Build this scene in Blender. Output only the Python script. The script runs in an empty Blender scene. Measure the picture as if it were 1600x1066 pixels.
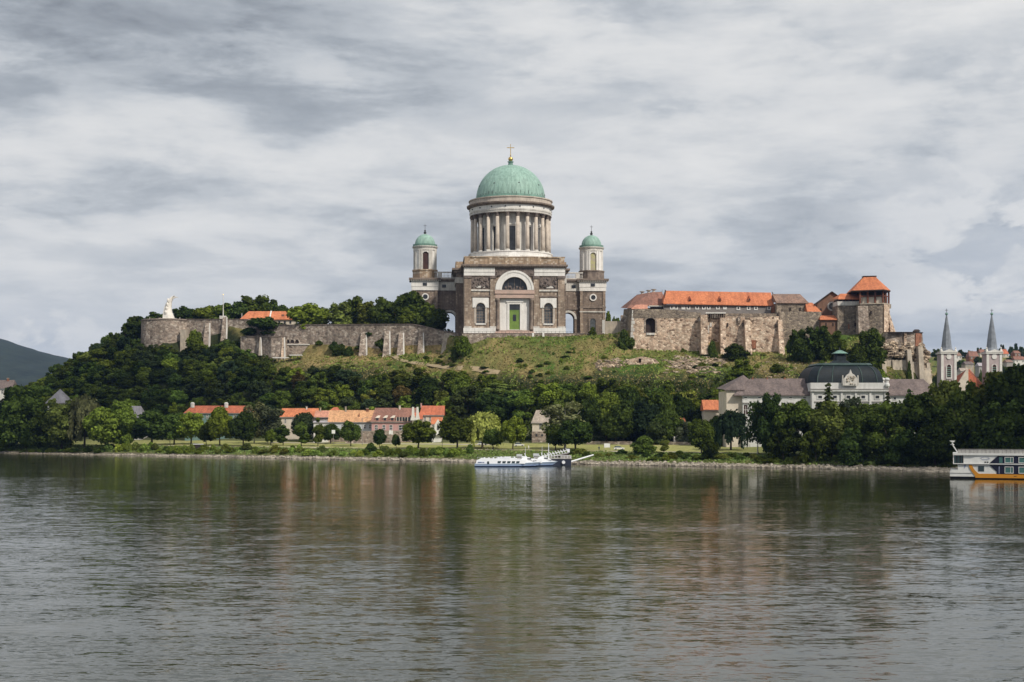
import bpy, math, random
import numpy as np
from mathutils import Vector, noise as mnoise
from mathutils.geometry import tessellate_polygon

random.seed(7)
S = bpy.context.scene
COL = S.collection
PI = math.pi
F = 1600 * 50 / 36.0          # focal length in photograph pixels (50 mm on 36 mm)
CH, V0 = 16.0, 655.0          # camera height above the river, horizon row

# ------------------------------------------------------------------ camera, sky, sun, exposure
cam = bpy.data.cameras.new('camera'); camo = bpy.data.objects.new('camera', cam); COL.objects.link(camo)
camo.location = (0, 0, CH); camo.rotation_euler = (PI / 2, 0, 0)
cam.lens = 50; cam.sensor_width = 36; cam.shift_y = (V0 - 533) / 1600; cam.clip_end = 30000; cam.clip_start = 1
S.camera = camo

SUN = Vector((0.62, -0.70, 0.88)).normalized()
sl = bpy.data.lights.new('sun', 'SUN'); sl.energy = 3.7; sl.angle = math.radians(3.5); sl.color = (1.0, 0.93, 0.82)
so = bpy.data.objects.new('sun', sl); COL.objects.link(so); so.location = (300, -200, 500)
so.rotation_euler = (-SUN).to_track_quat('-Z', 'Y').to_euler()

S.view_settings.view_transform = 'Standard'; S.view_settings.look = 'None'
S.view_settings.exposure = 0; S.view_settings.gamma = 1; S.view_settings.use_curve_mapping = False
S.cycles.max_bounces = 6; S.cycles.diffuse_bounces = 2; S.cycles.glossy_bounces = 3; S.cycles.transmission_bounces = 2
S.cycles.caustics_reflective = False; S.cycles.caustics_refractive = False


class NT:
    """small helper for building node trees"""
    def __init__(s, tree): s.t = tree; s.n = tree.nodes; s.l = tree.links
    def __call__(s, typ, ins=None, **kw):
        n = s.n.new(typ)
        for k, v in kw.items(): setattr(n, k, v)
        for k, v in (ins or {}).items():
            sk = n.inputs[k]
            if isinstance(v, bpy.types.NodeSocket): s.l.new(v, sk)
            else: sk.default_value = v
        return n
    def math(s, op, a, b=0.0, c=0.0, clamp=False):
        n = s.n.new('ShaderNodeMath'); n.operation = op; n.use_clamp = clamp
        for i, v in enumerate((a, b, c)):
            if isinstance(v, bpy.types.NodeSocket): s.l.new(v, n.inputs[i])
            else: n.inputs[i].default_value = v
        return n.outputs[0]
    def vmath(s, op, a, b=(0, 0, 0), sc=1.0):
        n = s.n.new('ShaderNodeVectorMath'); n.operation = op
        for i, v in enumerate((a, b)):
            if isinstance(v, bpy.types.NodeSocket): s.l.new(v, n.inputs[i])
            else: n.inputs[i].default_value = v
        if op == 'SCALE':
            if isinstance(sc, bpy.types.NodeSocket): s.l.new(sc, n.inputs[3])
            else: n.inputs[3].default_value = sc
        return n.outputs[0]
    def mix(s, f, a, b, blend='MIX'):
        n = s.n.new('ShaderNodeMix'); n.data_type = 'RGBA'; n.blend_type = blend
        for i, v in ((0, f), (6, a), (7, b)):
            if isinstance(v, bpy.types.NodeSocket): s.l.new(v, n.inputs[i])
            else: n.inputs[i].default_value = v if i == 0 else (*v[:3], 1)
        return n.outputs[2]
    def noise(s, vec, scale, detail=4, rough=.55, dist=0.0):
        n = s('ShaderNodeTexNoise', {'Scale': scale, 'Detail': detail, 'Roughness': rough, 'Distortion': dist})
        if vec is not None: s.l.new(vec, n.inputs['Vector'])
        return n
    def ramp(s, fac, stops, interp='LINEAR'):
        n = s.n.new('ShaderNodeValToRGB'); n.color_ramp.interpolation = interp
        e = n.color_ramp.elements
        while len(e) < len(stops): e.new(.5)
        for x, (p, c) in zip(e, stops):
            x.position = p; x.color = (*c[:3], 1) if hasattr(c, '__len__') else (c, c, c, 1)
        s.l.new(fac, n.inputs[0]); return n.outputs[0]
    def rng(s, v, a, b, c=0.0, d=1.0, smooth=True):
        n = s.n.new('ShaderNodeMapRange'); n.interpolation_type = 'SMOOTHSTEP' if smooth else 'LINEAR'
        s.l.new(v, n.inputs[0])
        for i, x in zip((1, 2, 3, 4), (a, b, c, d)): n.inputs[i].default_value = x
        return n.outputs[0]


def dev_(t, n, k): return t.math('MULTIPLY', t.math('SUBTRACT', n, .5), k)
def build_world():
    w = bpy.data.worlds.new('World'); S.world = w; w.use_nodes = True
    t = NT(w.node_tree); t.n.clear()
    sky = t('ShaderNodeTexSky', sky_type='NISHITA', sun_disc=False)
    sky.sun_elevation = math.asin(SUN.z); sky.sun_rotation = math.atan2(SUN.x, SUN.y)
    sky.altitude = 100; sky.air_density = 1.0; sky.dust_density = 2.0
    g = t('ShaderNodeTexCoord').outputs['Generated']
    xyz = t('ShaderNodeSeparateXYZ', {0: g})
    x, y, z = xyz.outputs
    zc = t.math('MAXIMUM', z, 0.0)
    # flat overcast layer seen in perspective
    den = t.math('ADD', zc, 0.085)
    px = t.math('DIVIDE', x, den); py = t.math('DIVIDE', y, den)
    P = t('ShaderNodeCombineXYZ', {0: px, 1: py, 2: 0.0}).outputs[0]
    # direction-space coordinates (no stretching) for the towering clouds near the horizon
    Q = t('ShaderNodeCombineXYZ', {0: x, 1: y, 2: t.math('MULTIPLY', z, 1.9)}).outputs[0]
    Qf = t('ShaderNodeCombineXYZ', {0: x, 1: y, 2: t.math('MULTIPLY', z, 3.4)}).outputs[0]
    n1 = t.noise(P, 0.60, 8, .55, .35).outputs[0]
    n2 = t.noise(P, 1.7, 9, .60, .25).outputs[0]
    nA = t.noise(Qf, 2.6, 10, .54, .25).outputs[0]
    nB = t.noise(Qf, 9.0, 10, .60, .2).outputs[0]
    eA = t.rng(t.math('ADD', nA, dev_(t, nB, .22)), .455, .525)
    eB = t.rng(t.math('ADD', t.math('MULTIPLY', n2, .5), t.math('MULTIPLY', nB, .5)), .45, .55)
    def dev(n, k): return t.math('MULTIPLY', t.math('SUBTRACT', n, .5), k)
    v = t.math('ADD', t.math('ADD', dev(nA, .62), dev(eA, .085)), t.math('ADD', t.math('ADD', dev(n2, .30), dev(eB, .060)), t.math('ADD', dev(nB, .50), .612)))
    # one thick dark cloud high above the bastion, and the darker base it trails
    def blob(cx, cz, sx, sz):
        ax = t.math('DIVIDE', t.math('SUBTRACT', x, cx), sx); az = t.math('DIVIDE', t.math('SUBTRACT', z, cz), sz)
        d = t.math('ADD', t.math('MULTIPLY', ax, ax), t.math('MULTIPLY', az, az))
        # only the half of the sky the cloud stands in
        f = t.math('EXPONENT', t.math('MULTIPLY', d, -1.0))
        return t.math('MULTIPLY', f, t.math('GREATER_THAN', y, 0.0))
    dark = t.math('ADD', blob(-.21, .252, .12, .030), t.math('MULTIPLY', blob(-.33, .272, .20, .040), .62))
    dark = t.math('ADD', dark, t.math('MULTIPLY', blob(-.02, .222, .10, .012), .35))
    v = t.math('SUBTRACT', v, t.math('MULTIPLY', dark, .21))
    bright = t.math('ADD', blob(-.02, .255, .09, .03), blob(.22, .275, .16, .03))
    v = t.math('ADD', v, t.math('MULTIPLY', bright, .05))
    cloud = t.ramp(v, [(.16, (.18, .20, .235)), (.40, (.385, .418, .46)), (.54, (.54, .57, .605)), (.68, (.675, .69, .705)), (.85, (.80, .80, .795))])
    # below the layer: blue-grey distance with heaped clouds
    n4 = t.noise(Q, 17.0, 10, .58, .35).outputs[0]
    zone = t.math('ADD', blob(.33, .13, .10, .055), t.math('ADD', blob(.36, .075, .10, .035), blob(-.36, .055, .13, .028)), clamp=True)
    low = t.rng(z, .015, .16, 1.0, 0.0)
    back = t.mix(t.rng(z, .0, .10), (.54, .595, .665), (.48, .53, .605))
    cloud = t.mix(t.math('MULTIPLY', low, .36), cloud, back)
    heap = t.rng(t.math('ADD', n4, t.math('MULTIPLY', zone, .10)), .525, .615)
    heap = t.math('MULTIPLY', heap, t.math('MULTIPLY', zone, .95))
    blue = t.math('MULTIPLY', t.math('ADD', blob(.34, .105, .12, .06), blob(-.34, .045, .13, .03), clamp=True), .36)
    cloud = t.mix(blue, cloud, (.37, .435, .535))
    n5 = t.noise(Q, 26.0, 6, .6, .3).outputs[0]
    hc = t.ramp(t.math('ADD', t.math('MULTIPLY', n4, .6), t.math('MULTIPLY', n5, .4)), [(.38, (.49, .53, .585)), (.56, (.74, .75, .76))])
    cloud = t.mix(heap, cloud, hc)
    b1 = t('ShaderNodeBackground', {'Color': sky.outputs[0], 'Strength': .1})
    b2 = t('ShaderNodeBackground', {'Color': cloud, 'Strength': 1.0})
    cov = t.rng(n1, .18, .34, .85, .98)
    m = t('ShaderNodeMixShader', {0: cov, 1: b1.outputs[0], 2: b2.outputs[0]})
    o = t('ShaderNodeOutputWorld', {0: m.outputs[0]})
build_world()

# ------------------------------------------------------------------ materials
MAT = {}
def new_mat(name):
    m = bpy.data.materials.new(name); m.use_nodes = True
    t = NT(m.node_tree); b = t.n['Principled BSDF']; MAT[name] = m
    b.inputs['Specular IOR Level'].default_value = .25
    return m, t, b
def pmat(name, c1, c2=None, scale=.35, fine=.22, rough=.9, bump=.0, streak=0.0, metal=0, spec=.25, fscale=None):
    """two colours in large patches, fine mottling and (streak) rain streaks down a wall"""
    m, t, b = new_mat(name); c2 = c2 or tuple(x * .8 for x in c1)
    co = t('ShaderNodeTexCoord').outputs['Object']
    col = t.mix(t.rng(t.noise(co, scale, 6).outputs[0], .35, .65), c1, c2)
    fn = t.noise(co, fscale or scale * 7, 5, .65).outputs[0]
    col = t.mix(1.0, col, t.ramp(fn, [(.25, 1 - fine), (.75, 1 + fine)]), 'MULTIPLY')
    if streak:
        sv = t.vmath('MULTIPLY', co, (1, 1, .12))
        sn = t.noise(sv, 1.1, 5, .6).outputs[0]
        col = t.mix(1.0, col, t.ramp(sn, [(.35, 1 - streak), (.6, 1.0)]), 'MULTIPLY')
    t.l.new(col, b.inputs['Base Color']); b.inputs['Roughness'].default_value = rough
    b.inputs['Metallic'].default_value = metal; b.inputs['Specular IOR Level'].default_value = spec
    if bump:
        bn = t('ShaderNodeBump', {'Strength': bump, 'Distance': .3, 'Height': fn}); t.l.new(bn.outputs[0], b.inputs['Normal'])
    return m
def stone(name, cols, cell=1.1, mortar=(.25, .22, .18), mw=.05, big=.3, flat=1.5):
    """rubble masonry: irregular stones, each its own tone, in mortar; worn and stained in patches"""
    m, t, b = new_mat(name)
    co = t('ShaderNodeTexCoord').outputs['Object']
    vv = t.vmath('MULTIPLY', co, (1, 1, flat))
    vo = t('ShaderNodeTexVoronoi', {'Vector': vv, 'Scale': 1 / cell})
    ve = t('ShaderNodeTexVoronoi', {'Vector': vv, 'Scale': 1 / cell}, feature='DISTANCE_TO_EDGE')
    r = t('ShaderNodeSeparateColor', {0: vo.outputs['Color']}).outputs[0]
    k = len(cols) - 1
    c = t.ramp(r, [(i / k, x) for i, x in enumerate(cols)])
    c = t.mix(t.rng(ve.outputs[0], 0, mw), mortar, c)
    lg = t.noise(co, .09, 6, .6).outputs[0]
    c = t.mix(1.0, c, t.ramp(lg, [(.3, 1 - big), (.7, 1 + big * .6)]), 'MULTIPLY')
    md = t.noise(co, .75, 7, .75).outputs[0]
    c = t.mix(1.0, c, t.ramp(md, [(.3, .58), (.60, 1.18)]), 'MULTIPLY')
    sn = t.noise(t.vmath('MULTIPLY', co, (1, 1, .1)), .5, 5, .6).outputs[0]
    c = t.mix(1.0, c, t.ramp(sn, [(.32, .68), (.55, 1.0)]), 'MULTIPLY')
    t.l.new(c, b.inputs['Base Color']); b.inputs['Roughness'].default_value = .95
    h = t.math('ADD', t.rng(ve.outputs[0], 0, .12), t.math('MULTIPLY', r, .6))
    bn = t('ShaderNodeBump', {'Strength': .6, 'Distance': .25, 'Height': h}); t.l.new(bn.outputs[0], b.inputs['Normal'])
    return m
def ashlar(name, c1, c2, c3, bw=1.9, bh=.75, patch=.3):
    """coursed blocks: per-block tone, with weathered dark and pale replaced blocks"""
    m, t, b = new_mat(name)
    co = t('ShaderNodeTexCoord').outputs['Object']
    xyz = t('ShaderNodeSeparateXYZ', {0: co})
    p = t('ShaderNodeCombineXYZ', {0: t.math('ADD', xyz.outputs[0], t.math('MULTIPLY', xyz.outputs[1], .93)), 1: xyz.outputs[2], 2: 0.0}).outputs[0]
    br = t('ShaderNodeTexBrick', {'Vector': p, 'Color1': (*c1, 1), 'Color2': (*c2, 1), 'Mortar': tuple(x * .55 for x in c2) + (1,), 'Scale': 1.0, 'Mortar Size': .035, 'Bias': 0.0, 'Brick Width': bw, 'Row Height': bh})
    fl = t.vmath('SNAP', p, (bw * .5, bh, 1))
    wn = t('ShaderNodeTexWhiteNoise', {0: fl}).outputs[0]
    c = t.mix(t.rng(wn, 1 - patch, 1 - patch * .6), br.outputs[0], c3)
    lg = t.noise(co, .11, 6, .62).outputs[0]
    c = t.mix(1.0, c, t.ramp(lg, [(.32, .68), (.66, 1.18)]), 'MULTIPLY')
    sn = t.noise(t.vmath('MULTIPLY', co, (1, 1, .1)), .9, 5, .6).outputs[0]
    c = t.mix(1.0, c, t.ramp(sn, [(.32, .62), (.55, 1.0)]), 'MULTIPLY')
    fn = t.noise(co, 2.5, 4, .6).outputs[0]
    c = t.mix(1.0, c, t.ramp(fn, [(.25, .78), (.75, 1.2)]), 'MULTIPLY')
    t.l.new(c, b.inputs['Base Color']); b.inputs['Roughness'].default_value = .95
    bn = t('ShaderNodeBump', {'Strength': .4, 'Distance': .15, 'Height': t.math('SUBTRACT', fn, t.math('MULTIPLY', br.outputs[1], .6))}); t.l.new(bn.outputs[0], b.inputs['Normal'])
    return m
def tiles(name, c1, c2, var=.25):
    m, t, b = new_mat(name)
    co = t('ShaderNodeTexCoord').outputs['Object']
    cell = t('ShaderNodeTexWhiteNoise', {0: t.vmath('SNAP', co, (.5, .5, .35))}).outputs[0]
    c = t.mix(t.rng(t.noise(co, .22, 6, .65).outputs[0], .35, .68), c1, c2)
    c = t.mix(1.0, c, t.ramp(cell, [(0, 1 - var), (1, 1 + var)]), 'MULTIPLY')
    c = t.mix(1.0, c, t.ramp(t.noise(t.vmath('MULTIPLY', co, (1, .15, .15)), .8, 4).outputs[0], [(.3, .8), (.6, 1.05)]), 'MULTIPLY')
    t.l.new(c, b.inputs['Base Color']); b.inputs['Roughness'].default_value = .85
    wv = t('ShaderNodeTexWave', {'Vector': co, 'Scale': 1.2}, bands_direction='Z')
    bn = t('ShaderNodeBump', {'Strength': .5, 'Distance': .08, 'Height': wv.outputs[0]}); t.l.new(bn.outputs[0], b.inputs['Normal'])
    return m
def leafmat(name, c, hv=.30, trans=.22):
    m = bpy.data.materials.new(name); m.use_nodes = True; t = NT(m.node_tree); t.n.clear(); MAT[name] = m
    oi = t('ShaderNodeObjectInfo').outputs['Random']
    pi = t('ShaderNodeNewGeometry').outputs['Random Per Island']
    co = t('ShaderNodeTexCoord').outputs['Object']
    warm = tuple(a * b for a, b in zip(c, (1.22, 1.10, .80))); cool = tuple(a * b for a, b in zip(c, (.80, .95, 1.05)))
    col = t.mix(oi, cool, warm)
    col = t.mix(1.0, col, t.ramp(pi, [(0, 1 - hv * 1.3), (1, 1 + hv * 1.6)]), 'MULTIPLY')
    r2 = t.math('FRACT', t.math('MULTIPLY', oi, 17.3))
    col = t.mix(1.0, col, t.ramp(r2, [(0, .60), (1, 1.5)]), 'MULTIPLY')
    nz = t.noise(co, .35, 3).outputs[0]
    col = t.mix(1.0, col, t.ramp(nz, [(.3, .75), (.7, 1.3)]), 'MULTIPLY')
    d = t('ShaderNodeBsdfDiffuse', {'Color': col}); tr = t('ShaderNodeBsdfTranslucent', {'Color': t.mix(1.0, col, (1.25, 1.3, .6), 'MULTIPLY')})
    ms = t('ShaderNodeMixShader', {0: trans, 1: d.outputs[0], 2: tr.outputs[0]})
    t('ShaderNodeOutputMaterial', {0: ms.outputs[0]}); return m
def glassmat(name, c, rough=.12, spec=.6):
    m, t, b = new_mat(name); co = t('ShaderNodeTexCoord').outputs['Object']
    col = t.mix(t.noise(co, .8, 3).outputs[0], tuple(x * .6 for x in c), tuple(x * 1.4 for x in c))
    t.l.new(col, b.inputs['Base Color']); b.inputs['Roughness'].default_value = rough; b.inputs['Specular IOR Level'].default_value = spec

leafmat('leaf_dark', (.043, .060, .0145)); leafmat('leaf_mid', (.072, .097, .020)); leafmat('leaf_green', (.108, .148, .027))
leafmat('leaf_yellow', (.25, .262, .070)); leafmat('leaf_grey', (.105, .120, .074)); leafmat('leaf_blue', (.038, .053, .024))
leafmat('leaf_olive', (.112, .125, .030)); leafmat('leaf_rust', (.088, .068, .028))
pmat('bark', (.085, .065, .048), (.05, .04, .03), 1.0); pmat('bark_pale', (.42, .40, .36), (.25, .23, .2), .8)
ashlar('brown_ashlar', (.41, .318, .245), (.32, .245, .19), (.52, .435, .35), patch=.13)
ashlar('dark_ashlar', (.265, .207, .165), (.21, .163, .132), (.34, .275, .225), patch=.10)
ashlar('tan_ashlar', (.44, .325, .22), (.36, .26, .18), (.56, .47, .37), patch=.25)
pmat('white_stone', (.80, .775, .74), (.71, .685, .65), .25, .08, streak=.14)
pmat('pale_stone', (.68, .65, .60), (.55, .52, .48), .3, .12, streak=.25)
pmat('column_stone', (.60, .52, .44), (.46, .40, .34), .35, .14, streak=.2)
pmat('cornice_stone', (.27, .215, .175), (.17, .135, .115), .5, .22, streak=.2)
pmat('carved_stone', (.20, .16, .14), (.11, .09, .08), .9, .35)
pmat('pink_stone', (.52, .37, .31), (.42, .32, .27), .4, .15)
pmat('window_dark', (.030, .033, .040), (.018, .02, .024), .5, .2, rough=.3, spec=.5)
pmat('window_grey', (.10, .105, .11), (.06, .065, .07), .5, .2, rough=.25, spec=.5)
pmat('louvre_brown', (.075, .04, .035), (.05, .028, .026), .5)
pmat('lattice_tan', (.38, .33, .25), (.42, .40, .20), .6)
pmat('green_door', (.17, .26, .055), (.13, .20, .05), .3, .12, rough=.6)
pmat('gold', (.75, .52, .18), (.6, .4, .14), .5, .1, rough=.35, metal=1); pmat('dark_metal', (.06, .06, .06), None, .5, rough=.5)
def copper(name, c1, c2, k):
    m, t, b = new_mat(name); co = t('ShaderNodeTexCoord').outputs['Object']
    sv = t.vmath('MULTIPLY', co, (1, 1, .08))
    c = t.mix(t.rng(t.noise(co, .2, 6, .6).outputs[0], .3, .7), c1, c2)
    c = t.mix(1.0, c, t.ramp(t.noise(sv, k, 5, .65).outputs[0], [(.3, .66), (.6, 1.1)]), 'MULTIPLY')
    sp = t.noise(co, 1.3, 3, .5).outputs[0]
    c = t.mix(t.rng(sp, .70, .76, 0, .75), c, (.07, .10, .085))
    t.l.new(c, b.inputs['Base Color']); b.inputs['Roughness'].default_value = .6
copper('copper', (.285, .425, .365), (.235, .365, .31), 1.0); copper('copper_dull', (.20, .34, .28), (.13, .22, .185), 1.2)
stone('castle_stone', [(.18, .12, .085), (.74, .55, .41), (.54, .395, .29), (.82, .67, .52), (.42, .285, .205)], 1.35, (.55, .43, .325))
stone('old_wall', [(.20, .158, .13), (.42, .335, .27), (.29, .23, .19), (.56, .48, .40), (.17, .135, .11)], 1.4, (.33, .27, .22))
stone('keep_stone', [(.15, .125, .105), (.38, .31, .24), (.24, .195, .155), (.48, .40, .30)], 1.15, (.22, .18, .15))
stone('brick_red', [(.30, .12, .07), (.38, .17, .10), (.25, .11, .075)], .7, (.3, .2, .15))
stone('rock', [(.42, .32, .22), (.56, .44, .32), (.28, .215, .16), (.62, .52, .40)], 1.9, (.12, .095, .07), .10, .35, 2.4)
pmat('concrete', (.50, .43, .34), (.38, .33, .27), .3, .14, streak=.3)
pmat('pebble', (.36, .32, .265), (.22, .195, .165), .6, .3)
tiles('tile_orange', (.55, .195, .092), (.45, .155, .078), .2); tiles('tile_red', (.52, .16, .085), (.40, .13, .075), .2)
tiles('tile_tan', (.60, .34, .18), (.46, .25, .14), .25); tiles('tile_brown', (.27, .135, .10), (.21, .115, .09), .22)
tiles('tile_salmon', (.55, .27, .19), (.47, .22, .15), .2); tiles('slate', (.175, .138, .128), (.125, .10, .095), .22)
tiles('tile_weathered', (.26, .165, .125), (.20, .14, .115), .3); tiles('tile_lilac', (.40, .37, .39), (.32, .30, .32), .12)
tiles('tile_greytan', (.40, .335, .28), (.30, .26, .22), .22)
pmat('render_white', (.74, .72, .68), (.64, .62, .58), .3, .08, streak=.1); pmat('render_pink', (.56, .33, .30), (.48, .28, .26), .3, .1, streak=.1)
pmat('render_blue', (.55, .57, .58), (.46, .48, .5), .3, .1); pmat('render_cream', (.62, .55, .46), (.52, .46, .38), .3, .1); pmat('render_teal', (.19, .29, .27), (.15, .23, .22), .3, .1)
pmat('hall_render', (.25, .222, .205), (.20, .18, .168), .3, .15); pmat('render_grey', (.36, .34, .32), (.28, .265, .25), .3, .15)
pmat('museum_white', (.62, .615, .595), (.54, .535, .515), .3, .06, streak=.12)  # white lowered so the cloud shade sits in the paint colour
pmat('zinc_dark', (.020, .027, .031), (.014, .019, .022), .3, .25, rough=.6, spec=.2, streak=.2); pmat('zinc_green', (.050, .080, .072), (.035, .055, .05), .6, .2, rough=.5)
pmat('spire_slate', (.225, .245, .275), (.17, .185, .21), .5, .18)
pmat('timber', (.17, .065, .04), (.12, .05, .035), .5); pmat('timber_dark', (.05, .035, .03), (.035, .028, .025), .5)
pmat('gravel_path', (.47, .42, .33), (.38, .34, .27), .3, .15); pmat('dirt_path', (.34, .265, .165), (.25, .20, .12), .4, .2)
pmat('boat_white', (.78, .80, .83), (.72, .74, .78), .3, .05, rough=.4, spec=.5); pmat('boat_blue', (.45, .56, .70), (.40, .50, .64), .3, .05, rough=.4, spec=.5)
pmat('boat_stripe', (.10, .16, .36), None, .5, .05, rough=.4); pmat('pontoon_navy', (.035, .042, .07), (.025, .03, .05), .4, .1, rough=.5)
pmat('ship_white', (.70, .70, .68), (.64, .64, .62), .3, .04, rough=.35, spec=.5, streak=.08); pmat('ship_navy', (.014, .015, .034), (.011, .012, .028), .3, .05, rough=.5, spec=.2)
pmat('ship_orange', (.55, .235, .022), (.50, .21, .02), .3, .05, rough=.4); pmat('ship_black', (.018, .018, .022), None, .3, .1, rough=.5)
pmat('ship_grey', (.40, .39, .37), (.30, .29, .28), .8, .2); pmat('ship_emblem', (.30, .33, .46), None, .5, .05); pmat('sign_white', (.80, .80, .78), None, .5, .04); pmat('pole_grey', (.26, .245, .23), None, .5)
glassmat('glass_dark', (.02, .035, .04)); glassmat('glass_teal', (.045, .125, .115)); glassmat('tyre', (.02, .02, .02), .8, .2)
pmat('monument_white', (.82, .78, .72), (.7, .66, .6), .3, .1, streak=.12)

# ------------------------------------------------------------------ mesh helpers
class MB:
    def __init__(s): s.v = []; s.f = []
    def add(s, vs, fs):
        o = len(s.v); s.v += [tuple(p) for p in vs]; s.f += [tuple(i + o for i in f) for f in fs]; return s
    def box(s, x0, x1, y0, y1, z0, z1):
        return s.add([(x0, y0, z0), (x1, y0, z0), (x1, y1, z0), (x0, y1, z0), (x0, y0, z1), (x1, y0, z1), (x1, y1, z1), (x0, y1, z1)],
                     [(0, 3, 2, 1), (4, 5, 6, 7), (0, 1, 5, 4), (1, 2, 6, 5), (2, 3, 7, 6), (3, 0, 4, 7)])
    def prism(s, bot, top, z0, z1):
        """polygon bot at z0 to polygon top at z1 (lists of (x, y)); z0 / z1 may be lists"""
        n = len(bot); a = z0 if hasattr(z0, '__len__') else [z0] * n; b = z1 if hasattr(z1, '__len__') else [z1] * n
        return s.add([(p[0], p[1], h) for p, h in zip(bot, a)] + [(p[0], p[1], h) for p, h in zip(top, b)],
                     [tuple(range(n))[::-1], tuple(range(n, 2 * n))] + [(i, (i + 1) % n, n + (i + 1) % n, n + i) for i in range(n)])
    def plate(s, outer, holes, y0, y1):
        """upright plate in the x-z plane, with holes, from depth y0 to y1"""
        loops = [outer] + list(holes)
        tris = tessellate_polygon([[Vector((x, z, 0)) for x, z in l] for l in loops])
        pts = [p for l in loops for p in l]; n = len(pts)
        fs = [tuple(t) for t in tris] + [tuple(i + n for i in t) for t in tris]
        o = 0
        for l in loops:
            k = len(l); fs += [(o + i, o + (i + 1) % k, n + o + (i + 1) % k, n + o + i) for i in range(k)]; o += k
        return s.add([(x, y0, z) for x, z in pts] + [(x, y1, z) for x, z in pts], fs)
    def lathe(s, prof, n=32, cx=0, cy=0, a0=0, a1=2 * PI, ridge=0):
        full = abs(a1 - a0 - 2 * PI) < 1e-6; m = n if full else n + 1; vs = []; fs = []
        for r, z in prof:
            for i in range(m):
                a = a0 + (a1 - a0) * i / n; rr = r + (ridge if i % 3 == 0 and r > ridge * 4 else 0)
                vs.append((cx + rr * math.sin(a), cy - rr * math.cos(a), z))
        for j in range(len(prof) - 1):
            for i in range(n): i2 = (i + 1) % m; fs.append((j * m + i, j * m + i2, (j + 1) * m + i2, (j + 1) * m + i))
        if full:
            if prof[0][0] > 1e-4: fs.append(tuple(range(m))[::-1])
            if prof[-1][0] > 1e-4: fs.append(tuple(range((len(prof) - 1) * m, len(prof) * m)))
        return s.add(vs, fs)
    def arc(s, r0, r1, a0, a1, z0, z1, n=6, cx=0, cy=0):
        """a block of wall curved round (cx, cy)"""
        vs = []; fs = []
        for i in range(n + 1):
            a = a0 + (a1 - a0) * i / n; sn, cs = math.sin(a), -math.cos(a)
            for r, z in ((r1, z0), (r1, z1), (r0, z1), (r0, z0)): vs.append((cx + r * sn, cy + r * cs, z))
        for i in range(n):
            b = 4 * i
            for k in range(4): fs.append((b + k, b + 4 + k, b + 4 + (k + 1) % 4, b + (k + 1) % 4))
        fs += [(0, 1, 2, 3), (4 * n + 3, 4 * n + 2, 4 * n + 1, 4 * n)]
        return s.add(vs, fs)
    def tube(s, p0, p1, r0, r1=None, n=8):
        r1 = r0 if r1 is None else r1; p0, p1 = Vector(p0), Vector(p1); d = (p1 - p0).normalized()
        a = d.cross(Vector((0, 0, 1) if abs(d.z) < .9 else (1, 0, 0))).normalized(); b = d.cross(a); vs = []
        for p, r in ((p0, r0), (p1, r1)):
            for i in range(n): t = 2 * PI * i / n; vs.append(p + (a * math.cos(t) + b * math.sin(t)) * r)
        return s.add(vs, [(i, (i + 1) % n, n + (i + 1) % n, n + i) for i in range(n)] + [tuple(range(n))[::-1], tuple(range(n, 2 * n))])
    def beam(s, p0, p1, w, h):
        p0, p1 = Vector(p0), Vector(p1); d = (p1 - p0).normalized()
        a = d.cross(Vector((0, 0, 1) if abs(d.z) < .95 else (0, 1, 0))).normalized() * w / 2; b = a.normalized().cross(d) * h / 2
        vs = [p + q for p in (p0, p1) for q in (-a - b, a - b, a + b, -a + b)]
        return s.add(vs, [(0, 3, 2, 1), (4, 5, 6, 7), (0, 1, 5, 4), (1, 2, 6, 5), (2, 3, 7, 6), (3, 0, 4, 7)])
    def ball(s, c, r, n=12, sz=1.0):
        k = max(4, n // 2)
        prof = [(max(r * math.sin(PI * j / k), 0), c[2] - r * sz * math.cos(PI * j / k)) for j in range(k + 1)]
        return s.lathe(prof, n, c[0], c[1])
    def roof(s, x0, x1, y0, y1, ze, zr, hl=0, hr=0, t=.25, yr=None):
        """ridged roof along x; hl / hr pull the ridge ends in (hips)"""
        ym = (y0 + y1) / 2 if yr is None else yr
        v = [(x0, y0, ze), (x1, y0, ze), (x1, y1, ze), (x0, y1, ze), (x0 + hl, ym, zr), (x1 - hr, ym, zr)]
        v += [(a, b, c - t) for a, b, c in v[:4]]
        return s.add(v, [(0, 1, 5, 4), (2, 3, 4, 5), (0, 4, 3), (1, 2, 5), (6, 7, 1, 0), (7, 8, 2, 1), (8, 9, 3, 2), (9, 6, 0, 3), (9, 8, 7, 6)])
    def build(s, name, mat, parent=None, smooth=False):
        me = bpy.data.meshes.new(name); me.from_pydata(s.v, [], s.f); me.update()
        if smooth: me.polygons.foreach_set('use_smooth', [True] * len(me.polygons))
        o = bpy.data.objects.new(name, me); COL.objects.link(o)
        if mat: me.materials.append(MAT[mat])
        if parent is not None: o.parent = parent
        return o

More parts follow.
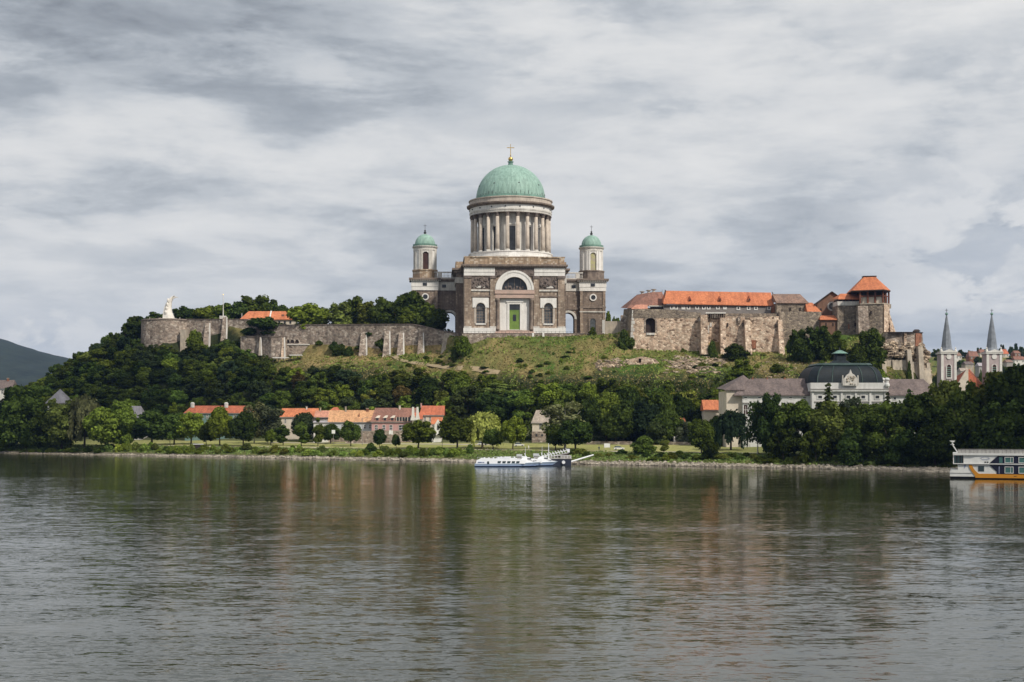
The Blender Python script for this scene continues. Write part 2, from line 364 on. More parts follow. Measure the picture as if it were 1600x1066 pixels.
def tag(o, label=None, cat=None, group=None, kind=None):
    if label: o['label'] = label
    if cat: o['category'] = cat
    if group: o['group'] = group
    if kind: o['kind'] = kind
    return o
def thing(name, label, cat, loc=(0, 0, 0), rz=0, group=None):
    o = bpy.data.objects.new(name, None); COL.objects.link(o); o.location = loc; o.rotation_euler = (0, 0, rz); o.empty_display_size = 2
    return tag(o, label, cat, group)
def arch(cx, hw, z0, zs, n=10, rise=None):
    r = hw if rise is None else rise
    return [(cx - hw, z0), (cx + hw, z0)] + [(cx + hw * math.cos(PI * i / n), zs + r * math.sin(PI * i / n)) for i in range(n + 1)]
def rect(x0, x1, z0, z1): return [(x0, z0), (x1, z0), (x1, z1), (x0, z1)]
def circ(cx, cz, r, n=16): return [(cx + r * math.cos(2 * PI * i / n), cz + r * math.sin(2 * PI * i / n)) for i in range(n)]
def grow(pts, k):
    cx = sum(p[0] for p in pts) / len(pts); cz = sum(p[1] for p in pts) / len(pts)
    w = max(p[0] for p in pts) - min(p[0] for p in pts); h = max(p[1] for p in pts) - min(p[1] for p in pts)
    return [(cx + (x - cx) * (1 + 2 * k / w), cz + (z - cz) * (1 + 2 * k / h)) for x, z in pts]
def window(parent, pts, y, pane='window_dark', frame='pale_stone', fw=.25, bars=(0, 0), name='window', proud=.15, barmat=None):
    """an opening's pane, set back at depth y, with its frame and glazing bars as sub-parts"""
    w = MB().plate(pts, [], y, y + .08).build(name, pane, parent)
    if frame: MB().plate(grow(pts, fw), [pts], y - proud, y + .06).build('frame', frame, w)
    x0, x1 = min(p[0] for p in pts), max(p[0] for p in pts); z0, z1 = min(p[1] for p in pts), max(p[1] for p in pts)
    if bars[0] or bars[1]:
        b = MB(); t = .07 * max(1, (x1 - x0) / 2.5)
        for i in range(bars[0]): x = x0 + (x1 - x0) * (i + 1) / (bars[0] + 1); b.box(x - t, x + t, y - .1, y - .02, z0, z1 - .15 * (z1 - z0))
        for i in range(bars[1]): z = z0 + (z1 - z0) * (i + 1) / (bars[1] + 1); b.box(x0, x1, y - .09, y - .01, z - t, z + t)
        b.build('glazing_bars', barmat or frame or 'pale_stone', w)
    return w
class Fr:
    """a plane facing the river at distance Z: turns photograph columns/rows into metres from a local origin"""
    def __init__(s, u0, Z, H): s.Z = Z; s.X0 = (u0 - 800) * Z / F; s.H = H; s.loc = (s.X0, Z, H); s.k = Z / F
    def x(s, u, dy=0): return (u - 800) * (s.Z + dy) / F - s.X0
    def z(s, v, dy=0): return CH + (V0 - v) * (s.Z + dy) / F - s.H
    def pts(s, uv): return [(s.x(u), s.z(v)) for u, v in uv]
# ------------------------------------------------------------------ ground, river, hills
def shore(u): return 519.0 / (1 + .62 * (u - 800) / F)
def hv(v, Z): return CH + (V0 - v) * Z / F
# hillside profiles: photograph column -> distances and rows where the slope breaks
# (foot of hill), (lower wood), (grass), (foot of walls), (plateau edge), (plateau back)
KN = [(-500, (100, 7), (115, 9), (130, 10), (150, 11), (160, 11), (300, 8)),
      (-60,  (100, 7), (115, 9), (130, 11), (150, 12), (160, 12), (300, 8)),
      (20,   (100, 7), (115, 12), (130, 17), (150, 21), (165, 20), (300, 8)),
      (60,   (100, 7), (115, 14), (135, 23), (155, 31), (175, 30), (320, 8)),
      (150,  (100, 7), (118, 20), (138, 36), (164, 50), (185, 52), (330, 10)),
      (185,  (100, 7), (118, 21), (138, 38), (166, 53), (186, 58), (330, 10)),
      (212,  (100, 7), (118, 21), (138, 39), (170, 55), (183, 66), (330, 12)),
      (256,  (100, 7), (118, 21), (140, 39), (166, 53), (180, 68), (330, 12)),
      (300,  (100, 7), (118, 21), (140, 39), (183.5, 54), (188, 69), (330, 12)),
      (350,  (100, 7), (118, 21), (140, 39), (184, 53), (190, 68), (330, 12)),
      (380,  (100, 7), (118, 21), (140, 38), (175, 50), (187, 65), (330, 12)),
      (440,  (100, 7), (118, 20), (138, 36), (176, 49), (188, 64), (330, 12)),
      (455,  (100, 7), (118, 20), (138, 36), (182, 50), (187, 64), (330, 12)),
      (600,  (100, 7), (118, 20), (138, 35), (184, 49.3), (187.5, 62.5), (330, 12)),
      (690,  (100, 7), (118, 20), (138, 35), (183, 50.5), (188, 57.5), (330, 12)),
      (725,  (100, 7), (118, 20), (140, 36), (167, 54.8), (172, 57.0), (360, 12)),
      (765,  (100, 7), (118, 20), (142, 36), (168, 55.4), (173, 57.3), (360, 12)),
      (880,  (100, 7), (118, 20), (146, 35.5), (183, 55.3), (188, 57.3), (380, 12)),
      (960,  (100, 7), (122, 20), (152, 36), (186, 54.5), (194, 57), (380, 12)),
      (985,  (105, 7), (126, 20), (154, 35), (184, 50), (190, 59), (380, 12)),
      (1090, (105, 7), (130, 20), (158, 35), (195, 47.3), (204, 60), (380, 12)),
      (1165, (108, 7), (132, 20), (162, 34), (202, 47.3), (212, 59), (380, 12)),
      (1240, (110, 7), (134, 20), (164, 33), (213, 48.5), (221, 57), (380, 12)),
      (1290, (112, 7), (137, 19), (168, 33), (209, 50), (218, 56), (380, 12)),
      (1345, (115, 7), (140, 18), (172, 33), (203, 49), (213, 55.5), (360, 12)),
      (1372, (115, 7), (140, 18), (172, 29), (197, 39), (209, 55), (360, 12)),
      (1428, (120, 7), (150, 13), (175, 21), (197, 31), (213, 52), (330, 12)),
      (1446, (120, 7), (150, 9), (175, 14), (195, 22), (212, 38), (310, 12)),
      (1466, (120, 7), (150, 8), (170, 9), (190, 10), (210, 11), (300, 12)),
      (1700, (120, 7), (150, 8), (170, 9), (190, 10), (210, 11), (300, 12)),
      (2200, (120, 7), (150, 8), (170, 9), (190, 10), (210, 11), (300, 12))]
BANK = [(-400, -6), (-40, -4), (-6, -.6), (0, .05), (4, .5), (9, 1.5), (20, 3.4), (28, 4.0), (85, 5.6)]
KU = np.array([k[0] for k in KN], float)
def smooth_u(u): return u
def profile(u):
    z0 = shore(u); L = [(z0 + d, h) for d, h in BANK]
    i = int(np.clip(np.searchsorted(KU, u) - 1, 0, len(KN) - 2)); t = min(1, max(0, (u - KU[i]) / (KU[i + 1] - KU[i])))
    for a, b in zip(KN[i][1:], KN[i + 1][1:]): L.append((z0 + a[0] + (b[0] - a[0]) * t, a[1] + (b[1] - a[1]) * t))
    rise = min(1, max(0, (u - 1150) / 250))       # the land climbs again behind the town, far to the right
    L.insert(len(L) - 1, (L[-2][0] + 70, L[-2][1] + .6))      # the flat top of the hill
    L += [(1080, 12), (1250, 12 + 42 * rise), (1420, 12 + 66 * rise), (1750, 12 + 74 * rise), (2600, 12 + 40 * rise), (6000, 12)]
    return L
def nz(x, y, s): return mnoise.noise(Vector((x * s, y * s, 3.7)))
def rough_at(X, Y, d):
    if d < -2: return 0
    if d < 30: return .28 * nz(X, Y, .22) + .18 * nz(X, Y, .7)
    if d < 100: return .12 * nz(X, Y, .08)
    k = min(1, (d - 100) / 20)
    if d > 168: k *= max(.2, 1 - (d - 168) / 14)
    return k * (1.5 * nz(X, Y, .045) + .7 * nz(X, Y, .15) + .3 * nz(X, Y, .5))
def ground(X, Y):
    u = 800 + X / Y * F; L = profile(u); d = Y - shore(u)
    h = float(np.interp(Y, [p[0] for p in L], [p[1] for p in L]))
    return h + rough_at(X, Y, d)
def gcol(u, d, X, Y, h):
    n = nz(X, Y, .05) * .5 + nz(X, Y, .17) * .35 + nz(X, Y, .6) * .3
    lerp = lambda a, b, t: tuple(p + (q - p) * min(1, max(0, t)) for p, q in zip(a, b))
    if d < 6: return lerp((.20, .175, .14), (.13, .12, .085), d / 6 + n)
    if d < 28: return lerp((.085, .105, .032), (.17, .16, .07), .35 + n)
    if d < 86:
        c = lerp((.36, .34, .14), (.26, .28, .09), .4 + n)
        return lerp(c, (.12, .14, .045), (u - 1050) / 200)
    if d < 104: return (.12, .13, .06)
    grassy = lerp((.125, .135, .042), (.31, .225, .105), .48 + n * 1.5)
    grassy = lerp(grassy, (.065, .115, .022), nz(X + 300, Y, .035) * 2.6 - .30 + nz(X, Y, .3) * .8)
    grassy = lerp(grassy, (.27, .21, .12), nz(X - 80, Y + 40, .12) * 3 - 1.45)
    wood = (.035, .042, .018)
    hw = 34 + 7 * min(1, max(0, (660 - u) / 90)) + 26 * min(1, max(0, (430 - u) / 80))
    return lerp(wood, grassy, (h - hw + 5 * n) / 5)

def build_ground():
    us = np.concatenate([np.arange(-500, -40, 30), np.arange(-40, 1660, 5), np.arange(1660, 2220, 40)])
    nseg = [2, 4, 4, 4, 3, 3, 5, 3, 9, 5, 8, 9, 9, 5, 4, 4, 3, 4, 4, 4, 3, 3]
    vs = []; cs = []; nr = None
    for u in us:
        L = profile(u); Ys = []
        for (a, b), k in zip(zip(L, L[1:]), nseg):
            for j in range(k): t = j / k; Ys.append((a[0] + (b[0] - a[0]) * t, a[1] + (b[1] - a[1]) * t))
        Ys.append(L[-1]); nr = len(Ys); z0 = shore(u)
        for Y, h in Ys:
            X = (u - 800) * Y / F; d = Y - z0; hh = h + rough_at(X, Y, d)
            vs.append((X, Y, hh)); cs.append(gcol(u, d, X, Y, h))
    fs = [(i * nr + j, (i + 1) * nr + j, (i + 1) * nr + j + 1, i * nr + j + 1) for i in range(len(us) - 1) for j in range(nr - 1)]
    m, t, b = new_mat('soil_and_grass')
    at = t('ShaderNodeVertexColor', layer_name='Col').outputs[0]
    co = t('ShaderNodeTexCoord').outputs['Object']
    c = t.mix(1.0, at, t.ramp(t.noise(co, .45, 6, .7).outputs[0], [(.28, .55), (.72, 1.4)]), 'MULTIPLY')
    c = t.mix(1.0, c, t.ramp(t.noise(co, 2.2, 4, .7).outputs[0], [(.25, .7), (.75, 1.25)]), 'MULTIPLY')
    t.l.new(c, b.inputs['Base Color']); b.inputs['Roughness'].default_value = .95; b.inputs['Specular IOR Level'].default_value = .05
    bn = t('ShaderNodeBump', {'Strength': .8, 'Distance': .6, 'Height': t.noise(co, .8, 6, .7).outputs[0]}); t.l.new(bn.outputs[0], b.inputs['Normal'])
    mb = MB(); mb.v = vs; mb.f = fs
    o = mb.build('ground', 'soil_and_grass', smooth=True)
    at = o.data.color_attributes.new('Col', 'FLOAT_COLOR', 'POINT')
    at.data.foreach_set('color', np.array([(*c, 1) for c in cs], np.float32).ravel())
    tag(o, kind='structure')
build_ground()

def build_river():
    m = bpy.data.materials.new('river_water'); m.use_nodes = True; t = NT(m.node_tree); t.n.clear(); MAT['river_water'] = m
    co = t('ShaderNodeTexCoord').outputs['Object']
    def slope(sx, sy, rot, det, amp_x, amp_y, dist=0.0):
        mp = t('ShaderNodeMapping', {'Vector': co, 'Rotation': (0, 0, rot), 'Scale': (sx, sy, 1)}).outputs[0]
        c = t.vmath('SUBTRACT', t.noise(mp, 1.0, det, .55, dist).outputs['Color'], (.5, .5, .5))
        return t.vmath('MULTIPLY', c, (amp_x, amp_y, 0))
    # wind patches: smoother and rougher water
    pm = t('ShaderNodeMapping', {'Vector': co, 'Rotation': (0, 0, -.15), 'Scale': (.006, .022, 1)}).outputs[0]
    patch = t.rng(t.noise(pm, 1.0, 5, .6, .6).outputs[0], .33, .68, .45, 1.35)
    pm2 = t('ShaderNodeMapping', {'Vector': co, 'Rotation': (0, 0, .1), 'Scale': (.03, .12, 1)}).outputs[0]
    patch2 = t.rng(t.noise(pm2, 1.0, 4, .6, .8).outputs[0], .35, .65, .6, 1.3)
    s = t.vmath('ADD', slope(.30, 1.15, .06, 3, .08, .25, .3), slope(.075, .22, -.12, 3, .03, .07, .2))
    s = t.vmath('ADD', s, slope(1.0, 3.4, .02, 3, .12, .30, .2))
    s = t.vmath('ADD', s, slope(2.6, 7.0, -.05, 2, .09, .17))
    s = t.vmath('SCALE', s, sc=t.math('MULTIPLY', t.math('MULTIPLY', patch, patch2), t.rng(t('ShaderNodeSeparateXYZ', {0: co}).outputs[1], 40, 380, 1.1, .48)))
    nrm = t.vmath('NORMALIZE', t.vmath('ADD', s, (0, 0, 1)))
    mud = t.mix(t.noise(pm, 2.0, 4).outputs[0], (.020, .023, .009), (.032, .034, .015))
    b = t('ShaderNodeBsdfPrincipled', {'Base Color': mud, 'Roughness': .08, 'IOR': 1.30, 'Normal': nrm})
    t('ShaderNodeOutputMaterial', {0: b.outputs[0]})
    o = MB().add([(-4000, -300, 0), (4000, -300, 0), (4000, 1400, 0), (-4000, 1400, 0)], [(0, 1, 2, 3)]).build('river', 'river_water')
    tag(o, kind='structure')
WAVE = .95
build_river()

def build_hills():
    pts = [(-1500, 590), (-900, 505), (-400, 503), (-150, 507), (-60, 517), (0, 529), (60, 549), (110, 561), (200, 580), (330, 612), (500, 640), (700, 652)]
    Z = 4200; vs = []; n = 0
    us = np.arange(-1500, 701, 8); rows = 10
    for u in us:
        v = np.interp(u, [p[0] for p in pts], [p[1] for p in pts]) + 1.3 * nz(u, 0, .05) + .8 * nz(u, 0, .21)
        top = max(14, hv(v, Z))
        for j in range(rows):
            f = j / (rows - 1); Y = Z - 1500 * (1 - f) ** 1.0; h = 8 + (top - 8) * (math.sin(f * PI / 2) ** 1.3)
            X = (u - 800) * Z / F; h += 16 * nz(X, Y, .004) * math.sin(f * PI) + 3.5 * nz(X, Y, .03) * math.sin(f * PI)
            vs.append((X, Y, h))
        vs.append(((u - 800) * Z / F, Z + 900, 0))
    r = rows + 1
    fs = [(i * r + j, (i + 1) * r + j, (i + 1) * r + j + 1, i * r + j + 1) for i in range(len(us) - 1) for j in range(r - 1)]
    mb = MB(); mb.v = vs; mb.f = fs
    pmat('far_forest', (.022, .032, .022), (.013, .020, .014), .012, .5, bump=.0, fscale=.05)  # darkened colour stands in for a cloud shadow over the hill
    tag(mb.build('hills', 'far_forest', smooth=True), kind='structure')
build_hills()

def strip(name, pts, w, mat, lift=.06):
    """a path laid over the ground along world points"""
    vs = []; fs = []
    for i, (X, Y) in enumerate(pts):
        a = Vector(pts[max(0, i - 1)]); b = Vector(pts[min(len(pts) - 1, i + 1)]); d = (b - a).normalized(); q = Vector((-d.y, d.x)) * w / 2
        for k in (-1, -.33, .33, 1):
            x, y = X + q.x * k, Y + q.y * k; vs.append((x, y, ground(x, y) + lift))
    for i in range(len(pts) - 1):
        for k in range(3): fs.append((4 * i + k, 4 * i + k + 1, 4 * i + 5 + k, 4 * i + 4 + k))
    mb = MB(); mb.v = vs; mb.f = fs
    return tag(mb.build(name, mat, smooth=True), kind='structure')
def along(u0, u1, d, step=5): return [((u - 800) * (shore(u) + d) / F, shore(u) + d) for u in np.arange(u0, u1, step)]
strip('riverside_path', along(230, 1190, 30.5), 2.4, 'gravel_path')
strip('promenade', along(420, 790, 72), 5.0, 'gravel_path')
def uvZ(u, v, lo, hi):
    """distance at which the ground under column u shows at row v"""
    for Y in np.arange(shore(u) + lo, shore(u) + hi, .5):
        X = (u - 800) * Y / F
        if V0 - (ground(X, Y) - CH) * F / Y <= v: return X, Y
    return X, Y
strip('hillside_path', [uvZ(u, v, 100, 190) for u, v in [(615, 557), (622, 562), (632, 566), (650, 569), (670, 572), (695, 575), (720, 577), (745, 579), (765, 582), (780, 584)]], 2.6, 'dirt_path', .42)

def haze():
    m = bpy.data.materials.new('air'); m.use_nodes = True; t = NT(m.node_tree); t.n.clear(); MAT['air'] = m
    v = t('ShaderNodeVolumePrincipled', {'Color': (.30, .52, 1.0, 1), 'Density': 3.6e-5, 'Anisotropy': .25}); o = t('ShaderNodeOutputMaterial', {'Volume': v.outputs[0]})
    tag(MB().box(-6500, 6500, -600, 6600, -9, 335).build('haze', 'air'), kind='stuff')
haze()

def shade_clouds():
    """two unseen cumulus meshes, added sunward to shade the right bank and left wood"""
    m, t, b = new_mat('shade_cloud_white'); b.inputs['Base Color'].default_value = (.85, .86, .88, 1); b.inputs['Roughness'].default_value = 1; b.inputs['Specular IOR Level'].default_value = 0
    r = random.Random(3); hgt = 820
    for (X, Y, rx, ry) in ((255, 462, 165, 78), (-320, 722, 170, 66)):
        c = Vector((X, Y, 0)) + SUN * (hgt / SUN.z); mb = MB()
        for i in range(34):
            a = r.uniform(0, 2 * PI); q = math.sqrt(r.uniform(0, 1)); s = r.uniform(20, 42) * (1.15 - .5 * q)
            mb.ball((c.x + rx * q * math.cos(a) * .9, c.y + ry * q * math.sin(a) * .85, c.z + r.uniform(0, 26) * (1 - q) + s * .25), s, 10, .62)
        tag(mb.build('cloud', 'shade_cloud_white', smooth=True), kind='stuff')  # out of view; added for the shadow it casts
shade_clouds()

# ------------------------------------------------------------------ the domed basilica
def basilica():
    f = Fr(804, 700, 58.5)
    T = thing('basilica', 'huge domed basilica with green copper dome and two bell towers on the hilltop', 'basilica', f.loc, math.radians(3.0))
    k = .315; x = lambda u: (u - 804) * k; z = lambda v: (520 - v) * k
    W = 24.6
    # front block: wall with real openings
    niche = arch(0, 6.25, 20.9, 21.1, 16); portal = rect(-7.3, 7.3, 1.2, 16.9)
    wins = [arch(s * 16.7, 2.05, 4.6, 12.4, 10) for s in (-1, 1)]
    MB().plate(rect(-W, W, -3, 32), [niche, portal] + wins, 0, 2.2).build('front_wall', 'brown_ashlar', T)
    MB().box(-W, W, 2.2, 34, -3, 32).build('front_block', 'brown_ashlar', T)
    for s in (-1, 1):
        window(T, arch(s * 16.7, 2.04, 4.61, 12.39, 10), 1.0, 'window_grey', None, bars=(2, 6), barmat='cornice_stone')
        MB().box(s * 16.7 - 2.5, s * 16.7 + 2.5, -.5, .3, 3.9, 4.55).build('sill', 'white_stone', T)
        MB().plate(rect(s * 16.7 - 4, s * 16.7 + 4, 12.3, 17.1), [arch(s * 16.7, 2.3, 12.31, 12.4, 10)], -.35, -.005).build('window_surround', 'white_stone', T)
        MB().plate(arch(s * 16.7, 2.9, 12.32, 12.42, 12), [arch(s * 16.7, 2.31, 12.33, 12.43, 12)], -.55, -.35).build('arch_moulding', 'white_stone', T)
        for q in (-1, 1): MB().box(s * 16.7 + q * 2.7 - .5, s * 16.7 + q * 2.7 + .5, -.2, -.004, 4.6, 12.3).build('jamb', 'column_stone', T)
        # carved relief panel above each window
        r = MB(); px = s * 16.9; random.seed(3 + s)
        r.box(px - 4.7, px + 4.7, -.18, -.003, 21.6, 27.3)
        for i in range(26):
            a, c = random.uniform(-4, 4), random.uniform(22.2, 26.7); q = random.uniform(.25, .7)
            r.ball((px + a, -.25, c), q, 7, random.uniform(.6, 1.6))
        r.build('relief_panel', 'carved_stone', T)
        MB().box(px - 2.2, px + 2.2, -.3, -.19, 22.0, 23.0).build('tablet', 'pale_stone', T)
        # white frieze, in two bands
        xa, xb = sorted((s * 9.7, s * (W + .35)))
        MB().box(xa, xb, -.55, -.002, 28.0, 29.7).box(xa, xb, -.75, -.002, 29.72, 31.9).build('frieze', 'white_stone', T)
        # pilasters with bases and capitals
        for a, b in ((9.4, 12.0), (21.4, 24.65)):
            xa, xb = sorted((s * a, s * b))
            p = MB().box(xa, xb, -.75, -.001, 2.3, 26.6).build('pilaster', 'brown_ashlar', T)
            MB().box(xa - .25, xb + .25, -1.05, 0, 2.2, 3.1).build('base', 'pale_stone', p)
            MB().box(xa - .3, xb + .3, -1.1, -.01, 26.6, 27.95).build('capital', 'carved_stone', p)
        MB().box(*sorted((s * 12.05, s * 21.35)), -.45, -.001, 17.5, 18.3).build('string_course', 'cornice_stone', T)
        MB().box(*sorted((s * 12.05, s * 21.35)), -.5, -.001, 20.4, 21.2).build('string_course', 'pale_stone', T)
        MB().box(*sorted((s * 9.2, s * 25.2)), -1.1, .2, -1.5, 2.3).build('plinth', 'white_stone', T)
        # carved spandrel beside the arch
        r = MB(); random.seed(11 + s)
        for i in range(16):
            t = random.uniform(0, 1); r.ball((s * (7.0 + 2.2 * t), -.3, 27.7 + random.uniform(-.2, 1) * 3.2 * t + .6), random.uniform(.3, .65), 7)
        r.build('spandrel_carving', 'carved_stone', T)
        # columns carrying the inner entablature
        MB().lathe([(1.0, 1.2), (1.0, 2.0), (.8, 2.3), (.7, 15.4), (1.0, 16.0), (1.05, 16.8)], 12, s * 8.35, -.75).build('portal_column', 'cornice_stone', T, True)
    MB().box(-9.6, 9.6, -.4, -.004, 28.0, 31.9).build('frieze_centre', 'carved_stone', T)
    # big arch
    MB().plate(arch(0, 9.1, 21.1, 21.12, 28), [arch(0, 6.3, 21.12, 21.14, 24)], -.9, -.003).build('archivolt', 'white_stone', T)
    MB().plate(arch(0, 9.5, 21.05, 21.1, 28), [arch(0, 8.5, 21.06, 21.11, 24)], -1.15, -.9).build('arch_moulding', 'white_stone', T)
    lw = window(T, arch(0, 6.24, 20.92, 21.1, 20), 1.4, 'window_dark', None, name='lunette')
    b = MB()
    for a in (-3.1, 0, 3.1): b.box(a - .1, a + .1, 1.25, 1.38, 21, 21 + math.sqrt(6.1 ** 2 - a * a))
    b.lathe([(3.4, 0), (3.55, 0)], 4); b.v = b.v[:-8]; b.f = [q for q in b.f if max(q) < len(b.v)]
    b.build('glazing_bars', 'cornice_stone', lw)
    r = MB(); random.seed(5)
    for i in range(22): r.ball((random.uniform(-4.6, 4.6), 1.25, random.uniform(21.4, 22.8)), random.uniform(.25, .5), 6, 1.6)
    tag(r.build('statues', 'carved_stone', lw), kind='stuff')
    MB().box(-9.5, 9.5, -.9, -.006, 17.0, 19.1).box(-9.8, 9.8, -1.3, -.006, 19.1, 20.9).build('inner_entablature', 'pink_stone', T)
    # portal
    MB().plate(rect(-7.29, 7.29, 1.21, 16.89), [rect(-2.5, 2.7, 1.6, 14.1)], .9, 1.3).build('portal_wall', 'white_stone', T)
    MB().plate(rect(-3.6, 3.8, 1.4, 15.0), [rect(-2.5, 2.7, 1.41, 14.1)], .55, .9).box(-4.1, 4.3, .3, .95, 15.0, 15.7).build('door_frame', 'white_stone', T)
    d = MB().plate(rect(-2.5, 2.7, 1.3, 14.1), [], 1.15, 1.3).build('door', 'green_door', T)
    MB().box(-2.5, 2.7, 1.05, 1.15, 11.2, 14.08).build('transom_window', 'window_dark', d)
    MB().box(-.75, .85, 1.05, 1.15, 5.8, 9.0).build('door_window', 'window_dark', d)
    MB().box(-.03, .1, 1.08, 1.15, 1.6, 5.7).build('door_leaf_edge', 'green_door', d); MB().box(-2.5, 2.7, 1.04, 1.16, 10.9, 11.3).build('door_rail', 'green_door', d)
    for i in range(6): MB().box(-9.2 - .2 * (5 - i), 9.2 + .2 * (5 - i), -3.4 + .45 * i, 1, -1.5 + .001 * i, -1.1 + i * .42).build('step', 'pink_stone', T)
    # cornice with brackets, attic
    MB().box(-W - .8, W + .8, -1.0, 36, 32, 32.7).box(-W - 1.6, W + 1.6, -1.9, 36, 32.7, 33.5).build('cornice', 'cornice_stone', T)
    br = MB()
    for i in range(44): xx = -W - .6 + i * (2 * W + 1.2) / 43; br.box(xx - .22, xx + .22, -1.75, -1.0, 32.1, 32.68)
    tag(br.build('brackets', 'cornice_stone', T), kind='stuff')
    MB().box(-W, W, .1, 33, 33.5, 37.0).box(-W - .35, W + .35, -.3, 33, 37.0, 37.5).build('attic', 'tan_ashlar', T)
    for s in (-1, 1):
        for a in (11.5, 23.3): MB().box(s * a - 1.3, s * a + 1.3, -.25, .09, 33.55, 36.98).build('attic_pier', 'tan_ashlar', T)
    MB().box(-10.2, 10.2, -.2, .09, 33.55, 36.98).build('attic_panel', 'tan_ashlar', T)
    MB().prism([(-3.5, 3), (3.5, 3), (3.5, 9), (-3.5, 9)], [(-1, 4), (1, 4), (1, 8), (-1, 8)], 37.5, 40.4).build('pedestal', 'white_stone', T)
    # body behind, wider
    MB().box(-28.3, 28.3, 33.9, 78, -6, 33).build('nave_block', 'dark_ashlar', T)
    MB().box(-29.4, 29.4, 32.8, 79, 33, 34.2).box(-30.4, 30.4, 31.9, 80, 34.2, 35.2).build('nave_cornice', 'cornice_stone', T)
    MB().box(-28.6, 28.6, 33.7, 77.8, 35.2, 38.6).build('nave_attic', 'tan_ashlar', T)
    MB().box(-28.8, 28.8, 33.5, 77, 27.5, 30.5).build('nave_frieze', 'pale_stone', T)
    # drum
    cy = 38.0; D = dict(cx=-.0, cy=cy)
    def ring(name, prof, mat, n=72): return MB().lathe(prof, n, 0, cy).build(name, mat, T)
    ring('drum_step', [(24, 36.5), (24, 38.6), (23, 38.6), (23, 39.9)], 'pale_stone')
    ring('drum_base', [(22.0, 38.0), (22.0, 39.9), (21.6, 40.1), (21.6, 42.0), (21.9, 42.1), (21.9, 42.6), (21.0, 42.7)], 'white_stone')
    wb, wt = 43.3, 55.6
    for i in range(12):
        a = math.radians(i * 30); hw = 1.62 / 16.8
        MB().arc(15.6, 16.8, a + hw, a + math.radians(30) - hw, 42.6, 62.2, 6, 0, cy).build('drum_wall', 'pale_stone', T)
        MB().arc(15.6, 16.75, a - hw, a + hw, wt, 62.2, 3, 0, cy).build('window_head', 'white_stone', T)
        g = MB().arc(15.9, 16.0, a - hw * 1.03, a + hw * 1.03, 42.7, wt, 3, 0, cy).build('drum_window', 'window_dark' if i % 3 else 'window_grey', T)
        MB().arc(16.8, 17.15, a - hw * 1.5, a - hw, 42.65, 56.2, 2, 0, cy).arc(16.8, 17.15, a + hw, a + hw * 1.5, 42.65, 56.2, 2, 0, cy).arc(16.8, 17.2, a - hw * 1.6, a + hw * 1.6, 56.2, 57.0, 3, 0, cy).build('frame', 'white_stone', g)
        MB().arc(16.0, 16.1, a - hw * .06, a + hw * .06, 42.7, wt, 1, 0, cy).arc(16.0, 16.1, a - hw, a + hw, 49, 49.3, 3, 0, cy).build('glazing_bars', 'dark_metal', g)
    for i in range(24):
        a = math.radians(i * 15 + 7.5); X, Y = 19.9 * math.sin(a), cy - 19.9 * math.cos(a)
        c = MB().lathe([(1.0, 43.5), (1.02, 47), (.86, 60.1)], 14, X, Y).build('column', 'column_stone', T, True)
        MB().lathe([(1.35, 42.6), (1.35, 43.0), (1.2, 43.1), (1.22, 43.35), (1.02, 43.5)], 14, X, Y).build('base', 'pale_stone', c)
        MB().lathe([(.88, 60.1), (1.05, 60.5), (1.0, 60.7), (1.3, 61.7), (1.45, 61.75), (1.45, 62.1)], 12, X, Y).build('capital', 'carved_stone', c)
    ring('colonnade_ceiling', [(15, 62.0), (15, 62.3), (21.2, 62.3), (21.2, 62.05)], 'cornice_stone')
    ring('architrave', [(20.0, 62.1), (21.2, 62.1), (21.2, 63.2), (21.4, 63.25), (21.4, 64.0)], 'pale_stone')
    ring('drum_frieze', [(21.2, 64.0), (21.2, 65.9)], 'white_stone')
    ring('drum_cornice', [(21.3, 65.9), (21.8, 66.1), (21.9, 66.5), (22.7, 66.7), (22.8, 67.4), (21.2, 67.6)], 'cornice_stone')
    ring('drum_attic', [(21.4, 67.5), (21.4, 69.6), (21.8, 69.7), (21.8, 70.2), (18, 70.3)], 'column_stone')
    for i in range(18):
        a = math.radians(i * 20 + 10); MB().ball((21.2 * math.sin(a), cy - 21.2 * math.cos(a), 65.0), .42, 8).build('lion_boss', 'dark_metal', T)
    ring('dome_base', [(18.6, 70.2), (18.6, 71.0), (18.1, 71.2), (18.1, 71.9)], 'copper_dull')
    prof = [(17.75 * math.cos(t), 71.6 + 17.6 * math.sin(t)) for t in [i * PI / 2 / 22 for i in range(22)]] + [(.9, 89.2)]
    dm = MB().lathe(prof, 144, 0, cy, ridge=.09).build('dome', 'copper', T)
    hk = MB(); random.seed(21)
    for i in range(52):
        a = 2 * PI * i / 52; h = random.choice((.5, .7, 1.5)); X, Y = 17.8 * math.sin(a), cy - 17.8 * math.cos(a); hk.tube((X, Y, 71.8), (X, Y, 72.2 + h), .1, .1, 5)
    tag(hk.build('snow_guards', 'dark_metal', dm), kind='stuff')
    for i in range(8):
        a = math.radians(i * 45 + 12); t = math.radians(20); R = 17.7 * math.cos(t)
        MB().ball((R * math.sin(a), cy - R * math.cos(a), 71.6 + 17.6 * math.sin(t)), .4, 8).build('dome_hatch', 'dark_metal', dm)
    ring('dome_lantern', [(1.7, 88.7), (1.7, 89.3), (1.25, 89.4), (1.15, 90.6), (1.6, 90.8), (1.6, 91.1), (.5, 91.3)], 'copper_dull', 16)
    MB().ball((0, cy, 92.4), 1.25, 16).build('gold_ball', 'gold', T, True)
    MB().tube((0, cy, 93.5), (0, cy, 100.2), .22, .16, 6).beam((-1.95, cy, 98.3), (1.95, cy, 98.3), .3, .34).ball((0, cy, 94.4), .4, 6).build('cross', 'gold', T)
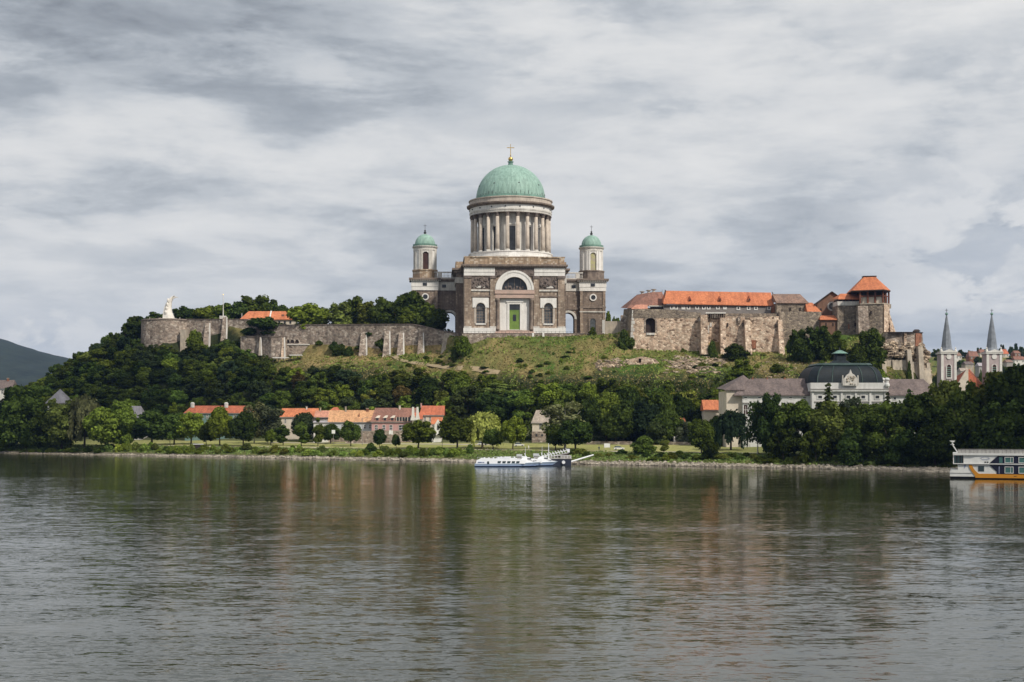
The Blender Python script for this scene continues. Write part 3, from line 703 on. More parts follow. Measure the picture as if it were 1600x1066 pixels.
    # wings with the triumphal arches
    for s in (-1, 1):
        y0, y1 = 55, 63
        xa, xb = sorted((s * 28.0, s * 39.5)); op = arch(s * 31.6, 3.35, 1.0, 10.8, 14)
        ww = MB().plate(rect(xa, xb, -6, 31), [op], y0, y1).build('arch_wing', 'dark_ashlar', T)
        MB().plate(arch(s * 31.6, 4.5, 10.6, 10.8, 14), [arch(s * 31.6, 3.36, 10.61, 10.81, 14)], y0 - .4, y0 - .003).build('archivolt', 'pale_stone', ww)
        MB().box(xa, xb, y0 - .35, y0 - .003, 25.6, 30.2).build('frieze', 'pale_stone', ww)
        MB().box(s * 34.4 - 1.1, s * 34.4 + 1.1, y0 - .5, y0 - .36, 27.1, 28.7).build('window', 'window_dark', ww)
        MB().box(xa, xb, y0 - .5, y0 - .003, 15.6, 16.5).build('string_course', 'cornice_stone', ww)
        MB().box(xa, xb, y0 - 1.3, y1 + 1.3, 31.0, 31.8).box(xa, xb, y0 - .9, y1, 30.3, 31.0).build('cornice', 'cornice_stone', ww)
        MB().box(xa, xb, y0, y0 + .6, 31.8, 32.6).box(xa, xb, y0 - .1, y0 + .7, 35.0, 35.6).box(s * 36.6 - 1, s * 36.6 + 1, y0, y0 + .6, 32.6, 35.0).build('balustrade_rail', 'pale_stone', ww)
        bb = MB()
        for i in range(16): xx = xa + .4 + i * (xb - xa - .8) / 15; bb.lathe([(.12, 32.6), (.24, 33.3), (.1, 34.3), (.16, 35.0)], 6, xx, y0 + .3)
        tag(bb.build('balusters', 'pale_stone', ww), kind='stuff')
        bell_tower(T, s, s * 44.5, 60)
    return T
def bell_tower(T, s, cx, cy):
    w = 6.7
    b = MB().box(cx - w, cx + w, cy - w, cy + w, -6, 31.0).build('bell_tower', 'dark_ashlar', T)
    yf = cy - w
    P = lambda name, m, mat, sm=False: m.build(name, mat, b, sm)
    for q in (-1, 1): P('corner_pilaster', MB().box(cx + q * 6.0 - .75, cx + q * 6.0 + .75, yf - .4, yf - .002, .2, 25.4), 'brown_ashlar')
    P('frieze', MB().box(cx - w - .4, cx + w + .4, yf - .5, cy + w + .4, 25.5, 27.4).box(cx - w - .55, cx + w + .55, yf - .65, cy + w + .55, 27.45, 30.3), 'white_stone')
    P('frieze_window', MB().box(cx - 1.1, cx + 1.1, yf - .85, yf - .66, 27.9, 29.5), 'window_dark')
    P('string_course', MB().box(cx - w - .3, cx + w + .3, yf - .45, yf - .001, 16.4, 17.3), 'cornice_stone')
    P('string_course', MB().box(cx - w - .3, cx + w + .3, yf - .45, yf - .001, 14.2, 14.8), 'pale_stone')
    P('oculus', MB().plate(circ(cx + .2, 22.1, 1.25, 18), [], yf - .25, yf - .02), 'window_dark')
    P('oculus_frame', MB().plate(circ(cx + .2, 22.1, 1.9, 24), [circ(cx + .2, 22.1, 1.26, 24)], yf - .5, yf - .01), 'white_stone')
    P('window', MB().plate(arch(cx, 1.5, 4.5, 9.4, 10), [], yf - .12, yf - .02), 'window_grey')
    P('window_frame', MB().plate(arch(cx, 2.3, 3.6, 9.6, 12), [arch(cx, 1.51, 4.5, 9.4, 10)], yf - .45, yf - .01), 'cornice_stone')
    P('base', MB().box(cx - w - .5, cx + w + .5, yf - .6, yf - .003, -4, 2.0), 'pale_stone')
    P('cornice', MB().box(cx - w - .7, cx + w + .7, yf - .8, cy + w + .7, 30.3, 31.0).box(cx - w - 1.7, cx + w + 1.7, yf - 1.8, cy + w + 1.7, 31.0, 32.0), 'cornice_stone')
    br = MB()
    for i in range(18): xx = cx - w - 1.3 + i * (2 * w + 2.6) / 17; br.box(xx - .2, xx + .2, yf - 1.6, yf - .8, 30.4, 30.98)
    tag(P('brackets', br, 'pale_stone'), kind='stuff')
    oc = lambda r, a=PI / 8: [(cx + r * math.sin(a + i * PI / 4), cy - r * math.cos(a + i * PI / 4)) for i in range(8)]
    P('lantern_base', MB().prism(oc(7.1), oc(7.0), 32.0, 36.0).prism(oc(7.3), oc(7.3), 36.0, 36.7), 'tan_ashlar' if s < 0 else 'cornice_stone')
    # lantern: round, four open arches between paired pilasters
    R = 6.0
    for i in range(4):
        a = i * PI / 2 + math.radians(4); hw = math.radians(15.5)
        P('lantern_wall', MB().arc(R - .9, R, a + hw, a + PI / 2 - hw, 36.7, 48.2, 8, cx, cy), 'white_stone')
        P('lantern_head', MB().arc(R - .9, R - .02, a - hw, a + hw, 46.2, 48.2, 4, cx, cy), 'white_stone')
        ap = MB()
        n = 10
        for j in range(n):     # arch spandrels stepped round the opening
            t0 = -hw + 2 * hw * j / n; t1 = -hw + 2 * hw * (j + 1) / n; tm = (t0 + t1) / 2 / hw
            ap.arc(R - .9, R - .02, a + t0, a + t1, 44.6 + 1.55 * math.sqrt(max(0, 1 - tm * tm)), 46.2, 1, cx, cy)
        P('lantern_arch', ap, 'white_stone')
        P('louvre', MB().arc(R - .75, R - .65, a - hw, a + hw, 36.7, 46.2, 4, cx, cy), 'louvre_brown' if s < 0 else 'lattice_tan')
        for q in (-1, 1):
            for e in (19.5, 31):
                t = a + q * math.radians(e); P('pilaster', MB().arc(R, R + .32, t - math.radians(4), t + math.radians(4), 36.7, 47.0, 2, cx, cy), 'pale_stone' if s < 0 else 'white_stone')
    P('lantern_cornice', MB().lathe([(R + .3, 47.0), (R + .3, 48.3), (R + .75, 48.6), (R + .9, 49.2), (R + .2, 49.4)], 32, cx, cy), 'pale_stone')
    P('dome_gutter', MB().lathe([(R + .35, 49.3), (R + .5, 50.3), (5.5, 50.4)], 32, cx, cy), 'copper_dull')
    d = P('dome', MB().lathe([(5.35 * math.cos(t), 50.3 + 5.7 * math.sin(t)) for t in [i * PI / 2 / 12 for i in range(12)]] + [(.5, 56.1)], 48, cx, cy, ridge=.05), 'copper')
    P('finial', MB().lathe([(.75, 55.8), (.6, 56.6), (.85, 57.0), (.3, 57.3), (.55, 57.9), (.15, 58.3)], 10, cx, cy).tube((cx, cy, 58.2), (cx, cy, 61.4), .12, .09, 5).beam((cx - .85, cy, 60.5), (cx + .85, cy, 60.5), .16, .18), 'dark_metal')
basilica()

def terrace():
    f = Fr(840, 693, 56.0); T = thing('terrace_wall', 'low grey brown terrace wall running below the basilica steps', 'wall', f.loc)
    MB().box(f.x(722), f.x(944), 0, 1.2, -4, f.z(521.5)).build('wall', 'old_wall', T)
    MB().box(f.x(722), f.x(944), -.15, 1.3, f.z(521.5), f.z(520.6)).build('coping', 'cornice_stone', T)
    for u in (833, 849): MB().box(f.x(u - 1.6), f.x(u + 1.6), -.3, -.001, -2, f.z(520.2)).build('pier', 'white_stone', T)
    rl = MB()
    for u in range(724, 944, 6): rl.tube((f.x(u), .6, f.z(520.6)), (f.x(u), .6, f.z(517.8)), .06, n=4)
    rl.beam((f.x(722), .6, f.z(517.8)), (f.x(944), .6, f.z(517.8)), .08, .08)
    rl.build('railing', 'dark_metal', T)
    f = Fr(955, 700, 56); T = thing('boundary_wall', 'grey boundary wall joining the basilica tower to the castle', 'wall', f.loc)
    MB().box(f.x(942), f.x(972), 0, 1, -4, f.z(502)).build('wall', 'concrete', T); MB().box(f.x(970), f.x(988), -2, 2, -4, f.z(493)).build('wall_end', 'old_wall', T)
    MB().box(f.x(941), f.x(945), -.4, -.002, -4, f.z(500)).build('post', 'pale_stone', T)
terrace()
# ------------------------------------------------------------------ castle on the right of the hill
def W(f, u, dy=0): return f.x(u, dy)
def castle():
    # --- curtain wall
    f = Fr(1100, 676, 47.0); x, z = f.x, f.z
    T = thing('curtain_wall', 'massive battered stone castle wall with a big arched opening and buttresses', 'castle wall', f.loc)
    zb = -5
    bot = [(x(984), -1.5), (x(1096), -2.5), (x(1096), 5), (x(984), 30)]; top = [(x(989.5), 0), (x(1095), 0), (x(1095), 5), (x(989), 30)]
    op = arch(x(1016.5), (x(1024) - x(1009)) / 2, z(520), z(502), 10, 1.6)
    # the front face holds a real opening, so it is laid as three battered pieces round it
    def face(ua, ub, va, vb, name='masonry', mat='castle_stone', ya=0.0, yb=0.0, th=2.2):
        za, zc = z(va), z(vb); MB().add([(x(ua), yb, zc), (x(ub), yb, zc), (x(ub), yb + th, zc), (x(ua), yb + th, zc), (x(ua), ya, za), (x(ub), ya, za), (x(ub), ya + th, za), (x(ua), ya + th, za)],
            [(0, 3, 2, 1), (4, 5, 6, 7), (0, 1, 5, 4), (1, 2, 6, 5), (2, 3, 7, 6), (3, 0, 4, 7)]).build(name, mat, T)
    MB().plate([(x(984.5), zb), (x(1096), zb), (x(1095), z(497)), (x(988.5), z(497))], [op], 0, 2.5).build('wall_face', 'castle_stone', T)
    MB().box(x(986), x(1096), 2.5, 7, zb, z(497)).build('wall_core', 'castle_stone', T)
    MB().plate(op, [], 2.2, 2.45).build('arched_opening', 'timber_dark', T)
    MB().plate(arch(x(1016.5), 3.1, z(520) - .1, z(502) - .2, 10, 2.3), [op], -.12, .3).build('opening_frame', 'old_wall', T)
    MB().box(x(1010), x(1023), -.6, .4, z(523.5), z(520.5)).build('sill', 'pale_stone', T)
    MB().add([(x(988.5), -.15, z(497)), (x(1095), -.15, z(497)), (x(1095), -.15, z(489)), (x(1040), -.15, z(483.5)), (x(989.5), -.15, z(483)),
              (x(988.5), 1.3, z(497)), (x(1095), 1.3, z(497)), (x(1095), 1.3, z(489)), (x(1040), 1.3, z(483.5)), (x(989.5), 1.3, z(483))],
             [(0, 1, 2, 3, 4), (9, 8, 7, 6, 5), (0, 5, 6, 1), (1, 6, 7, 2), (2, 7, 8, 3), (3, 8, 9, 4), (4, 9, 5, 0)]).build('parapet', 'keep_stone', T)
    MB().add([(x(984.5), 0, zb), (x(988.5), 0, z(483)), (x(985), 40, z(483, 40)), (x(975), 40, zb)], [(0, 1, 2, 3)]).build('side_wall', 'keep_stone', T)
    q = MB()
    for i in range(11):
        a = z(546) + i * (z(484) - z(546)) / 11; ux = x(984.5) + (x(988.5) - x(984.5)) * i / 11; q.box(ux - .15, ux + (1.5 if i % 2 else .9), -.1, .6, a, a + 1.5)
    tag(q.build('quoins', 'pale_stone', T), kind='stuff')
    def buttress(ua, ub, vt, vb, y0, y1, slope, cap=None, mat='castle_stone'):
        b = MB().add([(x(ua), y0, z(vb)), (x(ub), y0, z(vb)), (x(ub), y1, z(vb)), (x(ua), y1, z(vb)), (x(ua + .5), y0 + slope, z(vt)), (x(ub - .5), y0 + slope, z(vt)), (x(ub - .5), y1, z(vt)), (x(ua + .5), y1, z(vt))],
            [(0, 3, 2, 1), (4, 5, 6, 7), (0, 1, 5, 4), (1, 2, 6, 5), (2, 3, 7, 6), (3, 0, 4, 7)]).build('buttress', mat, T)
        if cap:
            MB().add([(x(ua), y0 + slope - .4, z(cap)), (x(ub), y0 + slope - .4, z(cap)), (x(ub), y1, z(vt)), (x(ua), y1, z(vt)), (x(ua), y1, z(cap)), (x(ub), y1, z(cap))],
                     [(0, 1, 2, 3), (0, 3, 4), (1, 5, 2), (0, 4, 5, 1), (4, 3, 2, 5)]).build('cap', 'pale_stone', b)
    buttress(1092.5, 1104, 493, 555, -7.5, 3, 3.5, 502)
    MB().box(x(1104), x(1127), 2.5, 8, zb, z(497)).build('recessed_wall', 'castle_stone', T)
    for i in range(9): u = 1103.5 + i * 3.3; MB().prism([(x(u), .9), (x(u + 1.5), .9), (x(u + 1.5), 2.6), (x(u), 2.6)], [(x(u), 0), (x(u + 1.5), 0), (x(u + 1.5), 2.6), (x(u), 2.6)], z(497), z(490)).build('corbel', 'old_wall', T)
    MB().box(x(1102.5), x(1134), -.2, 4, z(490), z(488.3)).build('gallery_parapet', 'render_white', T)
    MB().box(x(1104), x(1133), 2, 5, z(497), z(490)).build('gallery_wall', 'timber_dark', T)
    MB().box(x(1105), x(1109), 2.1, 2.5, z(520), z(508)).box(x(1110), x(1113), 2.1, 2.5, z(510), z(504)).build('blocked_window', 'pale_stone', T)
    buttress(1124.5, 1133.5, 497, 555, -3.5, 5, 2.0)
    MB().add([(x(1133), -.2, zb), (x(1164), -.2, zb), (x(1164), .6, z(495)), (x(1133), .6, z(494)), (x(1133), 6, zb), (x(1164), 6, zb), (x(1164), 6, z(495)), (x(1133), 6, z(494))],
             [(0, 1, 2, 3), (4, 7, 6, 5), (3, 2, 6, 7), (0, 3, 7, 4), (1, 5, 6, 2)]).build('wall_face', 'castle_stone', T)
    buttress(1161.5, 1171, 500, 555, -8, 1, 5.5)
    MB().add([(x(1171), -2.4, zb), (x(1217), -2.6, zb), (x(1216), -1.6, z(494.5)), (x(1190), -1.6, z(496)), (x(1171), -1.6, z(497)), (x(1171), 6, zb), (x(1217), 6, zb), (x(1216), 6, z(494.5)), (x(1190), 6, z(496)), (x(1171), 6, z(497))],
             [(0, 1, 2, 3, 4), (9, 8, 7, 6, 5), (4, 3, 8, 9), (3, 2, 7, 8), (0, 4, 9, 5), (1, 6, 7, 2)]).build('wall_face', 'castle_stone', T)
    MB().box(x(1172.5), x(1180), -2.62, -2.2, z(545), z(532)).build('brick_repair', 'brick_red', T)
    buttress(1213.5, 1221.5, 500, 556, -8, 1, 5.5)
    MB().box(x(1134), x(1216), 4, 10, z(497), z(489)).build('upper_wall', 'keep_stone', T)
    MB().box(x(1219), x(1284), 1, 9, zb - 2, z(487)).build('wall_face', 'keep_stone', T)
    for u, va, vb in ((1136.8, 505, 510.5), (1161.3, 505, 510.5), (1211, 506, 511)): MB().box(x(u - 1), x(u + 1), -2.7 if u > 1170 else -.35, 1, z(vb), z(va)).build('slit_window', 'timber_dark', T)
    MB().box(x(1153), x(1157), -.5, .3, z(505), z(495)).build('drain_stain', 'old_wall', T)
    # --- great hall with the long orange roof
    f = Fr(1123, 692, 58); x, z = f.x, f.z
    T = thing('castle_hall', 'long castle building under a bright orange tiled roof with three small dormers', 'castle', f.loc)
    za = z(490); ze = z(475.5)
    MB().box(x(1038), x(1209.5), .8, 13, -8, ze).build('wall', 'hall_render', T)
    MB().add([(x(1036.5), 0, z(474)), (x(1210), 0, z(477.3)), (x(1208.5), 7, z(457.3, 7)), (x(1041.5), 7, z(454.3, 7)), (x(1210), 14, z(477, 14)), (x(1036.5), 14, z(474, 14)), (x(1036.5), 0, z(475.2)), (x(1210), 0, z(478.5))],
             [(0, 1, 2, 3), (3, 2, 4, 5), (0, 3, 5), (1, 4, 2), (6, 7, 1, 0)]).build('roof', 'tile_orange', T)
    MB().box(x(1038), x(1209), .3, .75, z(479.2), z(477.6)).build('eaves_board', 'timber_dark', T)
    for u in (1078.5, 1125.5, 1171.5):
        d = MB().add([(x(u - 2.8), .9, z(469.5)), (x(u + 2.8), .9, z(469.5)), (x(u), .9, z(463)), (x(u), 6, z(462.5, 6))], [(0, 1, 2), (0, 2, 3), (1, 3, 2)]).build('dormer', 'tile_red', T)
        MB().plate([(x(u - 1.6), z(469.4)), (x(u + 1.6), z(469.4)), (x(u), z(465.2))], [], .75, .88).build('dormer_window', 'timber_dark', d)
    for u, wh in ((1050, 0), (1056.5, 0), (1068, 1), (1076, 0), (1089.5, 0), (1100, 0), (1107.5, 0), (1122, 0), (1133, 1), (1154, 0), (1170, 0), (1181.5, 0), (1202, 0)):
        zc = z(480.5 if u < 1140 else 481.5); cx = x(u); p = rect(cx - .42, cx + .42, zc - .46, zc + .46)
        w_ = MB().plate(p, [], .68, .78).build('window', 'render_white' if wh else 'window_dark', T)
        MB().plate(rect(cx - .92, cx + .92, zc - .96, zc + .96), [p], .55, .79).build('frame', 'render_white', w_)
    for u, vt, s in ((1037.5, 452.5, 1), (1210.5, 456, 1)):
        MB().add([(x(u + 4 if u < 1100 else u), 7, z(vt, 7)), (x(u - .6 if u < 1100 else u + 2.6), -.6, z(477)), (x(u + 1.5 if u < 1100 else u + 4.4), -.6, z(478)), (x(u + 6 if u < 1100 else u + 1.6), 7, z(vt + 2, 7)),
                  (x(u + 4 if u < 1100 else u), 8, z(vt, 7)), (x(u - .6 if u < 1100 else u + 2.6), .2, z(477)), (x(u + 1.5 if u < 1100 else u + 4.4), .2, z(478)), (x(u + 6 if u < 1100 else u + 1.6), 8, z(vt + 2, 7))],
                 [(0, 1, 2, 3), (4, 7, 6, 5), (0, 4, 5, 1), (1, 5, 6, 2), (2, 6, 7, 3), (3, 7, 4, 0)]).build('verge', 'timber_dark', T)
    MB().box(x(1205), x(1214), -.9, 2, z(489), z(477.5)).build('end_pier', 'brick_red', T)
    # --- gatehouse with the hipped red roof and round chimneys
    f = Fr(1008, 698, 58); x, z = f.x, f.z
    T = thing('gatehouse', 'castle gatehouse with faded brown red hipped roof and three round chimneys', 'castle', f.loc)
    MB().box(x(981.5), x(1036), .6, 30, -8, z(481)).build('wall', 'render_grey', T)
    MB().add([(x(979), 0, z(482)), (x(1015), 0, z(478.5)), (x(1043), 2, z(477.5)), (x(1037.5), 9, z(456, 9)), (x(1022), 9, z(456.6, 9)), (x(1001), 20, z(460.5, 20)), (x(1040), 22, z(477, 22)), (x(978), 34, z(481, 34))],
             [(0, 1, 4, 5), (1, 2, 3, 4), (0, 5, 7), (3, 2, 6), (4, 3, 6, 7, 5)]).build('roof', 'tile_brown', T)
    MB().add([(x(985), -3.5, z(483.5)), (x(1011), -3.5, z(483)), (x(1012), .5, z(476)), (x(994), .5, z(476))], [(0, 1, 2, 3)]).add([(x(985), -3.5, z(484.3)), (x(1011), -3.5, z(483.8)), (x(1011), -3.5, z(483)), (x(985), -3.5, z(483.5))], [(0, 1, 2, 3)]).build('lean_to_roof', 'tile_salmon', T)
    MB().box(x(1014), x(1042), -1.0, 1, z(479), z(477.6)).build('eaves_band', 'render_cream', T)
    MB().box(x(1016), x(1038), .2, .58, z(483), z(479.5)).build('dark_gallery', 'timber_dark', T)
    for u, va, vb, dy in ((1003.5, 456.5, 463, 18), (1013.5, 454.5, 460, 14), (1021.5, 453, 458.5, 10)):
        c = MB().tube((x(u, dy), dy, z(vb, dy)), (x(u, dy), dy, z(va, dy)), .75, .7, 10).build('chimney', 'pale_stone', T)
        MB().lathe([(1.3, z(va, dy)), (1.35, z(va - .8, dy)), (.5, z(va - 1.3, dy))], 12, x(u, dy), dy).build('chimney_cap', 'concrete', c)
    MB().tube((x(1037.5), 9, z(456)), (x(1037.5), 9, z(450)), .14, .05, 5).build('spike', 'dark_metal', T)
    # --- annex with the weathered brown roof
    f = Fr(1236, 686, 52); x, z = f.x, f.z
    T = thing('castle_annex', 'rough stone castle annex under a weathered grey brown hipped roof', 'castle', f.loc)
    MB().box(x(1214), x(1262), .6, 12, -9, z(473)).build('wall', 'keep_stone', T)
    MB().add([(x(1213), -.2, z(473)), (x(1264), -.2, z(473.4)), (x(1254), 6, z(459.5, 6)), (x(1210), 6, z(459.5, 6)), (x(1264), 13, z(473, 13)), (x(1212), 13, z(473, 13)), (x(1213), -.2, z(474)), (x(1264), -.2, z(474.4))],
             [(0, 1, 2, 3), (1, 4, 2), (2, 4, 5, 3), (0, 3, 5), (6, 7, 1, 0)]).build('roof', 'tile_weathered', T)
    for u in (1235, 1250.5): MB().box(x(u - 1.3), x(u + 1.3), .3, .58, z(485.5), z(480.5)).build('window', 'timber_dark', T)
    f = Fr(1272, 680, 50); x, z = f.x, f.z
    T = thing('stair_house', 'small stone castle house with a steep orange pent roof beside the rose window gable', 'castle', f.loc)
    MB().box(x(1261), x(1283), .5, 9, -8, z(487)).build('wall', 'keep_stone', T)
    MB().add([(x(1261), -.2, z(487)), (x(1283.5), -.2, z(487.5)), (x(1274), 7, z(473, 7)), (x(1263), 7, z(473, 7)), (x(1283.5), 9, z(487, 9)), (x(1261), 9, z(487, 9)), (x(1261), -.2, z(488)), (x(1283.5), -.2, z(488.5))],
             [(0, 1, 2, 3), (1, 4, 2), (2, 4, 5, 3), (0, 3, 5), (6, 7, 1, 0)]).build('roof', 'tile_orange', T)
    MB().box(x(1260.5), x(1283), -.35, .45, z(489), z(488.1)).build('eaves_board', 'render_cream', T)
    MB().box(x(1269), x(1270.5), .2, .48, z(508), z(505)).build('slit_window', 'timber_dark', T)
    # --- chapel gable
    f = Fr(1298, 684, 50); x, z = f.x, f.z
    T = thing('chapel', 'brown plastered chapel gable with a round rose window', 'chapel', f.loc)
    MB().plate([(x(1277), -8), (x(1312), -8), (x(1312), z(465)), (x(1299.5), z(457)), (x(1277), z(474))], [], 0, 1.2).build('gable_wall', 'chapel_plaster', T)
    MB().box(x(1279), x(1311), 1.2, 16, -8, z(472)).build('nave', 'chapel_plaster', T)
    MB().beam((x(1273), .2, z(475.5)), (x(1299.7), .2, z(456)), 2.2, .35).beam((x(1299.3), .2, z(456)), (x(1313), .2, z(465.5)), 2.2, .35).build('verge', 'timber_dark', T)
    r = MB().plate(circ(x(1300), z(478.8), 1.7, 20), [], -.12, -.01).build('rose_window', 'window_dark', T)
    MB().plate(circ(x(1300), z(478.8), 2.25, 24), [circ(x(1300), z(478.8), 1.6, 24)], -.3, -.005).build('frame', 'pale_stone', r)
    tr = MB()
    for i in range(6): a = i * PI / 6; tr.beam((x(1300) - 1.6 * math.cos(a), -.16, z(478.8) - 1.6 * math.sin(a)), (x(1300) + 1.6 * math.cos(a), -.16, z(478.8) + 1.6 * math.sin(a)), .1, .12)
    tr.plate(circ(x(1300), z(478.8), .5, 12), [], -.22, -.13); tr.build('tracery', 'render_grey', r)
    MB().box(x(1281), x(1284), -.06, .3, z(486), z(482)).build('window', 'timber_dark', T)
    f = Fr(1296, 673, 48); x, z = f.x, f.z
    T = thing('guard_house', 'low stone castle house with a shallow orange roof under the rose window', 'castle', f.loc)
    MB().box(x(1283), x(1310), .4, 7, -10, z(499)).build('wall', 'chapel_plaster', T)
    MB().add([(x(1281), -.5, z(499.3)), (x(1310), -.5, z(499.3)), (x(1307), 5, z(493, 5)), (x(1285), 5, z(493, 5)), (x(1281), -.5, z(500.2)), (x(1310), -.5, z(500.2)), (x(1310), 7, z(499)), (x(1281), 7, z(499))], [(0, 1, 2, 3), (4, 5, 1, 0), (1, 6, 2), (0, 3, 7), (2, 6, 7, 3)]).build('roof', 'tile_orange', T)
    for u in (1291, 1302): MB().box(x(u - .9), x(u + .9), .2, .38, z(509.5), z(504.5)).build('window', 'timber_dark', T)
    # --- residential block left of the keep
    f = Fr(1327, 672, 48); x, z = f.x, f.z
    T = thing('palace_block', 'rough stone palace block with open loggia under a small orange roof', 'castle', f.loc)
    MB().box(x(1309), x(1346), .3, 12, -11, z(477.5)).build('wall', 'keep_stone', T)
    MB().box(x(1308.6), x(1345), -.1, 10, z(477.5), z(471)).build('parapet_band', 'pale_stone', T)
    MB().box(x(1310), x(1345), 1.2, 9, z(471), z(467.4)).build('loggia', 'timber_dark', T)
    for i in range(7): u = 1311 + i * 5.4; MB().box(x(u - .4), x(u + .4), .4, 1.1, z(471), z(467.4)).build('post', 'timber', T)
    MB().add([(x(1308.5), -.6, z(467.4)), (x(1347), -.6, z(467.4)), (x(1344), 5, z(459, 5)), (x(1317), 5, z(459, 5)), (x(1347), 11, z(467, 11)), (x(1308.5), 11, z(467, 11)), (x(1308.5), -.6, z(468.2)), (x(1347), -.6, z(468.2))],
             [(0, 1, 2, 3), (1, 4, 2), (2, 4, 5, 3), (0, 3, 5), (6, 7, 1, 0)]).build('roof', 'tile_orange', T)
    MB().box(x(1325), x(1327.5), 0, .28, z(514), z(506.5)).build('doorway', 'brick_red', T)
    MB().box(x(1335), x(1340), 0, .28, z(510), z(504.5)).build('window', 'timber_dark', T)
    MB().box(x(1340.5), x(1350.5), -.5, 1, z(496), z(484.5)).build('bay', 'timber', T)
    MB().box(x(1340), x(1351), -.7, 1, z(484.5), z(480.5)).build('bay_top', 'concrete', T)
    # --- keep
    f = Fr(1370, 664, 48); x, z = f.x, f.z
    T = thing('keep_tower', 'stone castle keep with timber gallery and tall orange hipped roof', 'tower', f.loc)
    pl = [(x(1346), 1.5), (x(1378), -1.5), (x(1392), 3.5), (x(1392), 16), (x(1346), 16)]
    MB().prism(pl, pl, -12, z(475.5)).build('wall', 'keep_stone', T)
    MB().prism([(x(1379.5), -2.0), (x(1393.5), 3.2), (x(1393.5), 6), (x(1379.5), 1)], [(x(1379.5), -1.9), (x(1393), 3.2), (x(1393), 6), (x(1379.5), 1)], z(519), z(476)).build('lit_corner_face', 'castle_stone', T)  # paler stone puts the sunlight on this corner into the colour
    bg = lambda k: [(x(1370) + (a - x(1370)) * k, 6 + (b - 6) * k) for a, b in pl]
    MB().prism(bg(1.06), bg(1.06), z(475.5), z(473.8)).build('string_course', 'concrete', T)
    MB().prism([(x(1350), 2.5), (x(1378), 0), (x(1390), 4.3), (x(1390), 14), (x(1350), 14)], [(x(1350), 2.5), (x(1378), 0), (x(1390), 4.3), (x(1390), 14), (x(1350), 14)], z(473.8), z(463.5)).build('gallery_wall', 'render_cream', T)
    MB().prism([(x(1351), 3.5), (x(1377), 1.2), (x(1389), 5.3), (x(1389), 13), (x(1351), 13)], [(x(1351), 3.5), (x(1377), 1.2), (x(1389), 5.3), (x(1389), 13), (x(1351), 13)], z(463.5), z(455.5)).build('gallery_opening', 'timber_dark', T)
    gp = [(1345.5, 2.2), (1357, 1.5), (1367.8, .6), (1379, -.6), (1385.5, 1.8), (1392, 4.0)]
    for u, y in gp: MB().box(x(u) - .35, x(u) + .35, y - .6, y + .3, z(474), z(454.5)).build('gallery_post', 'timber', T)
    rl = MB()
    for (u, y), (u2, y2) in zip(gp, gp[1:]): rl.beam((x(u), y - .2, z(462.5)), (x(u2), y2 - .2, z(462.5)), .5, .5)
    rl.build('gallery_rail', 'timber', T)
    ev = [(x(1333.5), 2.5), (x(1379), -3.4), (x(1393.8), 2.6), (x(1393.8), 17), (x(1336), 17)]; tp = [(x(1356), 7.0), (x(1374), 6.2), (x(1375), 8), (x(1375), 10), (x(1356), 10)]
    MB().prism(ev, tp, z(453.3), z(432.3, 6)).build('roof', 'tile_orange', T)
    MB().prism([(a, b) for a, b in ev], ev, z(455.2), z(453.31)).build('eaves', 'timber_dark', T)
    cp = [(x(1355), 6.7), (x(1375), 5.9), (x(1376), 8), (x(1376), 10.5), (x(1355), 10.5)]
    MB().prism(cp, cp, z(432.3, 6), z(430.9, 6)).build('roof_cap', 'timber_dark', T)
    MB().prism([(x(1392), 1), (x(1405), 5), (x(1405), 12), (x(1392), 12)], [(x(1392), 3), (x(1395), 5), (x(1395), 12), (x(1392), 12)], z(521), z(490)).build('buttress', 'castle_stone', T)
    MB().prism([(x(1340), -2.5), (x(1356), -3.5), (x(1356), 3), (x(1340), 3)], [(x(1341), .2), (x(1356), -.2), (x(1356), 3), (x(1341), 3)], z(522), z(478)).build('pilaster', 'old_wall', T)
    for u, v in ((1354.5, 498), (1361, 486)): MB().box(x(u - .9), x(u + .9), -1, 1.2, z(v + 4.5), z(v)).build('slit_window', 'timber_dark', T)
    MB().box(x(1392.5), x(1395.5), 3.5, 6, z(481), z(474.5)).build('corner_turret', 'concrete', T)
    # --- terrace and retaining walls on the promontory
    f = Fr(1412, 648, 40); x, z = f.x, f.z
    T = thing('promontory_wall', 'rocky promontory bastion shored up by tall concrete buttresses', 'castle wall', f.loc)
    MB().prism([(x(1384), 1), (x(1428), -1), (x(1446), 3), (x(1446), 30), (x(1384), 30)], [(x(1386), 1.5), (x(1428), -.6), (x(1444.5), 3.4), (x(1444.5), 30), (x(1386), 30)], z(545), z(520)).build('terrace_masonry', 'old_wall', T)
    MB().box(x(1386), x(1430), -1.2, 1.0, z(520), z(518.9)).prism([(x(1427), -1.3), (x(1445.2), 2.8), (x(1445.2), 5), (x(1427), 1)], [(x(1427), -1.3), (x(1445.2), 2.8), (x(1445.2), 5), (x(1427), 1)], z(520), z(518.8)).build('coping', 'timber_dark', T)
    MB().prism([(x(1429.5), -1.0), (x(1441.5), 1.7), (x(1441.5), 4), (x(1429.5), 2)], [(x(1430), -.95), (x(1441.5), 1.7), (x(1441.5), 4), (x(1430), 2)], z(541), z(521)).build('brick_face', 'brick_red', T)
    MB().box(x(1412), x(1416), -.75, 0, z(540), z(520.5)).build('pale_strip', 'castle_stone', T)
    random.seed(31); rk = []
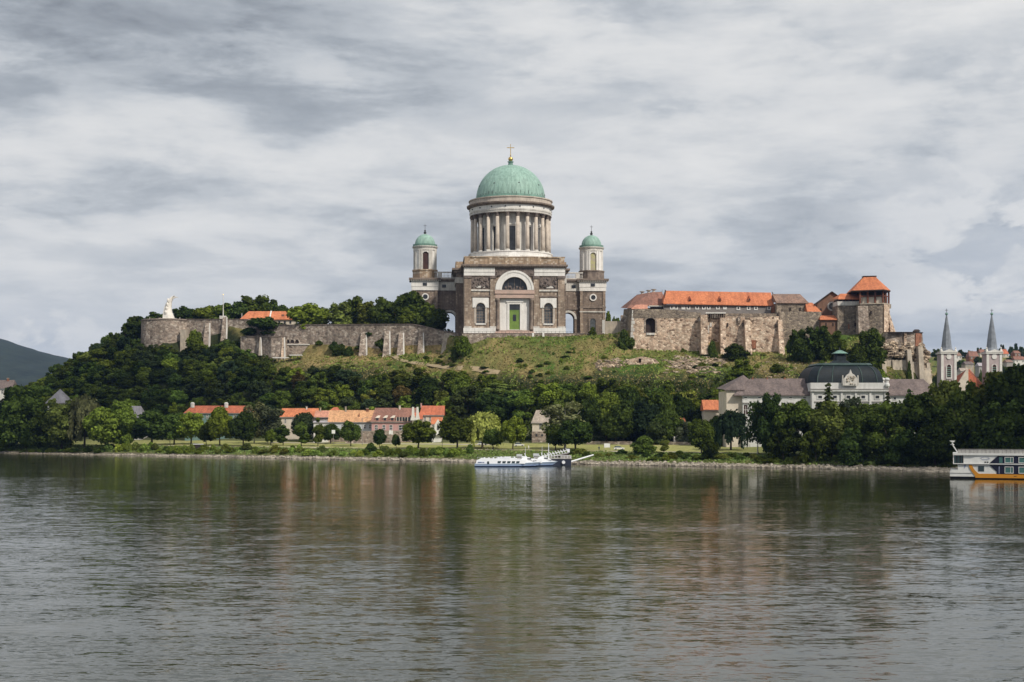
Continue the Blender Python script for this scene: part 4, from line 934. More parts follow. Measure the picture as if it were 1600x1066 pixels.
    for i in range(150):
        u = random.uniform(1374, 1456); fr = random.random(); v = 536 + fr * (40 if u > 1428 else 22) + max(0, (u - 1440)) * .9; y = (1 if u < 1430 else 1 + (u - 1430) * .22) - fr * 3.5
        m = MB(); s = random.uniform(.8, 2.0); m.ball((0, 0, 0), s, 6, .62)
        m.v = [(x(u) + p[0] * random.uniform(.8, 1.25), y + p[1] * 1.2 * random.uniform(.8, 1.2), z(v) + p[2] * random.uniform(.8, 1.25)) for p in m.v]; rk.append(m)
    for m in rk: m.build('boulder', 'rock', T)
    MB().prism([(x(1372), 0), (x(1428), -3), (x(1459), 4), (x(1459), 30), (x(1372), 30)], [(x(1378), 2.5), (x(1428), 0), (x(1445), 4), (x(1445), 30), (x(1378), 30)], z(612), z(538)).build('rock_face', 'rock', T)
    for i, (ua, ub, vt, vb, y) in enumerate([(1374, 1379, 547, 580, -3.2), (1413, 1419.5, 547, 592, -4.6), (1430.5, 1437.5, 542, 598, -4.4), (1448.5, 1453.5, 567, 598, .6)]):
        MB().prism([(x(ua - .5), y - 3.5), (x(ub + 1), y - 3.5), (x(ub + 1), y + 8), (x(ua - .5), y + 8)], [(x(ua), y), (x(ub), y), (x(ub), y + 8), (x(ua), y + 8)], z(vb + 6), z(vt)).build('concrete_buttress', 'concrete', T)
    for ua, ub, vt, y in ((1379, 1391, 557, -2.0), (1391.5, 1413, 563, -3.0), (1419, 1431, 566, -3.3), (1437, 1449, 575, -1.4)):
        MB().prism([(x(ua), y - 2.5), (x(ub), y - 2.5), (x(ub), y + 6), (x(ua), y + 6)], [(x(ua), y), (x(ub), y), (x(ub), y + 6), (x(ua), y + 6)], z(604), z(vt)).build('concrete_panel', 'concrete', T)
    s = thing('kiosk', 'tiny dark roofed kiosk on top of the promontory terrace', 'kiosk', ((1435 - 800) * 652 / F, 652 + 3, hv(519.6, 652)))
    MB().box(-.9, .9, -.8, .8, 0, .8).build('wall', 'old_wall', s); MB().roof(-1.5, 1.5, -1.2, 1.2, .8, 1.6, .6, .6).build('roof', 'timber_dark', s)
pmat('chapel_plaster', (.22, .125, .085), (.17, .10, .07), .3, .15, streak=.2)
castle()

def old_outwork():
    f = Fr(1010, 660, 34); x, z = f.x, f.z
    T = thing('ruined_outwork', 'low ruined stone wall with two dark doorways below the castle', 'ruin', f.loc)
    d1 = rect(x(998), x(1002), z(567), z(560.5)); d2 = rect(x(1031.8), x(1034.8), z(582), z(575))
    MB().plate([(x(975), -7), (x(1040), -7), (x(1036), z(573)), (x(1024), z(561)), (x(1003), z(557)), (x(985), z(561)), (x(976), z(570))], [d1, d2], 0, 1.6).build('wall', 'castle_stone', T)
    for d in (d1, d2): MB().plate(d, [], 1.0, 1.1).build('doorway', 'timber_dark', T)
old_outwork()

def rocks_below_castle():
    """pale bedded limestone breaking out of the grass slope"""
    random.seed(17); m = MB()
    import bmesh
    bb = bmesh.new(); bmesh.ops.create_icosphere(bb, subdivisions=1, radius=1); RV = [v.co.copy() for v in bb.verts]; RF = [[l.index for l in f.verts] for f in bb.faces]; bb.free()
    def slab(u, v, w, h, lo=150, hi=195):
        X, Y = uvZ(u, v, lo, hi); Z = ground(X, Y); o = len(m.v); a = random.uniform(-.5, .5); tl = random.uniform(-.18, .12)
        ca, sa = math.cos(a), math.sin(a); e = [random.uniform(.6, 1.4) for _ in range(2)]
        for p in RV:
            j = random.uniform(.72, 1.25); px, py, pz = p.x * w * e[0] * j, p.y * w * .8 * j, max(-.5, min(.55, p.z)) * 1.6 * h * e[1] * random.uniform(.8, 1.2)
            m.v.append((X + px * ca - py * sa, Y + px * sa + py * ca, Z + pz + px * tl - .15 * h))
        m.f.extend(tuple(i + o for i in q) for q in RF)
    for i in range(300):
        u = random.triangular(1034, 1138, 1075); c = 572 - (u - 1034) * .04; slab(u, random.gauss(c, 5.5), random.uniform(.5, 1.9) * random.choice((.7, 1, 1.5)), random.uniform(.25, .8))
    for i in range(70): u = random.uniform(930, 982); slab(u, random.gauss(572 - (u - 930) * .1, 3), random.uniform(.8, 2.1), random.uniform(.3, .8), 140, 185)
    for i in range(60): slab(random.uniform(1180, 1290), random.uniform(560, 592), random.uniform(.4, 1.1), random.uniform(.25, .6), 150, 190)
    tag(m.build('rock_outcrop', 'rock'), kind='stuff')
rocks_below_castle()

# ------------------------------------------------------------------ fortification on the left of the hill
def fort():
    f = Fr(256, 788, 52); x, z = f.x, f.z
    T = thing('round_bastion', 'round stone bastion below the white monument', 'bastion', f.loc)
    R = 14.6
    MB().lathe([(R + .9, -8), (R, z(502)), (R, z(498.5)), (R - 1, z(498.4)), (R - 1, z(500)), (.01, z(500))], 48, 0, 10).build('wall', 'old_wall', T)
    MB().lathe([(R + .2, z(501)), (R + .35, z(500.4)), (R + .3, z(499)), (R, z(498.8))], 48, 0, 10).build('coping', 'cornice_stone', T)
    MB().box(x(285), x(295), -5.5, 4, -8, z(516)).build('buttress', 'concrete', T)
    # monument
    f2 = Fr(263, 792, hv(498.4, 792)); s = thing('monument', 'white curved stone monument shaped like a leaning wing on the round bastion', 'monument', f2.loc)
    xx, zz = f2.x, f2.z
    L = [(255, 499), (255.5, 490), (257, 482), (260, 474), (264, 468), (268, 464), (272.5, 462)]; Rr = [(272.5, 499), (271, 494), (268.5, 488), (267.5, 481), (268, 473), (270, 466.5), (272.9, 462.5)]
    m = MB()
    for (a, va), (b, vb) in zip(L, Rr):
        t = 1.6 * (499 - va) / 37; m.v += [(xx(a), -1.6 + t * .5, zz(va)), (xx((a + b) / 2), -2.4 + t * .8, zz((va + vb) / 2)), (xx(b), -1.3 + t * .4, zz(vb)), (xx(b), 1.5 - t * .5, zz(vb)), (xx(a), 1.8 - t * .5, zz(va))]
    for i in range(len(L) - 1):
        for k in range(5): m.f.append((5 * i + k, 5 * i + (k + 1) % 5, 5 * i + 5 + (k + 1) % 5, 5 * i + 5 + k))
    m.f += [(4, 3, 2, 1, 0), tuple(range(len(m.v) - 5, len(m.v)))]
    m.build('wing', 'monument_white', s)
    MB().beam((xx(270), 0, zz(467)), (xx(274.5), 0, zz(464)), .7, .6).beam((xx(274.5), 0, zz(464)), (xx(277.5), 0, zz(464.8)), .45, .4).build('arm', 'monument_white', s)
    g = MB()
    for v in (470, 476, 482, 488): g.ball((xx(264 - (v - 470) * .2), -1.9, zz(v)), .75, 8, 1.7)
    g.build('carved_figures', 'monument_white', s)
    MB().box(xx(250), xx(276), -3, 3, -.8, .25).build('base', 'pale_stone', s)
    # long curtain wall in two runs
    def run(name, label, pts, Hb, butt, cat='fortress wall'):
        (u0, va, Z0), (u1, vb, Z1) = pts[0], pts[-1]; fc = Fr((u0 + u1) / 2, (Z0 + Z1) / 2, Hb); t = thing(name, label, cat, fc.loc)
        P = [((u - 800) * Z / F - fc.X0, Z - fc.Z, CH + (V0 - v) * Z / F - Hb) for u, v, Z in pts]
        vs = []; n = len(P)
        for X, Y, h in P: vs += [(X, Y - .8, -9), (X, Y, h), (X, Y + 2.2, h), (X, Y + 2.2, -9)]
        fs = [(4 * i + k, 4 * i + 4 + k, 4 * i + 4 + (k + 1) % 4, 4 * i + (k + 1) % 4) for i in range(n - 1) for k in range(4)] + [(0, 1, 2, 3), (4 * n - 1, 4 * n - 2, 4 * n - 3, 4 * n - 4)]
        MB().add(vs, fs).build('masonry', 'old_wall', t)
        c = MB()
        for (a, b) in zip(P, P[1:]): c.beam((a[0], a[1] + 1.1, a[2] + .12), (b[0], b[1] + 1.1, b[2] + .12), 2.7, .3)
        c.build('coping', 'cornice_stone', t)
        for ua, ub, vt, vb2, dep, fm in butt:
            Z = float(np.interp((ua + ub) / 2, [p[0] for p in pts], [p[2] for p in pts])); X0, X1 = (ua - 800) * Z / F - fc.X0, (ub - 800) * Z / F - fc.X0
            zt, zb_ = CH + (V0 - vt) * Z / F - Hb, CH + (V0 - vb2) * Z / F - Hb - 2; y = Z - fc.Z - .3
            b = MB().prism([(X0, y - dep), (X1, y - dep), (X1, y + 1), (X0, y + 1)], [(X0 + (X1 - X0) * .22, y - .4), (X1 - .5, y - .4), (X1 - .5, y + 1), (X0 + (X1 - X0) * .22, y + 1)], zb_, zt).build('buttress', fm, t)
            MB().prism([(X1 - .65, y - dep - .15), (X1 + .05, y - dep - .15), (X1 + .05, y), (X1 - .65, y)], [(X1 - 1.05, y - .55), (X1 - .45, y - .55), (X1 - .45, y), (X1 - 1.05, y)], zb_, zt).build('sunlit_edge', 'pale_stone', b)  # pale strip paints sunlight on the right edge of the buttress
        return t, fc
    run('fortress_wall', 'weathered stone fortress wall with the flagpole on it', [(292, 499, 790), (318, 499.5, 786), (350, 499, 782), (388, 499.5, 778), (394, 502, 777)], 52,
        [(319, 330.5, 505, 538, 4.5, 'old_wall'), (346.5, 357, 496, 528, 3.5, 'old_wall')])
    run('fortress_wall', 'long fortress wall of brown stone with five sloping buttresses', [(384, 507.5, 770), (446, 508, 760), (520, 507.5, 748), (605, 507, 734), (645, 507, 728), (662, 510, 725), (690, 517, 721), (716, 521, 717)], 49,
        [(561.5, 575, 519, 552, 4, 'old_wall'), (598.5, 611.5, 518, 557, 5, 'old_wall'), (621, 633, 520, 552, 5, 'old_wall'), (652.5, 664, 520, 552, 4.5, 'old_wall'), (689, 712, 521, 549, 6, 'concrete')])
    t, fc = run('fortress_wall', 'lower forework wall with a rounded corner under the bushes', [(376, 526, 764), (400, 527, 761), (408, 527.5, 758), (424, 527, 752), (440, 526, 751), (448, 526, 753)], 44, [(405, 410.5, 527, 550, 2, 'concrete'), (440, 447, 527, 556, 2.5, 'castle_stone')])
    f = Fr(458, 754, 48); x, z = f.x, f.z
    T = thing('vaulted_shed', 'low vaulted masonry shed with three dark openings against the fortress wall', 'shed', f.loc)
    ops = [arch(x(u), 1.0, z(536.5), z(534), 8) for u in (449.5, 456.5, 464)]
    MB().plate(rect(x(445), x(484), z(538), z(530.5)), ops, 0, .8).build('front_wall', 'old_wall', T)
    for o in ops: MB().plate(o, [], .6, .7).build('opening', 'timber_dark', T)
    MB().box(x(445), x(484), -.8, 4, z(539.3), z(537.6)).build('ledge', 'pale_stone', T); MB().box(x(446), x(482), -.3, 4, -3, z(539.3)).build('lower_wall', 'old_wall', T)
    for (ua, ub, v, lb) in ((427, 452, 559.5, 'white flat roofed shelter lower down in front of the forework wall'), (453, 472, 555.5, 'white flat roofed shelter by the vaulted shed')):
        f = Fr((ua + ub) / 2, 743, hv(v + 5, 743)); x, z = f.x, f.z
        T = thing('shelter', lb, 'shelter', f.loc, 0, 'flat shelters below the fortress wall')
        MB().box(x(ua), x(ub), -2, 2, z(v + .5), z(v - 1)).build('roof', 'render_white', T)
        for i in range(4): u = ua + 1 + i * (ub - ua - 2) / 3; MB().box(x(u) - .15, x(u) + .15, -1.9, -1.6, -2, z(v + .5)).build('post', 'timber_dark', T)
    f = Fr(349, 785, hv(502, 785)); x, z = f.x, f.z
    T = thing('flagpole', 'tall white flagpole standing on a stone block of the fortress wall', 'flagpole', f.loc)
    MB().box(-1.7, 1.7, -2.2, 1.2, -.4, z(494)).build('base', 'pale_stone', T)
    MB().tube((0, -.4, z(494)), (0, -.4, z(461)), .26, .14, 6).build('pole', 'render_white', T); MB().ball((0, -.4, z(460.6)), .3, 6).build('knob', 'gold', T)
    # orange-roofed building on the plateau
    f = Fr(418, 786, hv(509, 786)); x, z = f.x, f.z
    T = thing('barrack', 'long low barrack with bright orange hipped roof behind the fortress wall', 'building', f.loc)
    MB().box(x(379), x(460), .6, 9, -3, z(499)).build('wall', 'render_cream', T)
    MB().roof(x(374.5), x(462.5), -.3, 10, z(499), z(486.5, 5), x(386) - x(374.5), x(462.5) - x(456)).build('roof', 'tile_orange', T)
    MB().beam((x(421.5), -.4, z(499) + .1), (x(421.5), 5, z(486.5, 5) + .15), .7, .35).build('fire_wall', 'render_white', T)
    MB().box(x(439.5), x(443), 1.5, 3.2, z(495), z(491)).build('dormer', 'tile_brown', T); MB().box(x(375), x(376.2), 4, 5, z(496), z(489)).build('chimney', 'render_grey', T)
    for i in range(9): u = 384 + i * 8.7; MB().box(x(u) - .5, x(u) + .5, .4, .58, z(505.5), z(501.5)).build('window', 'window_dark', T)
fort()
# ------------------------------------------------------------------ town along the river
def house(name, label, cat, u0, u1, ve, vr, Z, depth, wall, roof, wins=(), hl=0, hr=0, chim=(), vb=None, over=.5, win_mat='window_dark', frame='render_white', base=None, group=None, rz=0):
    """a house under a ridged roof: columns u0..u1, eaves and ridge rows, windows (u, v top, v bottom, width in columns)"""
    X = ((u0 + u1) / 2 - 800) * Z / F; H = ground(X, Z) if vb is None else hv(vb, Z)
    f = Fr((u0 + u1) / 2, Z, H); x, z = f.x, f.z
    T = thing(name, label, cat, f.loc, rz, group)
    MB().box(x(u0) + over, x(u1) - over, 0, depth, -4, z(ve)).build('wall', wall, T)
    zr = z(vr, depth / 2)
    r = MB().roof(x(u0), x(u1), -over, depth + over, z(ve) + .02, zr, hl * f.k, hr * f.k).build('roof', roof, T)
    if not hl: MB().add([(x(u0) + over, 0, z(ve)), (x(u0) + over, depth, z(ve)), (x(u0) + over, depth / 2, zr - .35)], [(0, 1, 2)]).build('gable', wall, T)
    if not hr: MB().add([(x(u1) - over, 0, z(ve)), (x(u1) - over, depth, z(ve)), (x(u1) - over, depth / 2, zr - .35)], [(0, 1, 2)]).build('gable', wall, T)
    MB().box(x(u0), x(u1), -over - .12, -over + .05, z(ve) - .38, z(ve) - .05).build('gutter', 'pole_grey', r)
    for u, va, vb2, w in wins:
        window(T, rect(x(u - w / 2), x(u + w / 2), z(vb2), z(va)), -.02, win_mat, frame, .14, (1, 1), proud=.1)
    for u, va, vb2, w, m in chim:
        c = MB().box(x(u - w / 2), x(u + w / 2), depth * .42, depth * .42 + max(.7, w * f.k * .8), z(vb2), z(va) + .0).build('chimney', m, r)
        MB().box(x(u - w / 2) - .12, x(u + w / 2) + .12, depth * .42 - .12, depth * .42 + max(.7, w * f.k * .8) + .12, z(va), z(va) + .22).build('chimney_cap', 'concrete', c)
    if base: MB().box(x(u0) + over - .25, x(u1) - over + .25, -.3, .4, -4, z(base)).build('stone_base', 'old_wall', T)
    return T, f

T, f = house('long_house', 'long low house with red orange roof and two round white chimneys', 'house', 287, 396, 645.5, 634, 688, 10, 'render_teal', 'tile_red',
     [(u, 648.5, 653.5, 2.6) for u in (300, 308, 316, 324, 345, 356, 367, 378, 388)], 9, 9)
for u in (298, 351):
    c = MB().tube((f.x(u), 4, f.z(637)), (f.x(u), 4, f.z(631)), 1.0, .95, 12).build('chimney', 'render_white', T); MB().ball((f.x(u), 4, f.z(631)), 1.05, 12, .8).build('chimney_dome', 'render_white', c)
house('town_house', 'plain house with bright orange roof next to the long low house', 'house', 436, 496, 651.5, 638, 668, 10, 'render_cream', 'tile_orange', [(u, 655, 661, 2.5) for u in (446, 458, 470, 484)], 2, 0, [(477, 635.5, 641, 2, 'render_white')])
house('town_house', 'house with pale salmon roof between two orange roofed houses', 'house', 491, 530, 652, 641.5, 660, 9, 'render_grey', 'tile_salmon', [(u, 655, 660, 2.4) for u in (499, 508, 517)], 0, 0, [(499, 638, 643, 1.6, 'concrete')])
house('garden_shed', 'low white shed with a flat pale roof beside the tan roofed house', 'shed', 489, 514, 660, 657.8, 645, 6, 'render_white', 'tile_lilac', [(501, 663.5, 668.5, 2)], 0, 0, over=.3)
house('town_house', 'small house behind the others showing only a red gable', 'house', 516, 530, 641, 636.5, 664, 8, 'render_cream', 'tile_red', (), 4, 4)
T, f = house('town_house', 'wide pale blue house with an orange tan tiled roof and two chimneys', 'house', 512, 584, 659.5, 641, 646, 13, 'render_blue', 'tile_tan', [(u, 664, 669.5, 2.6) for u in (524, 535, 546, 557, 570, 578)], 0, 0,
     [(538, 636, 646, 2.2, 'concrete'), (572, 638.5, 646, 4, 'brick_red')], base=674)
MB().box(f.x(559.5), f.x(561), 2.5, 3.2, f.z(657), f.z(646)).build('roof_vent', 'brick_red', T)
# pink house
T, f = house('pink_house', 'pink house with brown red mansard roof and three white framed dormers', 'house', 579, 652, 659, 637.5, 634, 14, 'render_pink', 'tile_brown', [(588, 664.5, 671.5, 4), (600, 664.5, 671.5, 4), (611, 664.5, 671.5, 4), (628, 664.5, 672, 9)], 5, 0,
     [(623, 634, 640, 3, 'render_cream')], base=673)
x, z = f.x, f.z
for u in (589.5, 601.5, 613):
    d = MB().add([(x(u - 2.8), .2, z(658)), (x(u + 2.8), .2, z(658)), (x(u + 2.8), .2, z(653)), (x(u - 2.8), .2, z(653)), (x(u - 2.8), 4, z(653)), (x(u + 2.8), 4, z(653)), (x(u + 2.8), 1, z(658)), (x(u - 2.8), 1, z(658))],
        [(0, 1, 2, 3), (1, 6, 5, 2), (0, 3, 4, 7), (3, 2, 5, 4)]).build('dormer', 'render_pink', T)
    MB().box(x(u - 2), x(u + 2), .08, .19, z(657.3), z(653.5)).build('dormer_window', 'window_dark', d)
    MB().add([(x(u - 3.4), -.1, z(652.8)), (x(u + 3.4), -.1, z(652.8)), (x(u + 5.0), 5.2, z(646.5)), (x(u + 3), 5.2, z(646.5)), (x(u - 3.4), -.1, z(653.2)), (x(u + 3.4), -.1, z(653.2))], [(0, 1, 2, 3), (4, 5, 1, 0)]).build('dormer_roof', 'render_cream', d)
g = MB().box(x(619), x(642), -.15, 2.5, z(658.6), z(652)).build('glazed_gallery', 'window_dark', T)
for i in range(6): u = 619.5 + i * 4.4; MB().box(x(u) - .13, x(u) + .13, -.28, -.152, z(658.6), z(652)).build('mullion', 'render_cream', g)
T, f = house('white_gable_house', 'house with two tall curved white gables against the red roofs', 'house', 642, 660, 655, 645, 630, 10, 'render_cream', 'tile_red', [(648, 658, 663, 2.5), (655, 658, 663, 2.5)], 0, 0)
for u in (645.5, 652.5): MB().plate([(f.x(u - 4), f.z(657)), (f.x(u + 4), f.z(657)), (f.x(u + 2.3), f.z(648)), (f.x(u + 1.4), f.z(636)), (f.x(u - 1.4), f.z(636)), (f.x(u - 2), f.z(648))], [], -.9, -.2).build('curved_gable', 'render_white', T)
house('town_house', 'tall house with red roof and dark timber gable edge beside the white gables', 'house', 655, 694, 648.5, 634, 634, 12, 'render_cream', 'tile_red', [(u, 652, 658, 2.6) for u in (664, 672, 686)], 3, 0, [(657, 630.5, 637, 2, 'render_pink')])
T, f = house('chapel_house', 'small white gabled house with steep orange roof below the red roofed house', 'house', 673, 691, 663, 652, 624, 8, 'render_white', 'tile_orange', [], 0, 0)
MB().plate([(f.x(679), f.z(680)), (f.x(690), f.z(680)), (f.x(690), f.z(664)), (f.x(684.5), f.z(655)), (f.x(679), f.z(664))], [], -1.2, -.6).build('front_gable', 'render_white', T)
MB().plate(arch(f.x(684.5), .45, f.z(672), f.z(666), 8), [], -1.28, -1.21).build('gable_window', 'window_grey', T)
T, f = house('tower_house', 'narrow pink white house with hipped grey tan roof on a stone base', 'house', 830, 862, 660.5, 641, 604, 9, 'render_cream', 'tile_greytan', [(845, 662.5, 671, 4.5), (856, 663, 671, 4)], 8, 6, [(854, 643, 650, 2.4, 'concrete')], base=674.5, win_mat='window_dark')
for u in (838, 847, 855): MB().box(f.x(u - 1.2), f.x(u + 1.2), -.42, -.301, f.z(682), f.z(678.5)).build('cellar_window', 'window_dark', T)
f = Fr(89.5, 728, ground((89.5 - 800) * 728 / F, 728)); T = thing('pavilion', 'pavilion with pale lilac grey pyramid roof rising above the riverside trees', 'house', f.loc)
MB().box(f.x(74.5), f.x(104.5), 0, 9.5, -3, f.z(630)).build('wall', 'render_white', T); MB().roof(f.x(71.5), f.x(107.5), -.9, 10.4, f.z(629.5), f.z(608, 4.7), 5.85, 5.85).build('roof', 'tile_lilac', T)
MB().box(f.x(71.5), f.x(107.5), -1.0, -.9, f.z(631), f.z(629.8)).build('fascia', 'render_grey', T); MB().box(f.x(84), f.x(90), -.1, -.01, f.z(640), f.z(633)).build('window', 'window_grey', T)
house('white_villa', 'white villa with steep pale grey roof half hidden by the round tree', 'house', 184, 224, 655, 634.5, 706, 11, 'render_white', 'tile_lilac', [(192, 660, 668, 4), (203, 660, 668, 4), (215, 660, 668, 4)], 8, 8)
house('villa', 'villa with grey brown roof and chimney beyond the riverside trees', 'house', -14, 20, 607, 594, 800, 10, 'render_white', 'slate', [(4, 610, 615, 3), (13, 610, 615, 3)], 5, 2, [(8, 591, 597, 3, 'brick_red')])
house('gable_house', 'house with bright orange roof beside the white museum wing', 'house', 1099, 1137, 641, 625, 575, 10, 'render_cream', 'tile_orange', (), 0, 0, [(1128, 622, 628, 3.4, 'brick_red')])
house('cottage', 'cottage with orange roof glimpsed through the dark trees', 'house', 1051, 1072, 665, 653, 584, 8, 'render_white', 'tile_orange', [(1058, 667, 672, 2.6)], 0, 0)

def museum():
    f = Fr(1324, 545, 6.5); x, z = f.x, f.z
    T = thing('museum', 'white classical museum with big dark domed roof and slate wings', 'museum', f.loc)
    # wings
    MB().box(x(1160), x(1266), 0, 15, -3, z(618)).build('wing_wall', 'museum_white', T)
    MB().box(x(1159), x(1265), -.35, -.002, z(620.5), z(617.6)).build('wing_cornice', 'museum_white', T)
    MB().add([(x(1146), -.9, z(617)), (x(1265), -.9, z(617)), (x(1265), 7.5, z(591.5, 7.5)), (x(1178), 7.5, z(591.5, 7.5)), (x(1265), 16, z(617, 16)), (x(1146), 16, z(617, 16)), (x(1146), -.9, z(618.6)), (x(1265), -.9, z(618.6))],
             [(0, 1, 2, 3), (3, 2, 4, 5), (0, 3, 5), (6, 7, 1, 0)]).build('wing_roof', 'slate', T)
    MB().box(x(1136), x(1162), 1.5, 22, -3, z(611)).build('corner_wing', 'render_cream', T)
    MB().add([(x(1132.5), .8, z(609)), (x(1164), .8, z(609)), (x(1168), 10, z(586, 10)), (x(1163), 23, z(607, 23)), (x(1132.5), 23, z(607, 23)), (x(1190), 14, z(600, 14)), (x(1132.5), .8, z(610.5)), (x(1164), .8, z(610.5))], [(0, 1, 2), (1, 5, 2), (0, 2, 4), (2, 5, 3), (4, 2, 3), (6, 7, 1, 0)]).build('corner_roof', 'slate', T)
    for u in (1181, 1204, 1232): c = MB().box(x(u - 1.2), x(u + 1.2), 7, 8.2, z(595), z(589)).build('chimney', 'brick_red', T)
    for u in (1165, 1187, 1211, 1235, 1257):
        window(T, rect(x(u - 2.2), x(u + 2.2), z(622.5), z(620.7)), -.04, 'window_dark', 'museum_white', .2, proud=.12, name='attic_window')
        w = window(T, rect(x(u - 3), x(u + 3), z(648), z(633)), -.04, 'louvre_brown', 'museum_white', .35, (1, 1), proud=.15)
        MB().box(x(u - 4.8), x(u + 4.8), -.6, -.003, z(630.5), z(629)).build('hood', 'render_grey', w)
        window(T, rect(x(u - 3), x(u + 3), z(684), z(668)), -.04, 'window_dark', 'museum_white', .35, (1, 1), proud=.15)
    MB().box(x(1160), x(1265), -.3, -.004, z(657), z(655)).build('string_course', 'render_grey', T)
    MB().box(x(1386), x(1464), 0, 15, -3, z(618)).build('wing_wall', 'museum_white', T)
    MB().add([(x(1382), -.9, z(617)), (x(1467), -.9, z(617)), (x(1452), 7.5, z(592.5, 7.5)), (x(1382), 7.5, z(592.5, 7.5)), (x(1467), 16, z(617, 16)), (x(1382), 16, z(617, 16)), (x(1382), -.9, z(618.6)), (x(1467), -.9, z(618.6))],
             [(0, 1, 2, 3), (3, 2, 4, 5), (1, 4, 2), (6, 7, 1, 0)]).build('wing_roof', 'slate', T)
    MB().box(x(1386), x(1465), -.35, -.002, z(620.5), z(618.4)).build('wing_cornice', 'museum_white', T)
    for u in (1398, 1418, 1440):
        window(T, rect(x(u - 2), x(u + 2), z(624.5), z(621)), -.04, 'window_dark', 'museum_white', .2, proud=.12, name='attic_window')
        window(T, rect(x(u - 3), x(u + 3), z(648), z(633)), -.04, 'window_dark', 'museum_white', .35, (1, 1), proud=.15)
    # centre block
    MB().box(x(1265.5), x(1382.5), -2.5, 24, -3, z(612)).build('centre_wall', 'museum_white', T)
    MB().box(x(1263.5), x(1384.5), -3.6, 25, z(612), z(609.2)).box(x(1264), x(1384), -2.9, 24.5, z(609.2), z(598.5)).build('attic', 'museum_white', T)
    MB().box(x(1263), x(1385), -3.8, -2.92, z(609.2), z(607.8)).build('cornice', 'render_grey', T)
    for u in (1279, 1302, 1323, 1346, 1368):
        window(T, rect(x(u - 3), x(u + 3), z(623), z(618.5)), -2.54, 'window_dark', 'museum_white', .35, proud=.2, name='attic_window')
        w = window(T, rect(x(u - 4), x(u + 4), z(652), z(634)), -2.54, 'window_dark', 'museum_white', .4, (1, 2), proud=.2)
        MB().box(x(u - 5.6), x(u + 5.6), -3.0, -2.505, z(631.5), z(630)).build('hood', 'render_grey', w)
    for u in (1267.5, 1290.5, 1312.5, 1334.5, 1357, 1380.5): MB().box(x(u - 1.6), x(u + 1.6), -3.0, -2.503, -2, z(613.5)).build('pilaster', 'museum_white', T)
    MB().box(x(1265), x(1383), -2.9, -2.504, z(628.6), z(627)).build('string_course', 'render_grey', T)
    # square dome
    def ring(hw, yc, hd, c=.22): return [(x(1322) + hw * a, yc + hd * b) for a, b in ((-1, -1 + c), (-1 + c, -1), (1 - c, -1), (1, -1 + c), (1, 1 - c), (1 - c, 1), (-1 + c, 1), (-1, 1 - c))]
    W0 = (x(1381) - x(1263)) / 2; m = MB(); n = 9; zb, zt = z(598.5), z(572); vs = []; prev = None
    for i in range(n + 1):
        t = i / n; a = t * PI / 2 * .86; hw = W0 * (.76 + .24 * (math.cos(a) - math.cos(PI / 2 * .86)) / (1 - math.cos(PI / 2 * .86))); h = zb + (zt - zb) * math.sin(a) / math.sin(PI / 2 * .86)
        r = ring(hw, 10.8, hw * .88)
        if prev: m.prism(prev[0], r, prev[1], h)
        prev = (r, h)
    dm = m.build('dome', 'zinc_dark', T)
    for q in (-.40, .40, -.79, .79):
        s = MB(); last = None
        for i in range(n + 1):
            t = i / n; a = t * PI / 2 * .86; hw = W0 * (.76 + .24 * (math.cos(a) - math.cos(PI / 2 * .86)) / (1 - math.cos(PI / 2 * .86))); h = zb + (zt - zb) * math.sin(a) / math.sin(PI / 2 * .86)
            p = (x(1322) + q * hw, 10.8 - hw * .88 - .05, h)
            if last: s.beam(last, p, .35, .3)
            last = p
        s.build('dome_rib', 'zinc_green', dm)
    MB().prism(ring(W0 * .73, 10.8, W0 * .65), ring(W0 * .76, 10.8, W0 * .68), z(573), z(570)).prism(ring(W0 * .76, 10.8, W0 * .68), ring(W0 * .70, 10.8, W0 * .62), z(570), z(567)).build('dome_platform', 'zinc_green', T)
    MB().prism(ring(W0 * .28, 10.8, W0 * .28), ring(W0 * .17, 10.8, W0 * .17), z(567), z(562)).prism(ring(W0 * .15, 10.8, W0 * .15), ring(W0 * .135, 10.8, W0 * .135), z(562), z(551)).build('lantern', 'zinc_dark', T)
    MB().prism(ring(W0 * .20, 10.8, W0 * .20), ring(W0 * .05, 10.8, W0 * .05), z(550.8), z(545.5)).build('lantern_roof', 'copper_dull', T); MB().tube((x(1322), 10.8, z(546)), (x(1322), 10.8, z(541)), .3, .1, 6).build('finial', 'dark_metal', T)
    o = MB().plate([(x(1313), z(603)), (x(1337), z(603)), (x(1337), z(596)), (x(1335), z(592)), (x(1331), z(586.5)), (x(1327), z(584)), (x(1325), z(578)), (x(1323), z(584)), (x(1319), z(586.5)), (x(1315), z(592)), (x(1313), z(596))], [], -4.4, -3.4).build('crest_gable', 'pale_stone', T)
    for u in (1313, 1336.5): MB().tube((x(u), -3.9, z(600)), (x(u), -3.9, z(587)), .42, .22, 6).build('crest_urn', 'pale_stone', o)
    c = MB(); random.seed(9)
    for i in range(26): c.ball((x(1325) + random.uniform(-1.7, 1.7), -4.45, z(random.uniform(589, 601))), random.uniform(.2, .5), 6)
    tag(c.build('carving', 'concrete', o), kind='stuff')
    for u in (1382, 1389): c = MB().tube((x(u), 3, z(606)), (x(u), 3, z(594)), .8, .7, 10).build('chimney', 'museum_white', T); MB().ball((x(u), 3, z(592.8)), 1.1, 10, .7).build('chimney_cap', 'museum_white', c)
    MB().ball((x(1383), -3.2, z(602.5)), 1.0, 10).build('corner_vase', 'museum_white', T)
museum()

